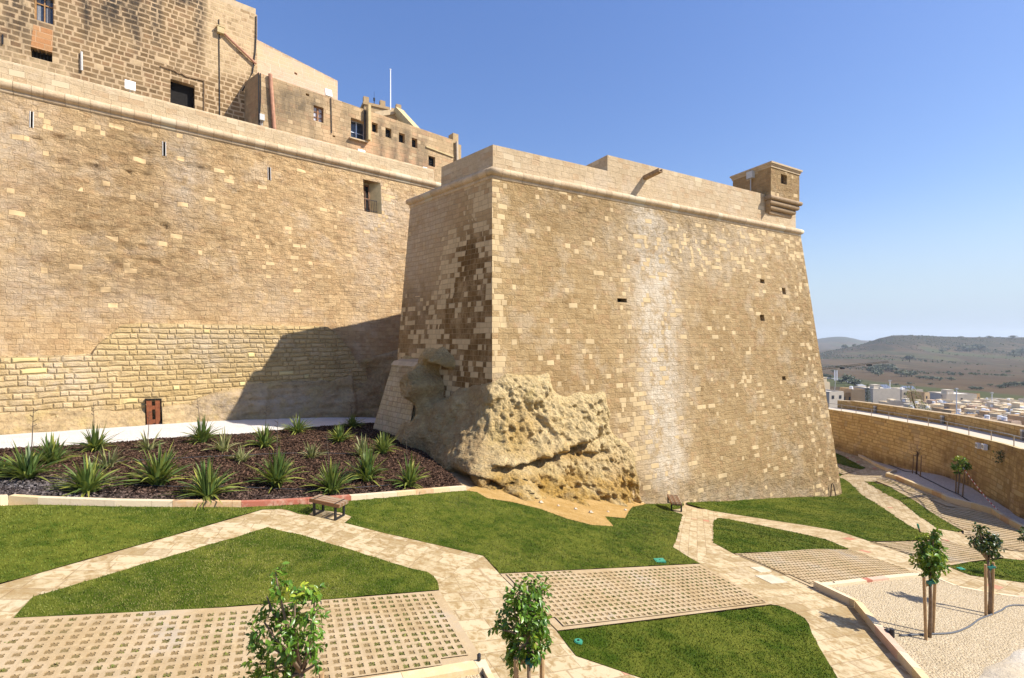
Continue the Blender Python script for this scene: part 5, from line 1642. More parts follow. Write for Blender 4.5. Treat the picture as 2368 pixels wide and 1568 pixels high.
# ================================================================== rock outcrop carrying the bastion corner
def face_pt(q, z, o_=0.0):
    """q metres along the bastion base perimeter: negative on the left face, positive on the right"""
    c = bast(z, 0.0)
    if q < -1.2: n = nL
    elif q > 1.2: n = nR
    else:
        t = (q + 1.2) / 2.4; n = unit(nL * (1 - t) + nR * t)
    p = c[2] + (dR * q if q >= 0 else dL * q)
    return np.array([p[0] + n[0] * o_, p[1] + n[1] * o_, z])


def to_qz(x, y, o_=0.0, left=None):
    """wall coordinates (q,z) of picture point on the surface offset o_ from the wall"""
    best = None
    for n, dd_, bt in ((nL, dL, BAT['L']), (nR, dR, BAT['R'])):
        r = ray(x, y)
        # n.p = n.K + bt*(ZC-z) + o
        Y = (float(n @ Kc) + bt * ZC + o_) / (float(n @ r[:2]) + bt * r[2])
        p = r * Y; c = bast(p[2])[2] + n * 0
        q = float((p[:2] - n * o_ - c) @ dd_)
        ok = (n is nL and q <= .3) or (n is nR and q >= -.3)
        if left is not None: ok = (n is nL) == left
        if ok and best is None: best = (q, p[2])
    return best


def foot(x, y, drop=0.0):
    g = G(x, y)
    z = g[2]
    c = bast(z)[2]
    qL = float((g[:2] - c) @ dL); qR = float((g[:2] - c) @ dR)
    oL = float((g[:2] - c) @ nL); oR = float((g[:2] - c) @ nR)
    # choose the face
    if qR > 0.0: q, o_ = qR, oR
    elif qL < 0.0: q, o_ = qL, oL
    else:                       # in the corner fan
        ang = oL / (oL + oR + 1e-9); q = 1.2 - 2.4 * ang; o_ = math.hypot(g[0] - c[0], g[1] - c[1])
    return q, z, o_


CT = []      # (q, z, protrusion)
for x, y in ((1138, 884), (1170, 866), (1220, 868), (1266, 866), (1280, 904), (1340, 909), (1396, 908), (1408, 955), (1414, 1000), (1442, 1020), (1466, 1050), (1474, 1100), (1494, 1135)):
    q, z = to_qz(x, y, 0.0, False); CT.append((q, z, .02)); CT.append((q + .6, z + .7, -1.1))
for x, y in ((1130, 886), (1095, 893), (1060, 900), (1026, 910)):
    q, z = to_qz(x, y, 0.0, True); CT.append((q, z, .02)); CT.append((q - .1, z + .8, -1.0))
for x, y in ((1034, 850), (1028, 815), (1000, 806), (972, 812), (962, 836)):
    q, z = to_qz(x, y, 0.3, True); CT.append((q, z, .02)); CT.append((q + (.5 if x > 1020 else 0), z + .6, -.8))
for x, y, o_ in ((1000, 836, .95), (985, 830, .95), (1010, 850, .9), (1000, 880, .55), (965, 870, .55), (1015, 930, .6), (990, 960, .9)):
    q, z = to_qz(x, y, o_, True); CT.append((q, z, o_))
for x, y, o_ in ((930, 845, .75), (910, 845, .75), (915, 900, .85), (950, 900, .85)):
    q, z = to_qz(x, y, o_, True); CT.append((q, z, o_ - .3))
for x, y, o_ in ((1090, 930, .35), (1060, 960, .55), (1110, 1000, .95), (1050, 1010, 1.1), (1100, 1060, 1.6), (1030, 1030, 1.25), (1125, 940, .45)):
    q, z = to_qz(x, y, o_, True); CT.append((q, z, o_))
for x, y, o_ in ((1150, 920, .55), (1200, 900, .5), (1250, 930, .65), (1180, 980, .9), (1300, 960, .6), (1370, 950, .45), (1260, 1010, 1.2), (1350, 1010, .95), (1200, 1050, 1.7), (1160, 1070, 1.9), (1300, 1070, 1.6), (1250, 1110, 2.0), (1400, 1050, .9), (1440, 1080, .7), (1380, 1110, 1.6), (1450, 1130, .9), (1320, 1130, 2.0), (1180, 1120, 2.2)):
    q, z = to_qz(x, y, o_, False); CT.append((q, z, o_))
for x, y in ((1100, 1128), (1130, 1146), (1200, 1158), (1280, 1166), (1360, 1170), (1440, 1172), (1478, 1166), (1070, 1112), (1030, 1085), (985, 1050), (935, 1005), (905, 984)):
    q, z, o_ = foot(x, y); CT.append((q, z, o_ - .05)); CT.append((q, z - 1.2, o_ + .1))
q, z = to_qz(1515, 1120, 0, False); CT.append((q, z, -1.2)); CT.append((q, z - 2.5, -1.2))
CT += [(-5.4, -4.5, 1.6), (-4.2, -5, 1.6), (-5.3, -3.5, .7), (-5.6, -5.2, 1.8)]
CT = np.array(CT)
_d = np.sqrt(((CT[:, None, :2] - CT[None, :, :2]) ** 2).sum(-1) + .02)
_w = np.linalg.solve(_d + np.eye(len(CT)) * .05, CT[:, 2] - .3)


def prot(q, z):
    d = np.sqrt((q[:, None] - CT[None, :, 0]) ** 2 + (z[:, None] - CT[None, :, 1]) ** 2 + .02)
    return d @ _w + .3


qs = np.arange(-8.2, 11.2, .055); zs = np.arange(-10.8, -.2, .055)
Qg, Zg = np.meshgrid(qs, zs); q = Qg.ravel(); z = Zg.ravel()
pr = prot(q, z)
QF = [-8.6, -7.6, -5, -1.76, -.41, .14, .63, 2.51, 5.31, 8.58, 10]
OF = [-1.2, 1.4, 1.75, 1.45, 2.1, 3.6, 3.8, 3.6, 2.6, .25, -1.2]
ZF = [-5.8, -5.8, -6, -6, -5.85, -5.8, -6.35, -6.8, -7.6, -8.7, -9]
of_ = np.interp(q, QF, OF); zf_ = np.interp(q, QF, ZF)
pr = np.where(z < zf_, of_, np.minimum(pr, of_ + .15))
pr = np.where(q < -7.6, np.minimum(pr, -1.2 + 1.6 * (q + 8.6)), pr)
base_ = np.array([face_pt(a, b) for a, b in zip(q, z)])
tt = np.clip((q + 1.2) / 2.4, 0, 1)[:, None]
nn = nL * (1 - tt) + nR * tt; nn /= np.linalg.norm(nn, axis=1)[:, None]
n3 = np.column_stack([nn, np.zeros(len(nn))])
P = base_ + n3 * pr[:, None]
px, py = pix(P)
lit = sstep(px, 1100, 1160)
amp = np.clip(pr, 0, 1) * (.12 + .26 * lit)
rid = 1 - np.abs(fbm(P, 1.1, 5, 71))
dd = (1 - lit) * np.clip(pr, 0, 1) * (.2 * fbm(P * [1.6, 1.6, .8], 1.3, 5, 91) + .08 * fbm(P, 5, 3, 92)) + fbm(P, .9, 5, 72) * 1.2 * amp + (rid - .75) * .7 * amp - np.clip(fbm(P, 2.2, 3, 79) - .12, 0, 1) * .3 * lit * np.clip(pr * 2, 0, 1) + fbm(P, 4.2, 4, 73) * .24 * (.4 + lit) * np.clip(pr * 3, 0, 1)
# diagonal overhang on the lit side
ly = np.interp(px, [1100, 1150, 1200, 1290, 1340, 1378, 1420], [1090, 1080, 1074, 1048, 1028, 1010, 1000])
dy = py - ly + 6 * fbm(P, 2.0, 3, 74)
win = sstep(px, 1115, 1165) * sstep(px, 1400, 1365)
dd += win * (.26 * np.exp(-((dy + 12) / 12) ** 2) - .62 * np.exp(-((dy - 11) / 10) ** 2))
ly2 = np.interp(px, [1330, 1380, 1430], [1052, 1046, 1040]); dy2 = py - ly2
dd += sstep(px, 1335, 1350) * sstep(px, 1420, 1390) * (-.35 * np.exp(-((dy2 - 6) / 7) ** 2))
# pitted ochre foot and undercut
low = sstep(py, 1085, 1130) * lit
dd += low * (.5 * fbm(P, 2.3, 4, 75) - .15)
# overhang at the shaded foot
ly3 = np.interp(px, [1040, 1070, 1120, 1180], [1075, 1092, 1105, 1128])
dd += sstep(px, 1035, 1060) * sstep(px, 1200, 1150) * (-.55 * sstep(py - ly3, 0, 12))
# boulder on the ledge, and groove under it
ly4 = np.interp(px, [945, 980, 1035], [872, 862, 850])
dd += sstep(px, 945, 965) * sstep(px, 1040, 1030) * (-.3 * np.exp(-((py - ly4 - 6) / 8) ** 2))
pr2 = pr + dd
P = base_ + n3 * pr2[:, None]
m = len(qs)
ii = (np.arange(len(zs) - 1)[:, None] * m + np.arange(m - 1)[None, :]).ravel()
fq = np.stack([ii, ii + 1, ii + m + 1, ii + m], 1)
keep = (pr2[fq] > -.25).any(1)
t = np.cross(P[fq[:, 1]] - P[fq[:, 0]], P[fq[:, 3]] - P[fq[:, 0]])
fq = fq[keep]
px, py = pix(P)
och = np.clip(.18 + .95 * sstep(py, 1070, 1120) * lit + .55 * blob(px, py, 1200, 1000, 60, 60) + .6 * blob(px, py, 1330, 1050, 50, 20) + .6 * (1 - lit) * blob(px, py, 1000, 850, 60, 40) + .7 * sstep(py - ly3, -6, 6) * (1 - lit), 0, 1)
gry = np.clip(.85 * (1 - lit) * sstep(py, 800, 860) + .6 * blob(px, py, 1440, 1080, 40, 50) + .35 * blob(px, py, 1260, 1050, 120, 25), 0, 1)  # brown shade painted on the unlit side, plus the rock's own duller patches
used = np.unique(fq); rem = np.full(len(P), -1); rem[used] = np.arange(len(used))
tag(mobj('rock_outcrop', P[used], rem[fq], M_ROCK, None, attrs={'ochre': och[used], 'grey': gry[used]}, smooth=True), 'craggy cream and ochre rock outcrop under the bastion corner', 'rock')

# masonry buttress on the ledge at the left end of the rock
bt_ = thing('stone_buttress', tuple(G(925, 980)), 'small block-built stone buttress beside the rock at the left foot of the bastion', 'buttress')
qa0, _ = to_qz(901, 900, .9, True); qa1, _ = to_qz(966, 900, .9, True)
zt_ = to_qz(930, 846, .9, True)[1]; zb_ = -6.6
def bq(q, z, o_): return face_pt(q, z, o_)
za, zb2 = zt_, zb_
ql0, ql1 = qa0 - .75, qa1
wall('masonry', [bq(ql0 - .35, zb2, 1.75), bq(ql1, zb2, 1.75), bq(ql1, za, .8), bq(qa0, za, .8)], M_BUTT, bt_, .12, .12, lambda px, py, P: {'stain': .5 * blob(px, py, 925, 860, 60, 16), 'patch': Z(len(px)) + .15, 'erode': Z(len(px)) + 1.2}, .05, seed=101)
wall('masonry', [bq(ql0 - .35, zb2, -.6), bq(ql0 - .35, zb2, 1.75), bq(qa0, za, .8), bq(qa0, za, -.6)], M_BUTT, bt_, .15, .15, None, .03, seed=102, front_ref=(-1, 0, 0))
mb = MB()
mb.hexa([bq(qa0 - .05, za, .86), bq(ql1, za, .86), bq(ql1, za, -.3), bq(qa0 - .05, za, -.3)], [bq(qa0 - .05, za + .22, .66), bq(ql1, za + .22, .66), bq(ql1, za + .42, -.3), bq(qa0 - .05, za + .42, -.3)])
mb.build('coping', M_TRIM, bt_)

# ================================================================== planting
def leaf_mat(name, a, b, yellow=None, rough=.45, trans=.25):
    s = S(name, rough, .4)
    t = s.attr('tint')
    c = s.mix(t, a, b)
    if yellow: c = s.mix(s.attr('young'), c, yellow)
    s.put(s.b.inputs['Base Color'], c)
    tr = s.nd('ShaderNodeBsdfTranslucent'); s.put(tr.inputs[0], s.mix(.5, c, (.35, .42, .04)))
    mx = s.nd('ShaderNodeMixShader', {0: trans})
    s.nt.links.new(s.b.outputs[0], mx.inputs[1]); s.nt.links.new(tr.outputs[0], mx.inputs[2])
    o = [n for n in s.nt.nodes if n.type == 'OUTPUT_MATERIAL'][0]
    s.nt.links.new(mx.outputs[0], o.inputs[0])
    return s.mat


M_FLAX = leaf_mat('flax_leaf', (.045, .092, .024), (.15, .21, .05), (.4, .38, .07), .4, .22)
M_FLAXV = leaf_mat('striped_flax_leaf', (.14, .16, .06), (.34, .33, .15), (.45, .42, .16), .45, .25)
M_CIT = leaf_mat('citrus_leaf', (.045, .12, .013), (.17, .3, .032), (.5, .56, .05), .32, .22)
M_CITD = leaf_mat('dark_citrus_leaf', (.012, .034, .012), (.04, .085, .025), (.14, .22, .04), .35, .18)
M_STALK = plain('dry_stalk', (.09, .07, .05), .8)
M_BARK = plain('young_bark', (.2, .14, .09), .9, var=.3, scale=14)
M_STAKE = plain('wood_stake', (.4, .26, .13), .8, var=.25, scale=10)


def flax(x, y, hpx, wpx, label, kind='green', n=None, stalk=0, grp='flax clumps in the mulch bed', seed=0):
    rs = random.Random(seed * 31 + 5)
    b = G(x, y, .06)
    sc_ = F / b[1]
    hh = hpx / sc_; rr = wpx * .56 / sc_
    t = thing('flax_plant', tuple(b), label, 'plant', grp)
    n = n or int(84 + 40 * rs.random())
    V = []; F_ = []; T = []; Yg = []
    for i in range(n):
        a = rs.uniform(0, 2 * math.pi); u = rs.random()
        spread = rr * (u ** .8) * rs.uniform(.75, 1.2)
        L = hh * (1.0 - .45 * u * u) * rs.uniform(.6, 1.15)
        droop = rs.random() < .16
        if droop: L *= .8; spread = rr * rs.uniform(.8, 1.15)
        w0 = rs.uniform(.024, .043) * (hh / 1.0) ** .5
        dx, dy = math.cos(a), math.sin(a)
        sx, sy = -dy, dx
        k = 6; b0 = len(V)
        bx_, by_ = b[0] + dx * .08 * rs.random() * 2, b[1] + dy * .08 * rs.random() * 2
        tint = rs.random(); yo = rs.random() ** 6 * 1.2 + (.5 if droop else 0)
        tw = rs.uniform(-.6, .6)
        for j in range(k + 1):
            f = j / k
            out = spread * f ** 1.5
            up = L * (f - (.42 if not droop else .75) * f * f * min(1.5, u * 1.5 + .1))
            ww = w0 * (1 - .15 * (1 - f)) * (1 - f ** 3.0) + .002
            c, s_ = math.cos(tw * f), math.sin(tw * f)
            px_, py_, pz_ = bx_ + dx * out, by_ + dy * out, b[2] + max(up, -.02) - .03 * (1 - f)
            V.append((px_ + sx * ww * c, py_ + sy * ww * c, pz_ + ww * s_))
            V.append((px_, py_, pz_ - ww * .5))
            V.append((px_ - sx * ww * c, py_ - sy * ww * c, pz_ - ww * s_))
            T += [tint] * 3; Yg += [yo * f] * 3
        for j in range(k):
            q = b0 + j * 3
            F_ += [[q, q + 1, q + 4, q + 3], [q + 1, q + 2, q + 5, q + 4]]
    mobj('leaf_clump', V, F_, M_FLAXV if kind == 'striped' else M_FLAX, t, attrs={'tint': T, 'young': np.clip(Yg, 0, 1)}, smooth=True)
    if stalk:
        mb = MB()
        for i in range(stalk):
            a = rs.uniform(-.15, .15); p0 = Vector(b) + Vector((rs.uniform(-.1, .1), 0, .1))
            tp = p0 + Vector((a * hh, 0, hh * 1.55))
            mb.tube([p0, (p0 + tp) / 2 + Vector((.02, 0, 0)), tp], [.013, .011, .006], 5)
            for j in range(4):
                f = .72 + .07 * j; c = p0.lerp(tp, f); mb.bar(c, c + Vector((rs.choice((-1, 1)) * .1, .02, .06)), .012)
        mb.build('flower_stalk', M_STALK, t)
    return t


FL = [
    (65, 1112, 100, 140, 'large dark flax clump at the left end of the bed', 'green', 1),
    (-4, 1105, 60, 90, 'yellowing flax clump cut by the left edge', 'green', 0),
    (120, 1075, 70, 95, 'flax clump just behind the large one at the left end', 'green', 0),
    (220, 1046, 68, 90, 'dark flax clump at the back of the bed, left of the rusted door', 'green', 1),
    (203, 1144, 98, 140, 'broad bright flax clump over the grey mulch at the front left', 'green', 0),
    (250, 1085, 60, 75, 'pale flax clump tucked between two dark ones on the left', 'striped', 0),
    (345, 1045, 55, 62, 'pale flax clump below the rusted door', 'striped', 1),
    (366, 1128, 112, 140, 'tall flax clump with one yellow leaf, third along the front row', 'green', 0),
    (468, 1026, 66, 76, 'dark upright flax clump right of the rusted door', 'green', 1),
    (517, 1048, 60, 66, 'pale striped flax in the back row beside the dark upright clump', 'striped', 0),
    (480, 1156, 98, 150, 'low spreading flax clump at the front middle near the kerb', 'green', 0),
    (559, 1070, 42, 66, 'small pale striped flax in the middle of the bed', 'striped', 0),
    (612, 1036, 58, 72, 'flax clump in the back row just left of the wall shadow', 'green', 1),
    (640, 1128, 96, 118, 'tall dark flax clump left of the slatted bench', 'green', 1),
    (688, 1003, 46, 70, 'dark flax clump in the shade beside the gravel walk', 'green', 0),
    (720, 1063, 50, 66, 'pale striped flax standing alone in the middle right', 'striped', 0),
    (768, 1144, 82, 116, 'flax clump directly behind the slatted bench', 'green', 1),
    (785, 1025, 48, 66, 'flax clump at the edge of the wall shadow with yellow tips', 'green', 0),
    (815, 990, 34, 60, 'small dark flax farthest back in the shade', 'green', 1),
    (836, 1060, 62, 62, 'pale flax leaning behind the tall clump on the right', 'striped', 0),
    (848, 1116, 92, 92, 'tall flax clump with bent tips right of the bench', 'green', 0),
    (886, 1050, 58, 68, 'dark flax wholly in shade near the rock', 'green', 0),
    (946, 1130, 82, 88, 'flax clump at the right end of the bed near the red kerb', 'green', 1),
]
for i, (x, y, h_, w_, lb, kd, stl) in enumerate(FL): flax(x, y, h_, w_, lb, kd, 44 if kd == 'striped' else None, stl, seed=i)


def add_leaf(V, F_, T, Yg, c, d, L, wd, rs, tint, yo, curl=.18):
    d = d.normalized(); u = Vector((0, 0, 1)) if abs(d.z) < .9 else Vector((1, 0, 0))
    s_ = d.cross(u).normalized(); n = s_.cross(d).normalized()
    roll = rs.uniform(-.9, .9); s_, n = s_ * math.cos(roll) + n * math.sin(roll), n * math.cos(roll) - s_ * math.sin(roll)
    b0 = len(V)
    prof_ = ((0, .06), (.22, .75), (.5, 1.0), (.78, .68), (1.0, .03))
    for f, w_ in prof_:
        p = c + d * (L * f) - n * (curl * L * f * f)
        V.append(p + s_ * (wd * w_) + n * (wd * w_ * .3)); V.append(p); V.append(p - s_ * (wd * w_) + n * (wd * w_ * .3))
        T += [tint] * 3; Yg += [yo] * 3
    for j in range(4):
        q = b0 + 3 * j
        F_ += [[q, q + 1, q + 4, q + 3], [q + 1, q + 2, q + 5, q + 4]]


def citrus(base, clumps, label, trunk_top, nleaf, leaf_len=.085, seed=0, mat=None, young=(), grp='young citrus trees in the garden', bend=(0, 0), trunk_r=.035, dens_=1.0):
    """clumps: (centre, radius) spheres of foliage in space"""
    rs = random.Random(seed)
    base = Vector(base)
    t = thing('citrus_tree', tuple(base), label, 'tree', grp)
    mb = MB(); tp = Vector(trunk_top)
    mid = base.lerp(tp, .5) + Vector((bend[0], bend[1], 0))
    mb.tube([base - Vector((0, 0, .1)), base.lerp(mid, .5) + Vector((bend[0] * .4, 0, 0)), mid, tp], [trunk_r, trunk_r * .9, trunk_r * .85, trunk_r * .7], 8)
    for c, r in clumps:
        c = Vector(c)
        e = tp.lerp(c, .55) + Vector((rs.uniform(-.06, .06), rs.uniform(-.06, .06), 0))
        mb.tube([tp - Vector((0, 0, .05)), e, c, c + Vector((rs.uniform(-.5, .5) * r, rs.uniform(-.5, .5) * r, r * .6))], [trunk_r * .55, trunk_r * .4, trunk_r * .28, .006], 5)
    mb.build('trunk', M_BARK, t, smooth=True)
    V = []; F_ = []; T = []; Yg = []
    tot = sum(r ** 2 for _, r in clumps)
    for ci, (c, r) in enumerate(clumps):
        c = Vector(c)
        k = int(nleaf * r * r / tot)
        # twigs: leaves arranged in sprigs so the crown shows gaps
        for s_ in range(max(1, k // 7)):
            dv = Vector((rs.gauss(0, 1), rs.gauss(0, 1), rs.gauss(0, 1))).normalized()
            p = c + dv * r * rs.uniform(.35, .95)
            ax = (dv + Vector((0, 0, rs.uniform(-.3, .8)))).normalized()
            yo = 0.0
            if ci in young and dv.z > .0 and rs.random() < .75: yo = rs.uniform(.6, 1)
            elif rs.random() < .12: yo = rs.uniform(.1, .4)
            for l in range(7):
                a = rs.uniform(0, 6.28)
                o_ = ax.cross(Vector((math.cos(a), math.sin(a), .3))).normalized()
                d = (o_ * rs.uniform(.7, 1.1) + ax * rs.uniform(.1, .7) + Vector((0, 0, -.35)))
                L = leaf_len * rs.uniform(.7, 1.25)
                add_leaf(V, F_, T, Yg, p + ax * (l - 3) * leaf_len * .22, d, L, L * .23, rs, rs.random() * (.6 + .4 * (dv.z > 0)), yo, rs.uniform(.05, .35))
    mobj('crown', [tuple(v) for v in V], F_, mat or M_CIT, t, attrs={'tint': T, 'young': Yg}, smooth=True)
    return t


def cl(list_, Y0, rs=None):
    """clumps given as picture points, depth offset and picture radius"""
    return [(tuple(at(x, y, Y0 + dy)), r / (F / Y0)) for x, y, r, dy in list_]


# foreground left tree
Y1 = 5.3
B1 = np.array([(697 - CX) / F * Y1, Y1, 0]); B1[2] = gz(B1[0], B1[1])
C1 = cl([(640, 1345, 34, 0), (622, 1392, 18, .1), (682, 1372, 26, -.05), (728, 1375, 30, .1), (650, 1420, 24, .15), (612, 1440, 34, .0), (672, 1430, 44, .12), (720, 1440, 42, -.1), (598, 1482, 28, .1),
         (650, 1490, 42, -.15), (715, 1492, 42, .12), (684, 1530, 36, .1), (600, 1535, 32, .0), (636, 1545, 30, -.1), (580, 1572, 26, .1), (735, 1530, 18, 0), (622, 1585, 30, .1)], Y1)
citrus(B1, C1, 'bright leafy citrus tree with yellow-green shoots in the left foreground', tuple(at(697, 1545, Y1)), 1600, .074, 3, young=(2, 4), trunk_r=.036, grp='citrus trees in the foreground')
mb = MB(); p = at(743, 1555, Y1 - .15); mb.tube([p, (p[0], p[1], gz(p[0], p[1]) - .1)], .03, 8)
tag(mb.build('tree_stake', M_STAKE), 'wooden stake top just showing right of the left foreground tree', 'stake')

# foreground middle tree with three stakes
Y2 = 5.7
B2 = np.array([(1224 - CX) / F * Y2, Y2, 0]); B2[2] = gz(B2[0], B2[1])
C2 = cl([(1222, 1362, 26, 0), (1250, 1358, 18, .1), (1195, 1375, 24, -.1), (1232, 1398, 32, .1), (1190, 1412, 30, .1), (1225, 1440, 42, -.1), (1172, 1440, 26, .1), (1255, 1452, 24, 0), (1196, 1470, 34, .15),
         (1240, 1482, 30, .1), (1146, 1452, 12, 0), (1200, 1510, 28, 0), (1234, 1512, 20, -.1), (1184, 1535, 22, 0)], Y2)
citrus(B2, C2, 'dense dark green citrus tree with stakes in the middle foreground', tuple(at(1222, 1470, Y2)), 1900, .074, 5, young=(), trunk_r=.028, grp='citrus trees in the foreground')


def stakes(pts, label, bar=None, tie=None, r=.025, mat=None, grp='stakes holding young trees'):
    """pts: list of (top xyz, bottom xyz)"""
    t = thing('tree_stakes', tuple(pts[0][1]), label, 'stakes', grp)
    for a, b_ in pts:
        mb = MB(); mb.tube([a, b_], r, 8); mb.build('stake', mat or M_STAKE, t)
    if bar:
        mb = MB(); mb.bar(bar[0], bar[1], .03, .06); mb.build('crossbar', mat or M_STAKE, t)
    if tie is not None:
        mb = MB(); mb.bar(np.array(tie) - [.09, 0, 0], np.array(tie) + [.09, .0, .02], .08, .05); mb.bar(np.array(tie) - [.03, 0, .08], np.array(tie) + [.03, 0, .08], .03)
        mb.build('tie', plain('green_tie', (.02, .16, .13), .5), t)


def dn(p): return np.array([p[0], p[1], gz(p[0], p[1]) - .1])


a, b_ = at(1193, 1522, Y2 - .1), at(1253, 1512, Y2 + .12)
stakes([(a, dn(a)), (b_, dn(b_))], 'pair of stakes under the dense middle foreground tree', (at(1196, 1530, Y2), at(1252, 1526, Y2)), at(1232, 1527, Y2 - .03), .03)

# two staked trees in the gravel bed
g3 = G(2148, 1484, .1)
Y3 = g3[1]
C3 = cl([(2158, 1232, 14, 0), (2152, 1255, 20, .1), (2130, 1268, 12, 0), (2168, 1262, 10, 0), (2152, 1290, 26, -.1), (2130, 1300, 16, .1), (2174, 1300, 16, 0), (2152, 1318, 18, 0), (2168, 1285, 14, .1)], Y3)
citrus(g3, C3, 'tall narrow green citrus tree on the gravel with two stakes', tuple(at(2150, 1310, Y3)), 1300, .1, 7, young=(1, 5, 6), bend=(.02, 0), trunk_r=.04, grp='staked trees on the gravel')
st = []
for (x0, y0, x1, y1) in ((2136, 1335, 2141, 1490), (2162, 1325, 2156, 1474)):
    b_ = G(x1, y1, .0); tp = at(x0, y0, b_[1]); st.append((tp, b_ - np.array([0, 0, .1])))
stakes(st, 'two wooden stakes with crossbar round the narrow tree on the gravel', (at(2139, 1353, Y3), at(2167, 1343, Y3)), at(2152, 1347, Y3 - .04), .03)
g4 = G(2285, 1428, .1); Y4 = g4[1]
C4 = cl([(2262, 1222, 10, 0), (2272, 1240, 16, .1), (2290, 1246, 18, 0), (2304, 1262, 12, .1), (2256, 1258, 12, 0), (2278, 1262, 20, -.1), (2245, 1246, 8, 0), (2288, 1278, 14, 0), (2300, 1245, 10, 0)], Y4)
citrus(g4, C4, 'round-headed dark tree with a leaning trunk on the gravel', tuple(at(2283, 1292, Y4)), 1000, .09, 9, mat=M_CITD, bend=(.06, 0), trunk_r=.045, grp='staked trees on the gravel')
st = []
for (x0, y0, x1, y1) in ((2278, 1305, 2279, 1434), (2296, 1300, 2293, 1430)):
    b_ = G(x1, y1, .0); tp = at(x0, y0, b_[1]); st.append((tp, b_ - np.array([0, 0, .1])))
stakes(st, 'two wooden stakes with crossbar round the dark round-headed tree', (at(2279, 1318, Y4), at(2302, 1309, Y4)), at(2291, 1312, Y4 - .04), .03)
# tree cut by the right edge
g5 = G(2384, 1345, .0); Y5 = g5[1]
C5 = cl([(2372, 1238, 16, 0), (2388, 1226, 18, .1), (2396, 1252, 18, 0), (2378, 1255, 10, 0)], Y5)
citrus(g5, C5, 'dark leafy tree cut off by the right edge', tuple(at(2385, 1262, Y5)), 500, .1, 11, mat=M_CITD, grp='staked trees on the gravel')
# two thin trees in the rampart gravel
g6 = G(2214, 1144); Y6 = g6[1]
C6 = cl([(2214, 1062, 8, 0), (2224, 1074, 10, .2), (2208, 1078, 9, 0), (2234, 1078, 8, 0), (2216, 1088, 8, 0), (2228, 1066, 6, 0)], Y6)
citrus(g6, C6, 'small leafy tree between thin stakes before the rampart', tuple(at(2218, 1095, Y6)), 600, .14, 13, young=(0,), trunk_r=.05, grp='thin trees before the rampart')
M_STK2 = plain('old_stake', (.2, .13, .07), .9)
st = []
for (x0, y0, x1, y1) in ((2211, 1092, 2209, 1143), (2229, 1093, 2225, 1150)):
    b_ = G(x1, y1); st.append((at(x0, y0, b_[1]), b_))
stakes(st, 'thin stakes of the small leafy tree before the rampart', r=.035, mat=M_STK2)
g7 = G(2118, 1098); Y7 = g7[1]
t = thing('bare_tree', tuple(g7), 'bare dead sapling between thin stakes in the rampart shade', 'tree', 'thin trees before the rampart')
mb = MB(); tp = at(2121, 1044, Y7); mb.tube([g7, tp], [.06, .045], 7); mb.build('trunk', plain('dark_bark', (.06, .035, .025), .9), t)
mb = MB(); rs = random.Random(4)
for i in range(26):
    a = Vector(tp) + Vector((0, 0, rs.uniform(-.5, .35))); d = Vector((rs.uniform(-1, 1), rs.uniform(-1, 1), rs.uniform(-.1, .9))).normalized()
    m_ = a + d * rs.uniform(.2, .4); mb.tube([a, m_, m_ + (d + Vector((0, 0, .3))) * .25], [.014, .009, .004], 4)
mb.build('twig', plain('grey_twig', (.13, .09, .06), .9), t)
st = []
for (x0, y0, x1, y1) in ((2112, 1051, 2109, 1096), (2130, 1053, 2127, 1104)):
    b_ = G(x1, y1); st.append((at(x0, y0, b_[1]), b_))
stakes(st, 'thin stakes of the bare sapling', (at(2111, 1052, Y7), at(2122, 1054, Y7)), None, .035, M_STK2)


# ================================================================== benches
s = S('bench_wood', .6, .3)
n1 = s.noise(s.scale(s.obj, (2, 2, 9)), 4, 5, .65)
M_BWOOD = s.fin(s.mix(s.attr('tint'), s.mix(n1, (.19, .08, .03), (.32, .16, .07)), s.mix(n1, (.36, .27, .17), (.5, .4, .28))))


def bench(fl, fr, bl, hgt, nsl, label):
    """fl, fr, bl: floor positions of front-left, front-right, back-left leg corners"""
    fl, fr, bl = [np.asarray(p, float) for p in (fl, fr, bl)]
    U = unit(fr - fl); W = bl - fl; W = W - U * (W @ U); depth = np.linalg.norm(W); W = W / depth
    L = np.linalg.norm(fr - fl); up = np.array([0, 0, 1.0])
    t = thing('slatted_bench', tuple((fl + fr) / 2 + W * depth / 2), label, 'bench', 'slatted benches in the garden')
    ov = .09
    z = hgt - .09
    for i in range(nsl):
        w_ = -.02 + (depth + .04) * i / (nsl - 1)
        a = fl - U * ov + W * w_ + up * (hgt - .045); b_ = fr + U * ov + W * w_ + up * (hgt - .045)
        mb = MB(); mb.bar(a, b_, .032, .09)
        o = mb.build('slat', M_BWOOD, t)
        at_ = o.data.attributes.new('tint', 'FLOAT', 'POINT')
        at_.data.foreach_set('value', [((i * 37) % 10) / 10.0] * len(o.data.vertices))
    for e, s_ in ((fl, 1), (fr, -1)):
        mb = MB()
        e0 = e + U * .035 * s_; e1 = e0 + W * depth
        mb.bar(e0, e0 + up * z, .075, .04, up=U); mb.bar(e1, e1 + up * z, .075, .04, up=U)
        mb.bar(e0 + up * .02, e1 + up * .02, .06, .04); mb.bar(e0 + up * (z - .02), e1 + up * (z - .02), .06, .04)
        mb.bar(e0 + up * (hgt + .004) - W * .03, e1 + up * (hgt + .004) + W * .03, .03, .012)
        mb.build('leg_frame', M_BLKM, t)


def Gs(x, y): return G(x, y, .03)


f_l, f_r = Gs(723.5, 1194), Gs(778, 1206)
b_l = Gs(746, 1184)
bench(f_l, f_r, b_l, .44, 10, 'slatted wooden bench with black legs at the bend of the path below the flower bed')
f_l, f_r = Gs(1552.5, 1183), Gs(1576, 1187)
Ub = unit(f_r - f_l); dirb = np.array([.13, 1, 0]); 
b_l = f_l + np.array([.28, 1.15, .0])
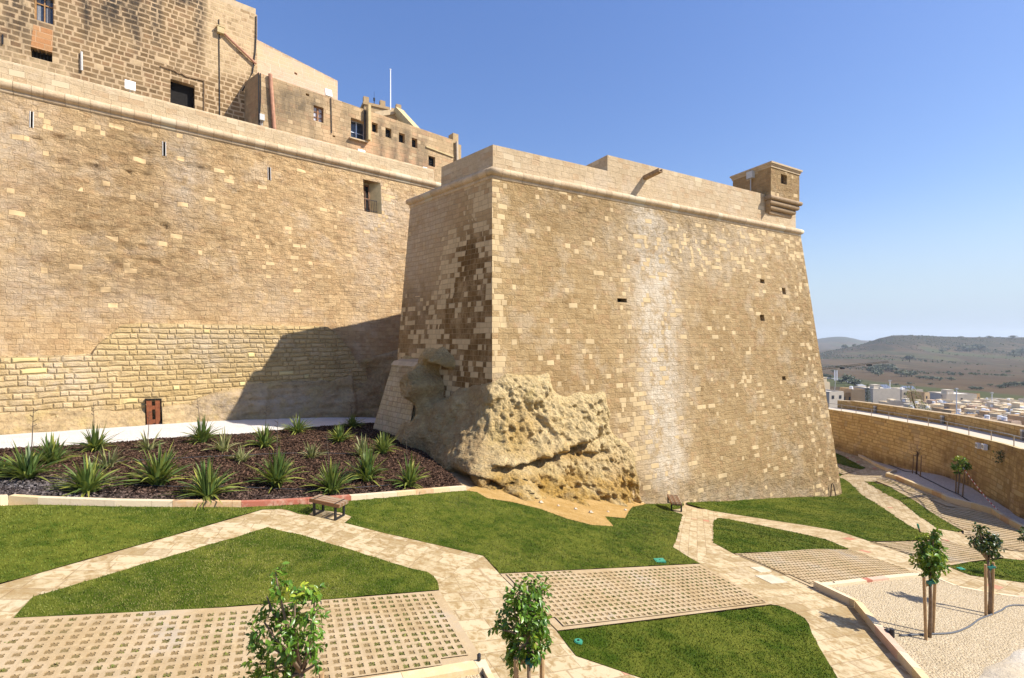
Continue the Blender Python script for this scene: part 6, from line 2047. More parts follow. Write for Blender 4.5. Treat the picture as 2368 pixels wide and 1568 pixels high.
# the long side runs away from the viewer
f1 = f_l; f2 = f_l + np.array([.22, 1.25, -.0]); w1 = f1 + (f_r - f_l)
bench(f1, f2, w1, .44, 8, 'slatted bench seen end-on at the foot of the bastion')

# ================================================================== small garden objects
M_TEAL = plain('teal_plastic', (.05, .27, .17), .5, var=.06)
def cover(x, y, w_, d_, rnd, label):
    p = G(x, y, .055); mb = MB()
    if rnd:
        pts = [(p[0] + math.cos(a) * w_, p[1] + math.sin(a) * d_) for a in np.linspace(0, 2 * math.pi, 19)[:-1]]
        mb.prism(pts, p[2] - .16, p[2]); mb.prism([(p[0] + math.cos(a) * w_ * .8, p[1] + math.sin(a) * d_ * .8) for a in np.linspace(0, 2 * math.pi, 19)[:-1]], p[2] - .02, p[2] + .01)
    else:
        mb.box(p - np.array([0, 0, .07]), (w_ * 2, d_ * 2, .16), .1); mb.box(p + np.array([0, 0, .003]), (w_ * 1.7, d_ * 1.7, .02), .1)
    mb.cc = (0, 0, 0)
    t = tag(mb.build('valve_cover', M_TEAL), label, 'valve cover', 'teal valve covers in the lawns')
    kb = MB(); kb.tube([p, p + np.array([0, 0, .02])], .02, 8); k = kb.build('knob', M_BLKM); k.parent = t


cover(1525, 1300, .14, .11, False, 'teal square valve cover in the long lawn above the grid paving')
cover(1337, 1489, .075, .075, True, 'round teal valve cover at the left corner of the dark lawn')
cover(2221, 1318, .1, .08, False, 'teal valve cover in the lawn at the right edge')


def hose(pts, r, label, mat, lift=.05, wob=.0):
    P = [G(x, y, lift) for x, y in pts]
    P2 = []
    for i in range(len(P) - 1):
        for k in range(6):
            t = k / 6; P2.append(P[i] * (1 - t) + P[i + 1] * t)
    P2.append(P[-1]); P2 = np.array(P2)
    # smooth
    for _ in range(6): P2[1:-1] = (P2[:-2] + P2[1:-1] * 2 + P2[2:]) / 4
    for p in P2: p[2] = gz(p[0], p[1]) + lift
    mb = MB(); mb.tube([tuple(p) for p in P2], r, 6)
    return tag(mb.build('irrigation_hose', mat, smooth=True), label, 'hose')


M_HOSE = plain('black_hose', (.03, .03, .035), .6)
M_HOSEG = plain('grey_hose', (.1, .105, .115), .6)
hose([(2080, 1482), (2140, 1478), (2190, 1477), (2215, 1472), (2245, 1458), (2262, 1442), (2290, 1432), (2318, 1420), (2326, 1412), (2345, 1408), (2380, 1410)], .02, 'grey hose winding across the gravel bed past both staked trees', M_HOSEG, .12)
hose([(1984, 1048), (2030, 1066), (2080, 1086), (2118, 1100), (2160, 1118), (2214, 1146), (2256, 1172), (2270, 1180)], .03, 'black hose along the gravel strip below the rampart', M_HOSE, .1)
hose([(0, 1113), (150, 1114), (260, 1127), (400, 1134), (520, 1132), (640, 1138), (760, 1140), (900, 1128)], .014, 'thin black drip hose along the front of the bed', M_HOSE, .1)
hose([(240, 1076), (400, 1066), (560, 1058), (700, 1052), (840, 1056)], .014, 'thin black drip hose along the back row of the bed', M_HOSE, .1)

p0 = G(2040, 1476, .14); p1 = G(2062, 1488, .16)
t = thing('hose_connector', tuple(p0), 'black hose connector lying on the gravel by the kerb', 'connector')
mb = MB(); mb.tube([p0, (p0 + p1) / 2 + np.array([0, 0, .05]), p1], [.05, .07, .06], 8); mb.build('connector_body', M_HOSE, t, smooth=True)
mb = MB(); mb.tube([p1 + np.array([0, 0, -.02]), p1 + np.array([0, 0, .16])], .045, 8); mb.build('cap', M_HOSE, t)
for x, y, lb in ((1927, 1360, 'small black sprinkler head at the corner of the gravel bed'), (1107, 1538, 'black sprinkler head at the corner of the small gravel patch'), (2107, 1076, 'small black spotlight at the rampart foot by the bare sapling')):
    p = G(x, y, .12); mb = MB(); mb.tube([p - [0, 0, .04], p + np.array([0, 0, .03])], [.03, .028], 8); mb.tube([p + np.array([0, 0, .03]), p + np.array([.01, 0, .06])], [.035, .02], 8)
    tag(mb.build('sprinkler_head', M_HOSE), lb, 'sprinkler')
p = G(2127, 1232, .0); q_ = at(2121, 1212, p[1])
mb = MB(); mb.tube([p, q_], .03, 6); t = tag(mb.build('marker_post', plain('rusty_rod', (.16, .09, .06), .8)), 'short leaning marker post with a green tip beside the far path', 'post')
mb = MB(); mb.tube([q_ + (p - q_) * .45, q_ - (p - q_) * .02], .04, 6); k = mb.build('painted_tip', plain('green_paint', (.03, .25, .16), .5)); k.parent = t
# steel hook leaning on the bastion corner
p = G(1933, 1149, 0); 
pa, pb, pc_, pd_ = at(1920, 1148, p[1] - .2), at(1922, 1120, p[1] - .2), at(1924, 1117, p[1] - .2), at(1932, 1146, p[1] - .4)
mb = MB(); mb.tube([pa, pb, pc_, at(1927, 1122, p[1] - .3), pd_], .035, 6)
tag(mb.build('steel_hook', plain('rusty_steel', (.1, .06, .045), .7)), 'bent rusty steel rod leaning on the bastion corner', 'rod')
# red and white tape
mb = MB()
a, b_ = at(2226, 1082, Y6 - .1), at(2375, 1238, G(2367, 1232)[1] + 1)
N_ = 40
for i in range(N_):
    t0, t1 = i / N_, (i + .98) / N_
    sag = lambda t: np.array([0, 0, -.35 * math.sin(math.pi * t)])
    mb.cc = (.5, .05, .05) if i % 2 else (.75, .72, .7)
    mb.bar(a * (1 - t0) + b_ * t0 + sag(t0), a * (1 - t1) + b_ * t1 + sag(t1), .012, .06)
s = S('barrier_tape_film', .5, .3); tp_m = s.fin(s.attr('col', True))
tag(mb.build('barrier_tape', tp_m, color=True), 'red and white barrier tape strung from the small tree to the right edge', 'tape')
# replaced pale slabs on the path
for x, y, w_, d_, a, lb in ((1783, 1341, .34, .25, -.5, 'bright white replacement slab on the path between two grid pavings'), (1759, 1319, .24, .17, -.5, 'smaller white slab on the path, above the larger one')):
    p = G(x, y, .034); mb = MB(); cs, sn = math.cos(.45), math.sin(.45)
    V4 = []
    for i, j in ((-1, -1), (1, -1), (1, 1), (-1, 1)):
        X_, Y_ = p[0] + i * w_ * cs - j * d_ * sn, p[1] + i * w_ * sn + j * d_ * cs
        V4.append((X_, Y_))
    mb.hexa([(q[0], q[1], gz(*q)) for q in V4], [(q[0], q[1], gz(*q) + .034) for q in V4])
    tag(mb.build('paving_slab', plain('white_stone', (.52, .45, .33), .8, var=.15)), lb, 'slab')
# loose stones
mb_p = [(1290, 1172), (1330, 1180), (1365, 1188), (1405, 1186), (1445, 1182), (1250, 1165), (400, 1246), (223, 1500)]
M_PEB = plain('loose_stone', (.62, .52, .38), .9)
for i, (x, y) in enumerate(mb_p[:6]):
    p = G(x, y, .05); r = .05 + .02 * (i % 3); mb = MB()
    n_ = 7
    mb.tube([p + np.array([0, 0, -.04]), p + np.array([r * .2, 0, .0]), p + np.array([0, r * .3, r * .7])], [r * .9, r * 1.1, r * .5], n_)
    tag(mb.build('loose_stone', M_PEB), 'small loose stone on the sandy ground at the rock foot', 'stone', 'loose stones at the rock foot')

# near wall top in the lower right corner (the wall the viewer stands on)
s = S('near_wall_stone', .9, .2)
n1 = s.noise(s.obj, 1.4, 6, .7, .5); n2 = s.noise(s.obj, 9, 6, .7)
M_NEAR = s.fin(s.mix(s.sm(n1, .35, .65), (.56, .46, .31), (.72, .64, .5)), s.bump(n2, .8, .02))
zt2 = -2.1
px_pts = [(2195, 1580), (2213, 1566), (2232, 1556), (2250, 1549), (2262, 1540), (2272, 1532), (2274, 1520), (2290, 1512), (2312, 1503), (2335, 1492), (2344, 1484), (2367, 1478), (2420, 1462)]
edge = [tuple((ray(x, y) * (-zt2 / -ray(x, y)[2] if False else zt2 / ray(x, y)[2]))[:2]) for x, y in px_pts]
polyw = edge + [(9, 3.2), (9, 1.2), (1.6, .9), (1.9, 2.0)]
nw = thing('near_wall', (4.5, 2.4, -9), 'pale weathered stone wall top cut by the lower right corner', 'wall')
lo = []
V, F_ = [], []
pp = dens(polyw, .12); n_ = len(pp)
pts = [Vector(p) for p in pp]
gx, gy = np.meshgrid(np.arange(1.6, 9, .1), np.arange(.9, 4.2, .1)); g = np.stack([gx.ravel(), gy.ravel()], 1)
g = g[inside(g, np.array(pp))]; g = g[edge_dist(g, np.array(pp)) > .05]
vs, es, fs, *_ = delaunay_2d_cdt(pts + [Vector(p) for p in g], [(i, (i + 1) % n_) for i in range(n_)], [list(range(n_))], 1, 1e-5)
v = np.array([(p.x, p.y) for p in vs]); ed = edge_dist(v, np.array(pp))
zz = zt2 + .04 * fbm(np.column_stack([v, v[:, 0] * 0]), 2.2, 4, 7) - .07 * np.exp(-(ed / .08) ** 2)
V = np.column_stack([v, zz]); F_ = [list(f) for f in fs]
mobj('wall_top', V, F_, M_NEAR, nw, smooth=True)
mb = MB(); mb.prism(pp, [-9.0] * n_, [zt2 - .075 + .04 * float(fbm(np.array([[p[0], p[1], 0.]]), 2.2, 4, 7)[0]) for p in pp]); mb.build('masonry', M_NEAR, nw)

# ================================================================== rampart with the ramp walk on the right
# near edge of the walk: picture column, picture row, distance
RW = [(1880, 941, 58.0), (1907, 945, 53.0), (2003, 960.4, 47.0), (2069, 972.5, 43.0), (2156, 988, 38.5), (2238, 1007.6, 34.0), (2321, 1027, 29.5), (2352, 1037, 27.6), (2364, 1041, 26.6)]
EDGE = [at(*p) for p in RW]
RB = [(1880, 1022), (1920, 1030), (2004, 1055), (2069, 1072), (2110, 1082), (2203, 1115), (2270, 1162), (2330, 1194), (2364, 1211)]
EDGE.append(np.array([29.6, 24.6, EDGE[-1][2] + .35])); EDGE.append(np.array([31.0, 17.0, EDGE[-1][2] + .6])); EDGE.append(np.array([31.0, 5.0, EDGE[-1][2] + 1.0]))
ramp = thing('rampart', (33, 38, -11), 'golden stone rampart carrying a sloping walk with a low parapet, on the right', 'rampart')
E = np.array(EDGE)
# resample
acc = np.concatenate([[0], np.cumsum(np.linalg.norm(np.diff(E[:, :2], axis=0), axis=1))])
SS = np.arange(0, acc[-1], .35)
def smooth(a, k=6):
    a = a.copy()
    for _ in range(k): a[1:-1] = (a[:-2] + 2 * a[1:-1] + a[2:]) / 4
    return a
EX = np.stack([smooth(np.interp(SS, acc, E[:, i])) for i in range(3)], 1)
T_ = np.gradient(EX[:, :2], axis=0); T_ /= np.linalg.norm(T_, axis=1)[:, None]
NO = np.stack([T_[:, 1], -T_[:, 0]], 1)              # toward the garden or away?
if np.dot(NO[len(NO) // 3], -EX[len(NO) // 3][:2]) < 0: NO = -NO
nz = 26; V = []; UV = []
for i in range(len(SS)):
    z1 = EX[i, 2]; z0 = -15.5
    for k in range(nz):
        zz = z1 + (z0 - z1) * k / (nz - 1)
        o_ = .07 * (z1 - zz)
        V.append((EX[i, 0] + NO[i, 0] * o_, EX[i, 1] + NO[i, 1] * o_, zz)); UV.append((SS[i], zz - .02 * SS[i]))
V = np.array(V); m = nz
ii = (np.arange(len(SS) - 1)[:, None] * m + np.arange(m - 1)[None, :]).ravel()
q = np.stack([ii, ii + 1, ii + m + 1, ii + m], 1)
px, py = pix(V); n = len(V)
low_ = np.interp(px, [1900, 2004, 2110, 2203, 2330], [1030, 1055, 1082, 1115, 1194])
st = .75 * blob(px, py, 2240, 1110, 40, 40) + .8 * sstep(py, low_ - 30, low_) + .6 * blob(px, py, 2190, 1055, 30, 25) + .5 * sstep(px, 2290, 2340) + .25 * sstep(px, 2050, 2250)
mobj('masonry', V, q, M_RAMP, ramp, uv=UV, attrs={'patch': Z(n) + .04, 'stain': np.clip(st, 0, 1), 'pale': Z(n), 'erode': Z(n) + .8})
WD = 2.5
def strip(o0, z0_, o1, z1_, name, mat, uvs=True, top=None):
    A = np.column_stack([EX[:, 0] - NO[:, 0] * o0, EX[:, 1] - NO[:, 1] * o0, EX[:, 2] + z0_])
    B = np.column_stack([EX[:, 0] - NO[:, 0] * o1, EX[:, 1] - NO[:, 1] * o1, (EX[:, 2] + z1_) if top is None else np.full(len(EX), top)])
    n = len(A); V = np.vstack([A, B]); i = np.arange(n - 1)
    h = np.linalg.norm(B - A, axis=1)
    UV = np.vstack([np.column_stack([SS, A[:, 2]]), np.column_stack([SS, A[:, 2] + h])])
    return mobj(name, V, np.stack([i, i + 1, n + i + 1, n + i], 1), mat, ramp, uv=UV, attrs={'patch': Z(2 * n), 'stain': np.concatenate([Z(n) + .5, Z(n) + .15]), 'pale': Z(2 * n), 'erode': Z(2 * n) + .7})
strip(-.02, .02, .24, .02, 'edge_stone', M_TRIMY)
s = S('pale_paving', .85, .2); n1 = s.noise(s.obj, 2, 5, .6)
strip(.24, .015, WD, .015, 'walk_paving', s.fin(s.mix(n1, (.5, .42, .32), (.6, .52, .41))))
strip(WD, .0, WD, .92, 'parapet_face', M_RAMP)
strip(WD, .92, WD + .35, .97, 'parapet_top', M_TRIM)
strip(WD + .35, .97, WD + .5, 0, 'outer_face', M_RAMP, top=-24.0)
# railing
rail = thing('railing', tuple(EX[40]), 'thin metal railing along the inner edge of the ramp walk', 'railing')
def epos(x, lift):
    k = (x - CX) / F
    d = EX[:, 0] - k * EX[:, 1]
    i = int(np.argmin(np.abs(d[:-36]))); 
    return np.array([EX[i, 0] - NO[i, 0] * .12, EX[i, 1] - NO[i, 1] * .12, EX[i, 2] + lift])
M_STEEL = plain('brushed_steel', (.42, .38, .33), .4, .5)
postx = [1911, 1943, 1977, 2012.5, 2049.6, 2094, 2139.5, 2186.7, 2236, 2285.4, 2337, 2366]
mb = MB()
top_pts = [epos(x, .66) for x in np.linspace(1895, 2366, 40)]
mb.tube(top_pts, .025, 6); mb.build('top_rail', M_STEEL, rail)
for x in postx:
    mb = MB(); p = epos(x, 0); mb.tube([p, p + np.array([0, 0, .66])], .028, 6); mb.build('post', M_STEEL, rail)
def pposition(x, o_, lift):
    k = (x - CX) / F
    B = EX[:, :2] - NO * o_
    i = int(np.argmin(np.abs((B[:, 0] - k * B[:, 1])[:-36])))
    return np.array([B[i, 0], B[i, 1], EX[i, 2] + lift]), math.atan2(T_[i, 1], T_[i, 0])
for x, lb in ((2023, 'grey bollard light against the walk parapet, farthest of three'), (2179, 'grey bollard light against the walk parapet, in the middle'), (2364, 'grey bollard light against the walk parapet at the right edge')):
    p, rz = pposition(x, WD - .15, 0)
    t = thing('bollard_light', tuple(p), lb, 'bollard light', 'bollard lights on the ramp walk')
    mb = MB(); mb.box(p + np.array([0, 0, .3]), (.2, .16, .6), rz); mb.build('bollard_post', plain('grey_bollard', (.25, .24, .22), .5), t)
    mb = MB(); mb.box(p + np.array([0, 0, .66]), (.24, .18, .12), rz); mb.build('lamp_head', M_GREYP, t)
# two square floodlights fixed to the rampart face
def rpos(x, y):
    r = ray(x, y); best = None
    for i in range(len(SS)):
        o_ = .07 * (EX[i, 2] - r[2] * EX[i, 1])
        e = abs(EX[i, 0] + NO[i, 0] * o_ - r[0] * (EX[i, 1] + NO[i, 1] * o_))
        if best is None or e < best[0]: best = (e, i, EX[i, 1] + NO[i, 1] * o_)
    i = best[1]; return r * best[2], np.array([NO[i, 0], NO[i, 1], 0]), np.array([T_[i, 0], T_[i, 1], 0])
for x, y, lb in ((2268, 1031, 'left of two square white floodlights on the rampart face'), (2283, 1034, 'right of two square white floodlights on the rampart face')):
    p, nn_, tt_ = rpos(x, y)
    t = thing('wall_floodlight', tuple(p), lb, 'floodlight')
    mb = MB(); rz = math.atan2(tt_[1], tt_[0]); mb.box(p + nn_ * .16, (.34, .2, .36), rz); mb.build('lamp_body', M_WHITE, t)
    mb = MB(); mb.box(p + nn_ * .265 + np.array([0, 0, .02]), (.22, .02, .2), rz); mb.build('lens', plain('lamp_glass', (.35, .36, .34), .2), t)
# a wild caper tuft on the wall
p, nn_, tt_ = rpos(2322, 1050)
t = thing('wall_plant', tuple(p), 'small dark plant hanging from the rampart wall near the right edge', 'plant')
V, F_, T, Yg = [], [], [], []; rs = random.Random(3)
for i in range(140):
    c = Vector(p) + Vector(nn_) * rs.uniform(.02, .3) + Vector((rs.gauss(0, .16), rs.gauss(0, .1), rs.uniform(-.55, .2)))
    add_leaf(V, F_, T, Yg, c, Vector((rs.gauss(0, 1), rs.gauss(0, 1), -.6)), .1, .03, rs, rs.random(), 0)
mobj('foliage', [tuple(v) for v in V], F_, M_CITD, t, attrs={'tint': T, 'young': Yg})


# ================================================================== far country
def ridge_near(x): return np.interp(x, [1500, 1800, 1888, 1950, 1981, 2012, 2031, 2064, 2102, 2135, 2178, 2240, 2300, 2367, 2500, 2800, 3400, 4500],
                                    [870, 845, 819, 806, 800, 790.5, 783, 776, 775.3, 776.5, 779, 780, 780, 780, 781, 786, 800, 830])
def ridge_far(x): return np.interp(x, [1400, 1700, 1881, 1915, 1935, 1953, 1972, 1992, 2010, 2060, 2300], [800, 793, 785, 780, 778.6, 779, 782.5, 787.5, 790, 800, 806])
def base_z(Y): return np.interp(Y, [0, 60, 110, 180, 300, 450, 650, 900, 1300, 2600, 4200, 30000], [-17, -18, -30, -38, -44, -50, -57, -64, -70, -66, -70, -75])
kx = np.concatenate([np.linspace(-3.0, .45, 40), np.linspace(.46, 1.35, 230), np.linspace(1.37, 4.0, 40)])
Ys = np.concatenate([np.geomspace(30, 900, 70), np.linspace(915, 2500, 130), np.geomspace(2520, 6500, 50), np.geomspace(6800, 30000, 8)])
Kg, Yg_ = np.meshgrid(kx, Ys); kf = Kg.ravel(); Yf = Yg_.ravel()
Xf = kf * Yf; pxx = CX + F * kf
z = base_z(Yf)
YR = 2050.0
zr = (CY - ridge_near(pxx)) / F * YR
t_ = np.clip((Yf - 950) / (YR - 950), 0, 1)
prof_ = .55 * t_ ** 1.3 + .45 * sstep(t_, .62, .97)
sel = np.where(pxx > 1450, 1.0, 0.0) * sstep(pxx, 1450, 1700)
up_ = np.where(Yf <= YR, prof_, np.clip(1 - (Yf - YR - 80) / 900, 0, 1))
z = z + np.maximum(zr - base_z(np.full_like(Yf, YR)), 0) * up_ * sel
YF = 4900.0
zf = (CY - ridge_far(pxx)) / F * YF
tf = np.where(Yf < YF, sstep(Yf, 3300, YF), 1 - sstep(Yf, YF + 100, YF + 1500))
z = z + np.maximum(zf - base_z(np.full_like(Yf, YF)), 0) * tf * sstep(pxx, 1400, 1700)
P = np.column_stack([Xf, Yf, z])
amp = np.clip(Yf / 2050, 0, 1) ** 1.5 * 6.0
nzv = fbm(np.column_stack([Xf, Yf, z * 0]) / 160.0, 1.0, 5, 200) * amp * np.where((Yf > 850) & (Yf < 2000), 1, .15)
terr_step = 0
P[:, 2] += nzv
m = len(kx)
ii = (np.arange(len(Ys) - 1)[:, None] * m + np.arange(m - 1)[None, :]).ravel()
q = np.stack([ii, ii + 1, ii + m + 1, ii + m], 1)
s = S('dry_country', .98, .02)
sep = s.nd('ShaderNodeSeparateXYZ', {0: s.obj}); X_, Y_, Z_ = sep.outputs
fl2 = s.nd('ShaderNodeCombineXYZ', {0: X_, 1: Y_, 2: 0.0}).outputs[0]
vf = s.nd('ShaderNodeTexVoronoi', {'Scale': .011}); s.put(vf.inputs['Vector'], s.nd('ShaderNodeVectorMath', {0: s.scale(fl2, (1, .22, 1)), 1: s.scale(s.noise(fl2, .01, 3, .5, col=True), (40, 40, 0))}, operation='ADD').outputs[0])
spc = s.nd('ShaderNodeSeparateColor', {0: vf.outputs['Color']})
fl3 = s.scale(fl2, (1, .16, 1))
n1 = s.noise(fl3, .005, 6, .65); n2 = s.noise(fl3, .03, 7, .72); n3 = s.noise(fl3, .12, 5, .7)
c = s.mix(spc.outputs[0], (.066, .043, .025), (.115, .077, .043))
c = s.mix(s.m('MULTIPLY', s.sm(spc.outputs[1], .88, .9), .7), c, (.06, .085, .03))
c = s.mix(s.m('MULTIPLY', s.sm(n2, .45, .7), .35), c, (.14, .1, .056))
ve = s.nd('ShaderNodeTexVoronoi', {'Scale': .011}, feature='DISTANCE_TO_EDGE'); s.put(ve.inputs['Vector'], vf.inputs['Vector'].links[0].from_socket)
c = s.mix(s.m('MULTIPLY', s.sm(ve.outputs['Distance'], .04, .012), .7), c, (.09, .08, .05))
# terraces follow the height on slopes
wv = s.m('FRACT', s.m('ADD', s.m('DIVIDE', Z_, 8.5), s.m('MULTIPLY', s.noise(fl2, .012, 4, .6), 3.0)))
hill = s.sm(Y_, 900, 1150)
c = s.mix(s.m('MULTIPLY', hill, s.m('MULTIPLY', s.sm(wv, .25, .12), .55)), c, (.06, .058, .035))
c = s.mix(s.m('MULTIPLY', hill, s.m('MULTIPLY', s.m('MULTIPLY', s.sm(wv, .3, .42), s.sm(wv, .7, .45)), .3)), c, (.165, .12, .07))
# scrub
scr = s.sm(s.m('ADD', s.m('MULTIPLY', n1, .3), s.m('ADD', s.m('MULTIPLY', n2, .75), s.m('MULTIPLY', s.sm(Z_, -50, 10), .16))), .535, .6)
scr2 = s.sm(n3, .46, .6)
c = s.mix(s.m('MULTIPLY', s.m('MULTIPLY', scr, s.sm(Y_, 700, 1300)), s.m('ADD', .45, s.m('MULTIPLY', scr2, .5))), c, (.024, .029, .016))
c = s.mix(s.m('MULTIPLY', s.sm(n3, .68, .75), .4), c, (.4, .34, .25))
o = mobj('hills', P, q, s.fin(c), None, smooth=True); o['kind'] = 'structure'
# spread below the camera so that the country is one sheet
mb = MB(); mb.add([(-90, -120, -17.6), (110, -120, -17.6), (120, 30.2, -17.6), (-90, 30.2, -17.6)], [[0, 1, 2, 3]])
o = mb.build('terrain', M_SOIL); o['kind'] = 'structure'


def zc(X, Y):
    """ground height of the far country (bilinear through the grid)"""
    k = X / Y
    i = int(np.clip(np.searchsorted(kx, k) - 1, 0, len(kx) - 2)); j = int(np.clip(np.searchsorted(Ys, Y) - 1, 0, len(Ys) - 2))
    a = (k - kx[i]) / (kx[i + 1] - kx[i]); b = (Y - Ys[j]) / (Ys[j + 1] - Ys[j])
    g = P[:, 2].reshape(len(Ys), m)
    return float(g[j, i] * (1 - a) * (1 - b) + g[j, i + 1] * a * (1 - b) + g[j + 1, i] * (1 - a) * b + g[j + 1, i + 1] * a * b)


def ground_far(x, y):
    r = ray(x, y)
    for Y in np.geomspace(90, 4800, 900):
        if r[2] * Y <= zc(r[0] * Y, Y): return np.array([r[0] * Y, Y, zc(r[0] * Y, Y)])
    return r * 2000


# ------------------------------------------------------------------ town
def hmat(name, c, streak=.25):
    s = S(name, .9, .15)
    n1 = s.noise(s.obj, .5, 5, .65); n2 = s.noise(s.scale(s.obj, (1, 1, .2)), 1.3, 5, .7)
    v = s.mix(s.m('MULTIPLY', s.sm(n1, .4, .7), .35), c, tuple(x * .72 for x in c))
    return s.fin(s.mix(s.m('MULTIPLY', s.sm(n2, .55, .75), streak), v, tuple(x * .5 for x in c)))


HM = {'cream': hmat('cream_wall', (.74, .6, .4)), 'white': hmat('white_wall', (.56, .49, .39)), 'tan': hmat('tan_wall', (.5, .35, .2)), 'grey': hmat('grey_wall', (.42, .41, .39)),
      'brown': hmat('brown_wall', (.36, .23, .11)), 'pink': hmat('pink_wall', (.58, .42, .3))}
M_ROOF = hmat('roof_screed', (.72, .64, .52), .12)
M_WIN = plain('house_window', (.05, .05, .055), .3)
M_SOLAR = None
s = S('solar_cells', .15, .6)
ck = s.nd('ShaderNodeTexBrick', {'Scale': 1.0, 'Mortar Size': .04, 'Color1': (.04, .05, .08, 1), 'Color2': (.05, .065, .1, 1), 'Mortar': (.55, .58, .62, 1), 'Brick Width': 1.0, 'Row Height': .6})
s.put(ck.inputs['Vector'], s.uv); M_SOLAR = s.fin(ck.outputs[0])
TG = 'flat-roofed houses of the town below'


def townhouse(x0, x1, ytop, Y, label, depth=11.0, mat='cream', rot=0.0, wins=(), tank=0, bulk=None, ledge=True, group=None, grp=True, side=None, foot_z=None):
    """a flat-roofed house whose front spans picture columns x0..x1 at distance Y"""
    a, b_ = at(x0, ytop, Y), at(x1, ytop, Y)
    c, s_ = math.cos(rot), math.sin(rot)
    d = b_ - a; w_ = d[0] / max(.3, c)
    ux = np.array([c, s_]); uy = np.array([-s_, c])
    zt_ = a[2]; zb_ = min(zc(a[0], Y), zc(b_[0], Y)) - 1.5 if foot_z is None else foot_z
    t = thing('town_house', (a[0], a[1], zb_), label, 'house', TG if grp else None)
    q = [a[:2], a[:2] + ux * w_, a[:2] + ux * w_ + uy * depth, a[:2] + uy * depth]
    mb = MB()
    pz = .55
    mb.prism([tuple(p) for p in q], zb_, zt_ - pz)
    # parapet ring
    ctr = sum(q) / 4
    for i in range(4):
        p0, p1 = q[i], q[(i + 1) % 4]; dd_ = unit(p1 - p0); nn_ = np.array([-dd_[1], dd_[0]]) * .25
        mb.hexa([p3(p0, zt_ - pz + .002), p3(p1, zt_ - pz + .002), p3(p1 + nn_, zt_ - pz + .002), p3(p0 + nn_, zt_ - pz + .002)], [p3(p0, zt_), p3(p1, zt_), p3(p1 + nn_, zt_), p3(p0 + nn_, zt_)])
    mb.build('wall', HM[mat], t)
    mb = MB(); qi = [ctr + (p - ctr) * .93 for p in q]; mb.prism([tuple(p) for p in qi], zt_ - pz + .004, zt_ - pz + .05); mb.build('roof', M_ROOF, t)
    for (fx, fz, fw, fh) in wins:
        mb = MB(); p = a[:2] + ux * (w_ * fx) - uy * .03; mb.box(p3(p, zt_ - fz), (fw, .12, fh), rot); mb.build('window', M_WIN, t)
    if side:
        for (fy, fz, fw, fh) in side:
            mb = MB(); p = a[:2] + uy * (depth * fy) - ux * .03; mb.box(p3(p, zt_ - fz), (.12, fw, fh), rot); mb.build('window', M_WIN, t)
    if bulk:
        fx, fy, bw, bd, bh = bulk
        mb = MB(); p = a[:2] + ux * (w_ * fx) + uy * (depth * fy); mb.box(p3(p, zt_ - pz + bh / 2 + .05), (bw, bd, bh), rot); mb.box(p3(p, zt_ - pz + bh + .13), (bw + .3, bd + .3, .14), rot); mb.build('stair_room', HM[mat], t)
    for k in range(tank):
        mb = MB(); p = a[:2] + ux * (w_ * (.25 + .3 * k)) + uy * (depth * (.3 + .25 * k)); r = .65
        mb.tube([p3(p, zt_ - pz + .05), p3(p, zt_ + .9), p3(p, zt_ + 1.0)], [r, r * .95, r * .5], 12); mb.build('water_tank', M_WHITE, t)
    return t, q, zt_, ux, uy


def solar(p, ux, uy, w_, d_, label):
    t = thing('solar_panel', tuple(p), label, 'solar panel', 'solar panels on town roofs')
    ux3 = np.array([ux[0], ux[1], 0]); v = np.array([uy[0] * .88, uy[1] * .88, .47])
    n_ = np.cross(ux3, v) * .05
    A = [p, p + ux3 * w_, p + ux3 * w_ + v * d_, p + v * d_]
    V = A + [q - n_ for q in A]
    UV = [(0, 0), (w_, 0), (w_, d_), (0, d_)] * 2
    mobj('panel', V, [[0, 1, 2, 3], [7, 6, 5, 4], [0, 4, 5, 1], [1, 5, 6, 2], [2, 6, 7, 3], [3, 7, 4, 0]], M_SOLAR, t, uv=UV)
    mb = MB()
    for f in (.15, .85): mb.bar(p + ux3 * (w_ * f) + v * d_ * .9, p + ux3 * (w_ * f) + v * d_ * .9 - np.array([0, 0, .47 * d_ * .9]), .08)
    mb.build('panel_frame', M_GREYP, t)


W4 = lambda n, z, w_=1.0, h_=1.2: [((i + .5) / n, z, w_, h_) for i in range(n)]
townhouse(1872, 1922, 884, 190, 'cream house with a drum tank against the bastion edge', 8, 'cream', .1, tank=1, bulk=(.75, .3, 3, 3, 2.2), grp=False)
townhouse(1917, 1958, 906, 175, 'white walled roof terrace behind the rampart', 9, 'white', .25, W4(2, 2.0), grp=False)
townhouse(1968, 1997, 900, 185, 'tan block house with a water tank beside the dark conifer', 8, 'tan', -.12, tank=1, grp=False, bulk=None)
townhouse(1943, 1970, 908, 186, 'low brown house left of the tan block', 8, 'brown', -.12, W4(2, 2.2), grp=False)
t, q, zt_, ux, uy = townhouse(2018, 2083, 899, 260, 'long windowless grey-white block with solar panels on its roof', 14, 'white', .05, bulk=(.45, .5, 3.5, 3, 2.0), side=[(.3, 3, 1, 1.4), (.6, 3, 1, 1.4), (.3, 6, 1, 1.4)], grp=False)
solar(p3(q[0] + ux * 9 + uy * 3, zt_ - .2), ux, uy, 4.5, 4.0, 'solar panel on the long windowless block')
t, q, zt_, ux, uy = townhouse(2085, 2136, 901, 275, 'grey-white block with small windows behind the feathery tree', 13, 'white', .05, [(.12, 2.4, .8, .9), (.25, 2.4, .8, .9), (.12, 5, .8, 1.1), (.25, 5, .8, 1.1), (.12, 7.5, .8, 1.1)], grp=False, tank=1)
solar(p3(q[0] + ux * 5 + uy * 3, zt_ - .2), ux, uy, 7, 3.6, 'wide solar panel on the block behind the feathery tree')
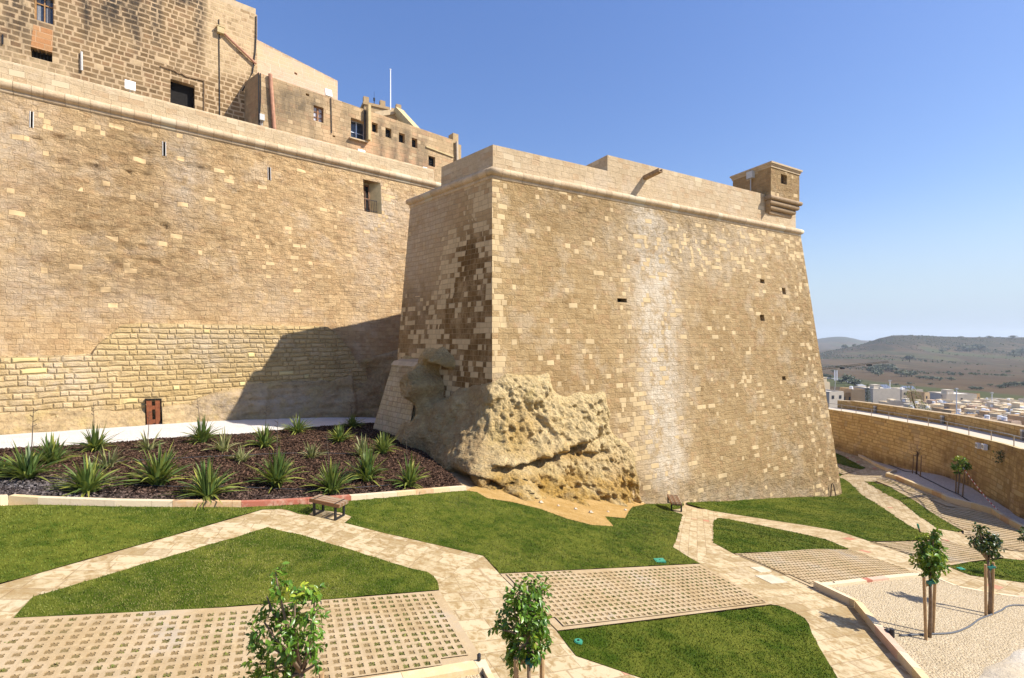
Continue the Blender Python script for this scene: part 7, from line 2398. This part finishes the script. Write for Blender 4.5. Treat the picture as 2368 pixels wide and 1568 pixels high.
townhouse(2137, 2154, 908, 262, 'narrow tan house with one window beside the grey-white block', 9, 'tan', .3, [(.4, 2.6, 1.0, 1.4)], grp=False)
t, q, zt_, ux, uy = townhouse(2188, 2256, 911, 285, 'wide grey apartment block with a projecting stair tower', 14, 'white', -.03, W4(1, 3.0), bulk=(.3, .4, 4, 4, 2.4), tank=2, grp=False)
for i, (fx, lb) in enumerate(((.3, 'solar water heater panel on the wide grey block, left'), (.48, 'solar water heater panel on the wide grey block, middle'))):
    solar(p3(q[0] + ux * (18 * fx) + uy * 6, zt_ + .3), ux, uy, 2.0, 2.2, lb)
townhouse(2176, 2190, 914, 288, 'low grey annexe at the left of the wide grey block', 10, 'grey', 0, grp=False)
townhouse(2253, 2272, 911, 288, 'dark ochre building at the right end of the wide grey block', 9, 'brown', .35, W4(2, 2.6), grp=False)
t, q, zt_, ux, uy = townhouse(2315, 2420, 934, 300, 'long dark-walled hall with a white roof edge at the right', 16, 'grey', .05, grp=False)
mb = MB(); mb.bar(p3(q[0] + ux * 3 - uy * .3, zt_ + .12), p3(q[1] - uy * .3, zt_ + .12), .3, .5); mb.build('roof_edge', M_WHITE, t)
rs = random.Random(12)
kinds = ['cream', 'cream', 'white', 'cream', 'pink', 'tan', 'white', 'cream', 'cream']
# rows of lower houses between the blocks and the rampart
rows = [(936, 235, 1985, 2440, 24), (944, 205, 2110, 2440, 26), (953, 180, 2190, 2450, 24), (963, 160, 2225, 2460, 26), (925, 330, 2140, 2440, 20), (973, 142, 2290, 2470, 30), (931, 280, 2150, 2440, 17), (940, 220, 2160, 2440, 15), (949, 192, 2200, 2440, 17)]
WORDS = {'cream': 'cream', 'white': 'white', 'tan': 'tan', 'pink': 'pinkish'}
SOL = 0; tn = 0
for (y0, Y0, xa, xb, wpx) in rows:
    x = xa + rs.uniform(0, 10)
    while x < xb:
        w_ = wpx * rs.uniform(.7, 1.5)
        k = rs.choice(kinds); yt = y0 + rs.uniform(-6, 6); dY = rs.uniform(-8, 8)
        wn_ = [(rs.uniform(.15, .85), rs.uniform(1.4, 2.6), rs.uniform(.7, 1.2), rs.uniform(.9, 1.5)) for _ in range(rs.choice((0, 1, 1, 2, 3)))]
        tk_ = rs.choice((0, 0, 1, 1, 2))
        bk_ = (rs.uniform(.3, .7), rs.uniform(.3, .6), rs.uniform(2, 3.2), rs.uniform(2, 3), rs.uniform(1.6, 2.4)) if rs.random() < .5 else None
        t, q, zt_, ux, uy = townhouse(x, x + w_, yt, Y0 + dY, None, rs.uniform(7, 11), k, rs.uniform(-.25, .35), wn_, tk_, bk_, group=TG)
        t['label'] = f"low {WORDS[k]} flat-roofed house {('with roof tank' if tk_ else 'without tank')} and {('a stair room' if bk_ else 'a bare roof')} in the packed town"
        if rs.random() < .4 and SOL < 16:
            SOL += 1
            solar(p3(q[0] + ux * 1.0 + uy * 2.0, zt_ - .35), ux, uy, rs.uniform(2, 4), rs.uniform(1.6, 2.6), 'dark blue solar panel on a low town roof')
        x += w_ * rs.uniform(1.0, 1.25); tn += 1

# lamp posts, masts, dish
for x, yt, Y, lb in ((2211, 900, 120, 'tall white lamp post in front of the wide grey block'), (2293, 909, 250, 'thin white lamp post at the right of the town'), (2057, 881, 262, 'thin pole on the roof of the long windowless block')):
    p = at(x, yt, Y); zb_ = zc(p[0], p[1]) if Y != 262 else p[2] - 5
    t = thing('lamp_post', (p[0], p[1], zb_), lb, 'lamp post')
    r = .09 * Y / 150 + .03
    mb = MB(); mb.tube([(p[0], p[1], zb_ - .5), tuple(p)], [r * 1.3, r], 6); mb.build('pole', M_WHITE, t)
    mb = MB(); mb.box(p + np.array([0, 0, .1]), (r * 6, r * 4, r * 3)); mb.build('lamp_head', M_GREYP, t)
p = at(1932, 868, 188); zb_ = at(1932, 905, 188)[2]
t = thing('phone_mast', (p[0], p[1], zb_), 'phone mast with upright panel antennas on the cream house', 'mast')
mb = MB(); mb.tube([(p[0] - .5, p[1], zb_), (p[0], p[1], p[2] - 1), (p[0], p[1], p[2] + 2)], .1, 6); mb.build('pole', M_GREYP, t)
for dx in (-.45, .45):
    mb = MB(); mb.box((p[0] + dx, p[1], p[2]), (.3, .25, 4.0)); mb.build('antenna_panel', M_WHITE, t)
# crane jib
t = thing('tower_crane', tuple(at(1800, 870, 175)), 'dark tower crane whose long jib reaches out from behind the bastion', 'crane')
a = at(1790, 866.5, 175); b_ = at(2053.5, 837.6, 165)
mb = MB(); N_ = 44
d = (b_ - a)
for o_ in ((-.35, -.0), (.35, -.0), (0, .8)):
    mb.bar(a + np.array([0, o_[0], o_[1]]), b_ + np.array([0, o_[0] * .5, o_[1] * .5]), .095)
for i in range(N_):
    p0 = a + d * (i / N_); p1 = a + d * ((i + .5) / N_); p2 = a + d * ((i + 1) / N_); f = 1 - .5 * i / N_
    mb.bar(p0 + np.array([0, -.35 * f, 0]), p1 + np.array([0, 0, .8 * f]), .06); mb.bar(p1 + np.array([0, 0, .8 * f]), p2 + np.array([0, -.35 * f, 0]), .06)
mb.build('jib', plain('crane_steel', (.09, .075, .04), .7), t)
mb = MB(); mb.box(a + d * .84 + np.array([0, 0, -.3]), (1.4, .8, .5)); mb.box(a + d * .61 + np.array([0, 0, -.4]), (1.2, .8, .5)); mb.build('trolley', M_BLKM, t)
mb = MB(); mb.box((a[0] - 2, a[1], (a[2] - 40) / 2 + 0), (1.4, 1.4, abs(a[2] + 40) + 8)); mb.build('mast', plain('crane_mast', (.12, .1, .05), .7), t)

# ------------------------------------------------------------------ far trees
M_FARL = leaf_mat('far_foliage', (.03, .045, .02), (.075, .09, .038), None, .7, .1)
M_FART = plain('far_trunk', (.1, .075, .05), .9)


def puff(px_, py_, wpx, hpx, label, seed, Yd=None, group='trees scattered over the far fields and hillside', n=None, dark=1.0, name='far_tree', foot=None):
    rs = random.Random(seed)
    g = ground_far(px_, py_) if Yd is None else np.array([*at(px_, py_, Yd)[:2], at(px_, py_, Yd)[2]])
    if foot is not None: g[2] = foot
    sc_ = F / g[1]; W_, Hh_ = wpx / sc_, hpx / sc_
    t = thing(name, tuple(g), label, 'tree', group)
    mb = MB(); mb.tube([g - np.array([0, 0, .5]), g + np.array([0, 0, Hh_ * .6])], [W_ * .04 + .1, W_ * .02 + .05], 6); mb.build('trunk', M_FART, t)
    n = n or 260
    lobes = [(Vector((rs.uniform(-.34, .34) * W_, rs.uniform(-.3, .3) * W_, Hh_ * rs.uniform(.38, .78))), rs.uniform(.22, .36)) for _ in range(7)]
    V, F_, T, Yy = [], [], [], []
    for i in range(n):
        c, r = rs.choice(lobes); dv = Vector((rs.gauss(0, 1), rs.gauss(0, 1), rs.gauss(0, 1))).normalized()
        p = Vector(g) + c + Vector((dv.x * r * W_, dv.y * r * W_, dv.z * r * Hh_ * .8)) * rs.uniform(.6, 1.05)
        sz = (W_ + Hh_) * .5 * rs.uniform(.07, .13)
        u = Vector((rs.gauss(0, 1), rs.gauss(0, 1), rs.gauss(0, 1))).normalized(); v = u.orthogonal().normalized()
        b0 = len(V); V += [p + u * sz, p + v * sz, p - u * sz, p - v * sz]; F_.append([b0, b0 + 1, b0 + 2, b0 + 3]); tt_ = rs.random(); T += [tt_] * 4; Yy += [0] * 4
    mobj('crown', [tuple(v) for v in V], F_, M_FARL, t, attrs={'tint': T, 'young': Yy})
    return t


k = 0
LBT = 'dark rounded tree far off on the dry hillside'
for x, y, w_, h_ in ((1955, 806, 16, 10), (1973, 803, 9, 8), (2102, 838, 20, 17), (2020, 862, 28, 16), (2035, 860, 26, 18), (2048, 858, 26, 17), (2060, 860, 24, 15), (2030, 870, 20, 16), (2083, 871, 22, 14), (2107, 871, 24, 14), (2095, 872, 18, 12),
                   (2235, 812, 30, 14), (2250, 810, 30, 15), (2268, 808, 24, 14), (2345, 826, 26, 16), (2362, 822, 26, 18), (2380, 822, 26, 18), (2180, 815, 14, 9), (2190, 811, 12, 7), (2125, 876, 18, 8), (2140, 877, 18, 8), (2155, 879, 20, 9), (2172, 880, 22, 8), (2200, 880, 18, 8),
                   (2245, 900, 14, 8), (2258, 902, 18, 9), (2290, 893, 10, 6), (2330, 895, 24, 10), (2350, 893, 26, 12), (2372, 893, 26, 12), (2310, 898, 20, 7), (1905, 873, 18, 10), (1920, 876, 18, 10), (1890, 868, 18, 12), (1930, 862, 14, 8),
                   (2290, 782, 12, 5), (2340, 782, 14, 7), (2012, 792, 6, 4), (2222, 781, 8, 3.5), (2150, 890, 10, 5), (2070, 891, 10, 4), (2105, 889, 12, 5)):
    k += 1; puff(x, y, w_, h_, LBT, 300 + k, n=260)
LB2 = 'umbrella-shaped tree along the far road'
for x, y, w_, h_ in ((1962, 887, 26, 22), (1976, 893, 30, 17), (1945, 886, 20, 10), (1985, 902, 18, 8)):
    k += 1; puff(x, y, w_, h_, LB2, 300 + k, group='umbrella trees along the far road', n=240)
# conifer beside the tan house
p = at(2005, 931, 200)
t = thing('conifer', (p[0], p[1], zc(p[0], p[1])), 'dark tiered conifer between the tan house and the grey block', 'tree')
mb = MB(); mb.tube([(p[0], p[1], zc(p[0], p[1])), (p[0], p[1], at(2005, 891, 200)[2])], [.25, .04], 6); mb.build('trunk', M_FART, t)
V, F_, T, Yy = [], [], [], []; rs = random.Random(8); zt_ = at(2005, 890, 200)[2]; zb_ = at(2005, 931, 200)[2]
for lv in range(13):
    f = lv / 12; zz = zt_ + (zb_ - zt_) * f; r = .3 + 1.7 * f
    for b in range(9):
        a = b / 9 * 6.28 + lv * .4
        for j in range(6):
            g_ = (j + 1) / 6; c = Vector((p[0] + math.cos(a) * r * g_, p[1] + math.sin(a) * r * g_, zz - .25 * r * g_ ** 2 + rs.uniform(-.08, .08)))
            u = Vector((rs.gauss(0, 1), rs.gauss(0, 1), rs.gauss(0, .4))).normalized(); v = u.orthogonal().normalized(); sz = .24
            b0 = len(V); V += [c + u * sz, c + v * sz * .6, c - u * sz, c - v * sz * .6]; F_.append([b0, b0 + 1, b0 + 2, b0 + 3]); tt_ = rs.random() * .4; T += [tt_] * 4; Yy += [0] * 4
mobj('crown', [tuple(v) for v in V], F_, M_FARL, t, attrs={'tint': T, 'young': Yy})
# feathery tree rising just beyond the rampart parapet
Yt = 62.0
base = at(2128, 1010, Yt); base[2] = -20
rs = random.Random(21)
t = thing('feathery_tree', tuple(base), 'sparse feathery yellow-green tree rising behind the rampart parapet', 'tree')
mb = MB(); stem = [tuple(base), tuple(at(2122, 960, Yt)), tuple(at(2110, 925, Yt)), tuple(at(2104, 892, Yt))]
mb.tube(stem, [.16, .1, .06, .02], 6); mb.build('trunk', M_FART, t)
V, F_, T, Yy = [], [], [], []
for (x, y, r) in ((2103, 896, 7), (2112, 903, 7), (2098, 910, 5), (2122, 912, 8), (2106, 922, 8), (2128, 926, 9), (2114, 936, 9), (2136, 934, 7), (2104, 942, 8), (2124, 946, 11), (2142, 946, 8), (2112, 955, 9), (2134, 957, 12), (2150, 960, 10), (2165, 966, 9), (2120, 966, 10), (2145, 970, 10)):
    c = Vector(at(x, y, Yt + rs.uniform(-.6, .6))); R_ = r / (F / Yt)
    for i in range(46):
        dv = Vector((rs.gauss(0, .6), rs.gauss(0, .6), rs.gauss(0, .5)))
        add_leaf(V, F_, T, Yy, c + dv * R_, Vector((rs.gauss(0, 1), rs.gauss(0, 1), -.5)), .2, .035, rs, rs.random(), rs.random() * .5)
mobj('crown', [tuple(v) for v in V], F_, leaf_mat('feathery_leaf', (.09, .11, .03), (.2, .2, .06), (.28, .26, .08), .5, .2), t, attrs={'tint': T, 'young': Yy})
# yellowish scrub in front of the town
for x, y, w_, h_ in ((2160, 982, 40, 22), (2185, 984, 30, 14), (2215, 985, 26, 16), (2232, 982, 22, 18), (2250, 990, 26, 12)):
    k += 1; puff(x, y + 6, w_, h_ + 6, 'yellow-green bush just beyond the rampart parapet', 500 + k, Yd=68, group='bushes beyond the rampart parapet', n=260, name='bush')
# far road as a pale ribbon on the fields
pts = [(2020, 905), (2000, 897), (1985, 890), (1968, 885), (1950, 880), (1930, 877), (1905, 874), (1880, 871)]
L_, R__ = [], []
for i, (x, y) in enumerate(pts):
    wd_ = 3.2 if i < 3 else 2.6
    g = ground_far(x, y); L_.append(g)
L_ = np.array(L_); Tn = np.gradient(L_[:, :2], axis=0); Tn /= np.linalg.norm(Tn, axis=1)[:, None]; Nn = np.stack([Tn[:, 1], -Tn[:, 0]], 1)
A = np.column_stack([L_[:, :2] + Nn * 4, L_[:, 2] + .6]); B = np.column_stack([L_[:, :2] - Nn * 4, L_[:, 2] + .6])
i = np.arange(len(pts) - 1); n = len(pts)
o = mobj('road', np.vstack([A, B]), np.stack([i, i + 1, n + i + 1, n + i], 1), plain('far_asphalt', (.3, .3, .3), .8), None); o['kind'] = 'structure'

# low scrub over the hill and field edges, far too many bushes to count
m_ = 15000
xs = RNG.uniform(1850, 2480, m_); Yr = RNG.uniform(780, 2080, m_)
Kb = (xs - CX) / F; Xb = Kb * Yr
nz_ = fbm(np.column_stack([Xb / 90, Yr / 420, Xb * 0]), 1.0, 4, 410) + .35 * sstep(Yr, 1350, 1850) - .12
keep_ = nz_ > RNG.uniform(-.02, .35, m_)
Xb, Yr = Xb[keep_], Yr[keep_]
Zb = np.array([zc(a, b) for a, b in zip(Xb, Yr)])
nb_ = len(Xb); sz = RNG.uniform(.9, 2.6, nb_) * (1 + .8 * (RNG.random(nb_) > .93))
Vb = []; 
cen = np.column_stack([Xb, Yr, Zb])
V_, T_s = [], []
for k_ in range(4):
    a = RNG.uniform(0, 6.28, nb_); off = np.column_stack([np.cos(a) * sz * .5, np.sin(a) * sz * .4, sz * RNG.uniform(.1, .6, nb_)])
    c_ = cen + off; u = RNG.normal(size=(nb_, 3)); u /= np.linalg.norm(u, axis=1)[:, None]; v = np.cross(u, RNG.normal(size=(nb_, 3))); v /= np.linalg.norm(v, axis=1)[:, None]
    s_ = (sz * .75)[:, None]
    V_.append(np.stack([c_ + u * s_, c_ + v * s_, c_ - u * s_, c_ - v * s_], 1).reshape(-1, 3)); T_s.append(np.repeat(RNG.random(nb_), 4))
V_ = np.vstack(V_); o = mobj('scrub', V_, np.arange(len(V_)).reshape(-1, 4), M_FARL, None, attrs={'tint': np.concatenate(T_s), 'young': Z(len(V_))})
tag(o, 'low dark scrub dotted over the dry hillside', kind='stuff')

# ------------------------------------------------------------------ air between here and the hills
hz = MB(); hz.prism([(-3200, -200), (9000, -200), (9000, 8200), (-3200, 8200)], -85, 130)
ob = hz.build('haze', [])
hm = bpy.data.materials.new('haze'); hm.use_nodes = True; hn = hm.node_tree; hn.nodes.clear()
pv = hn.nodes.new('ShaderNodeVolumePrincipled'); pv.inputs['Color'].default_value = (.78, .88, 1.0, 1); pv.inputs['Density'].default_value = .00009
pv.inputs['Anisotropy'].default_value = .2
om = hn.nodes.new('ShaderNodeOutputMaterial'); hn.links.new(pv.outputs[0], om.inputs['Volume'])
ob.data.materials.append(hm); ob['kind'] = 'stuff'; ob['label'] = 'thin pale haze in the air over the country'
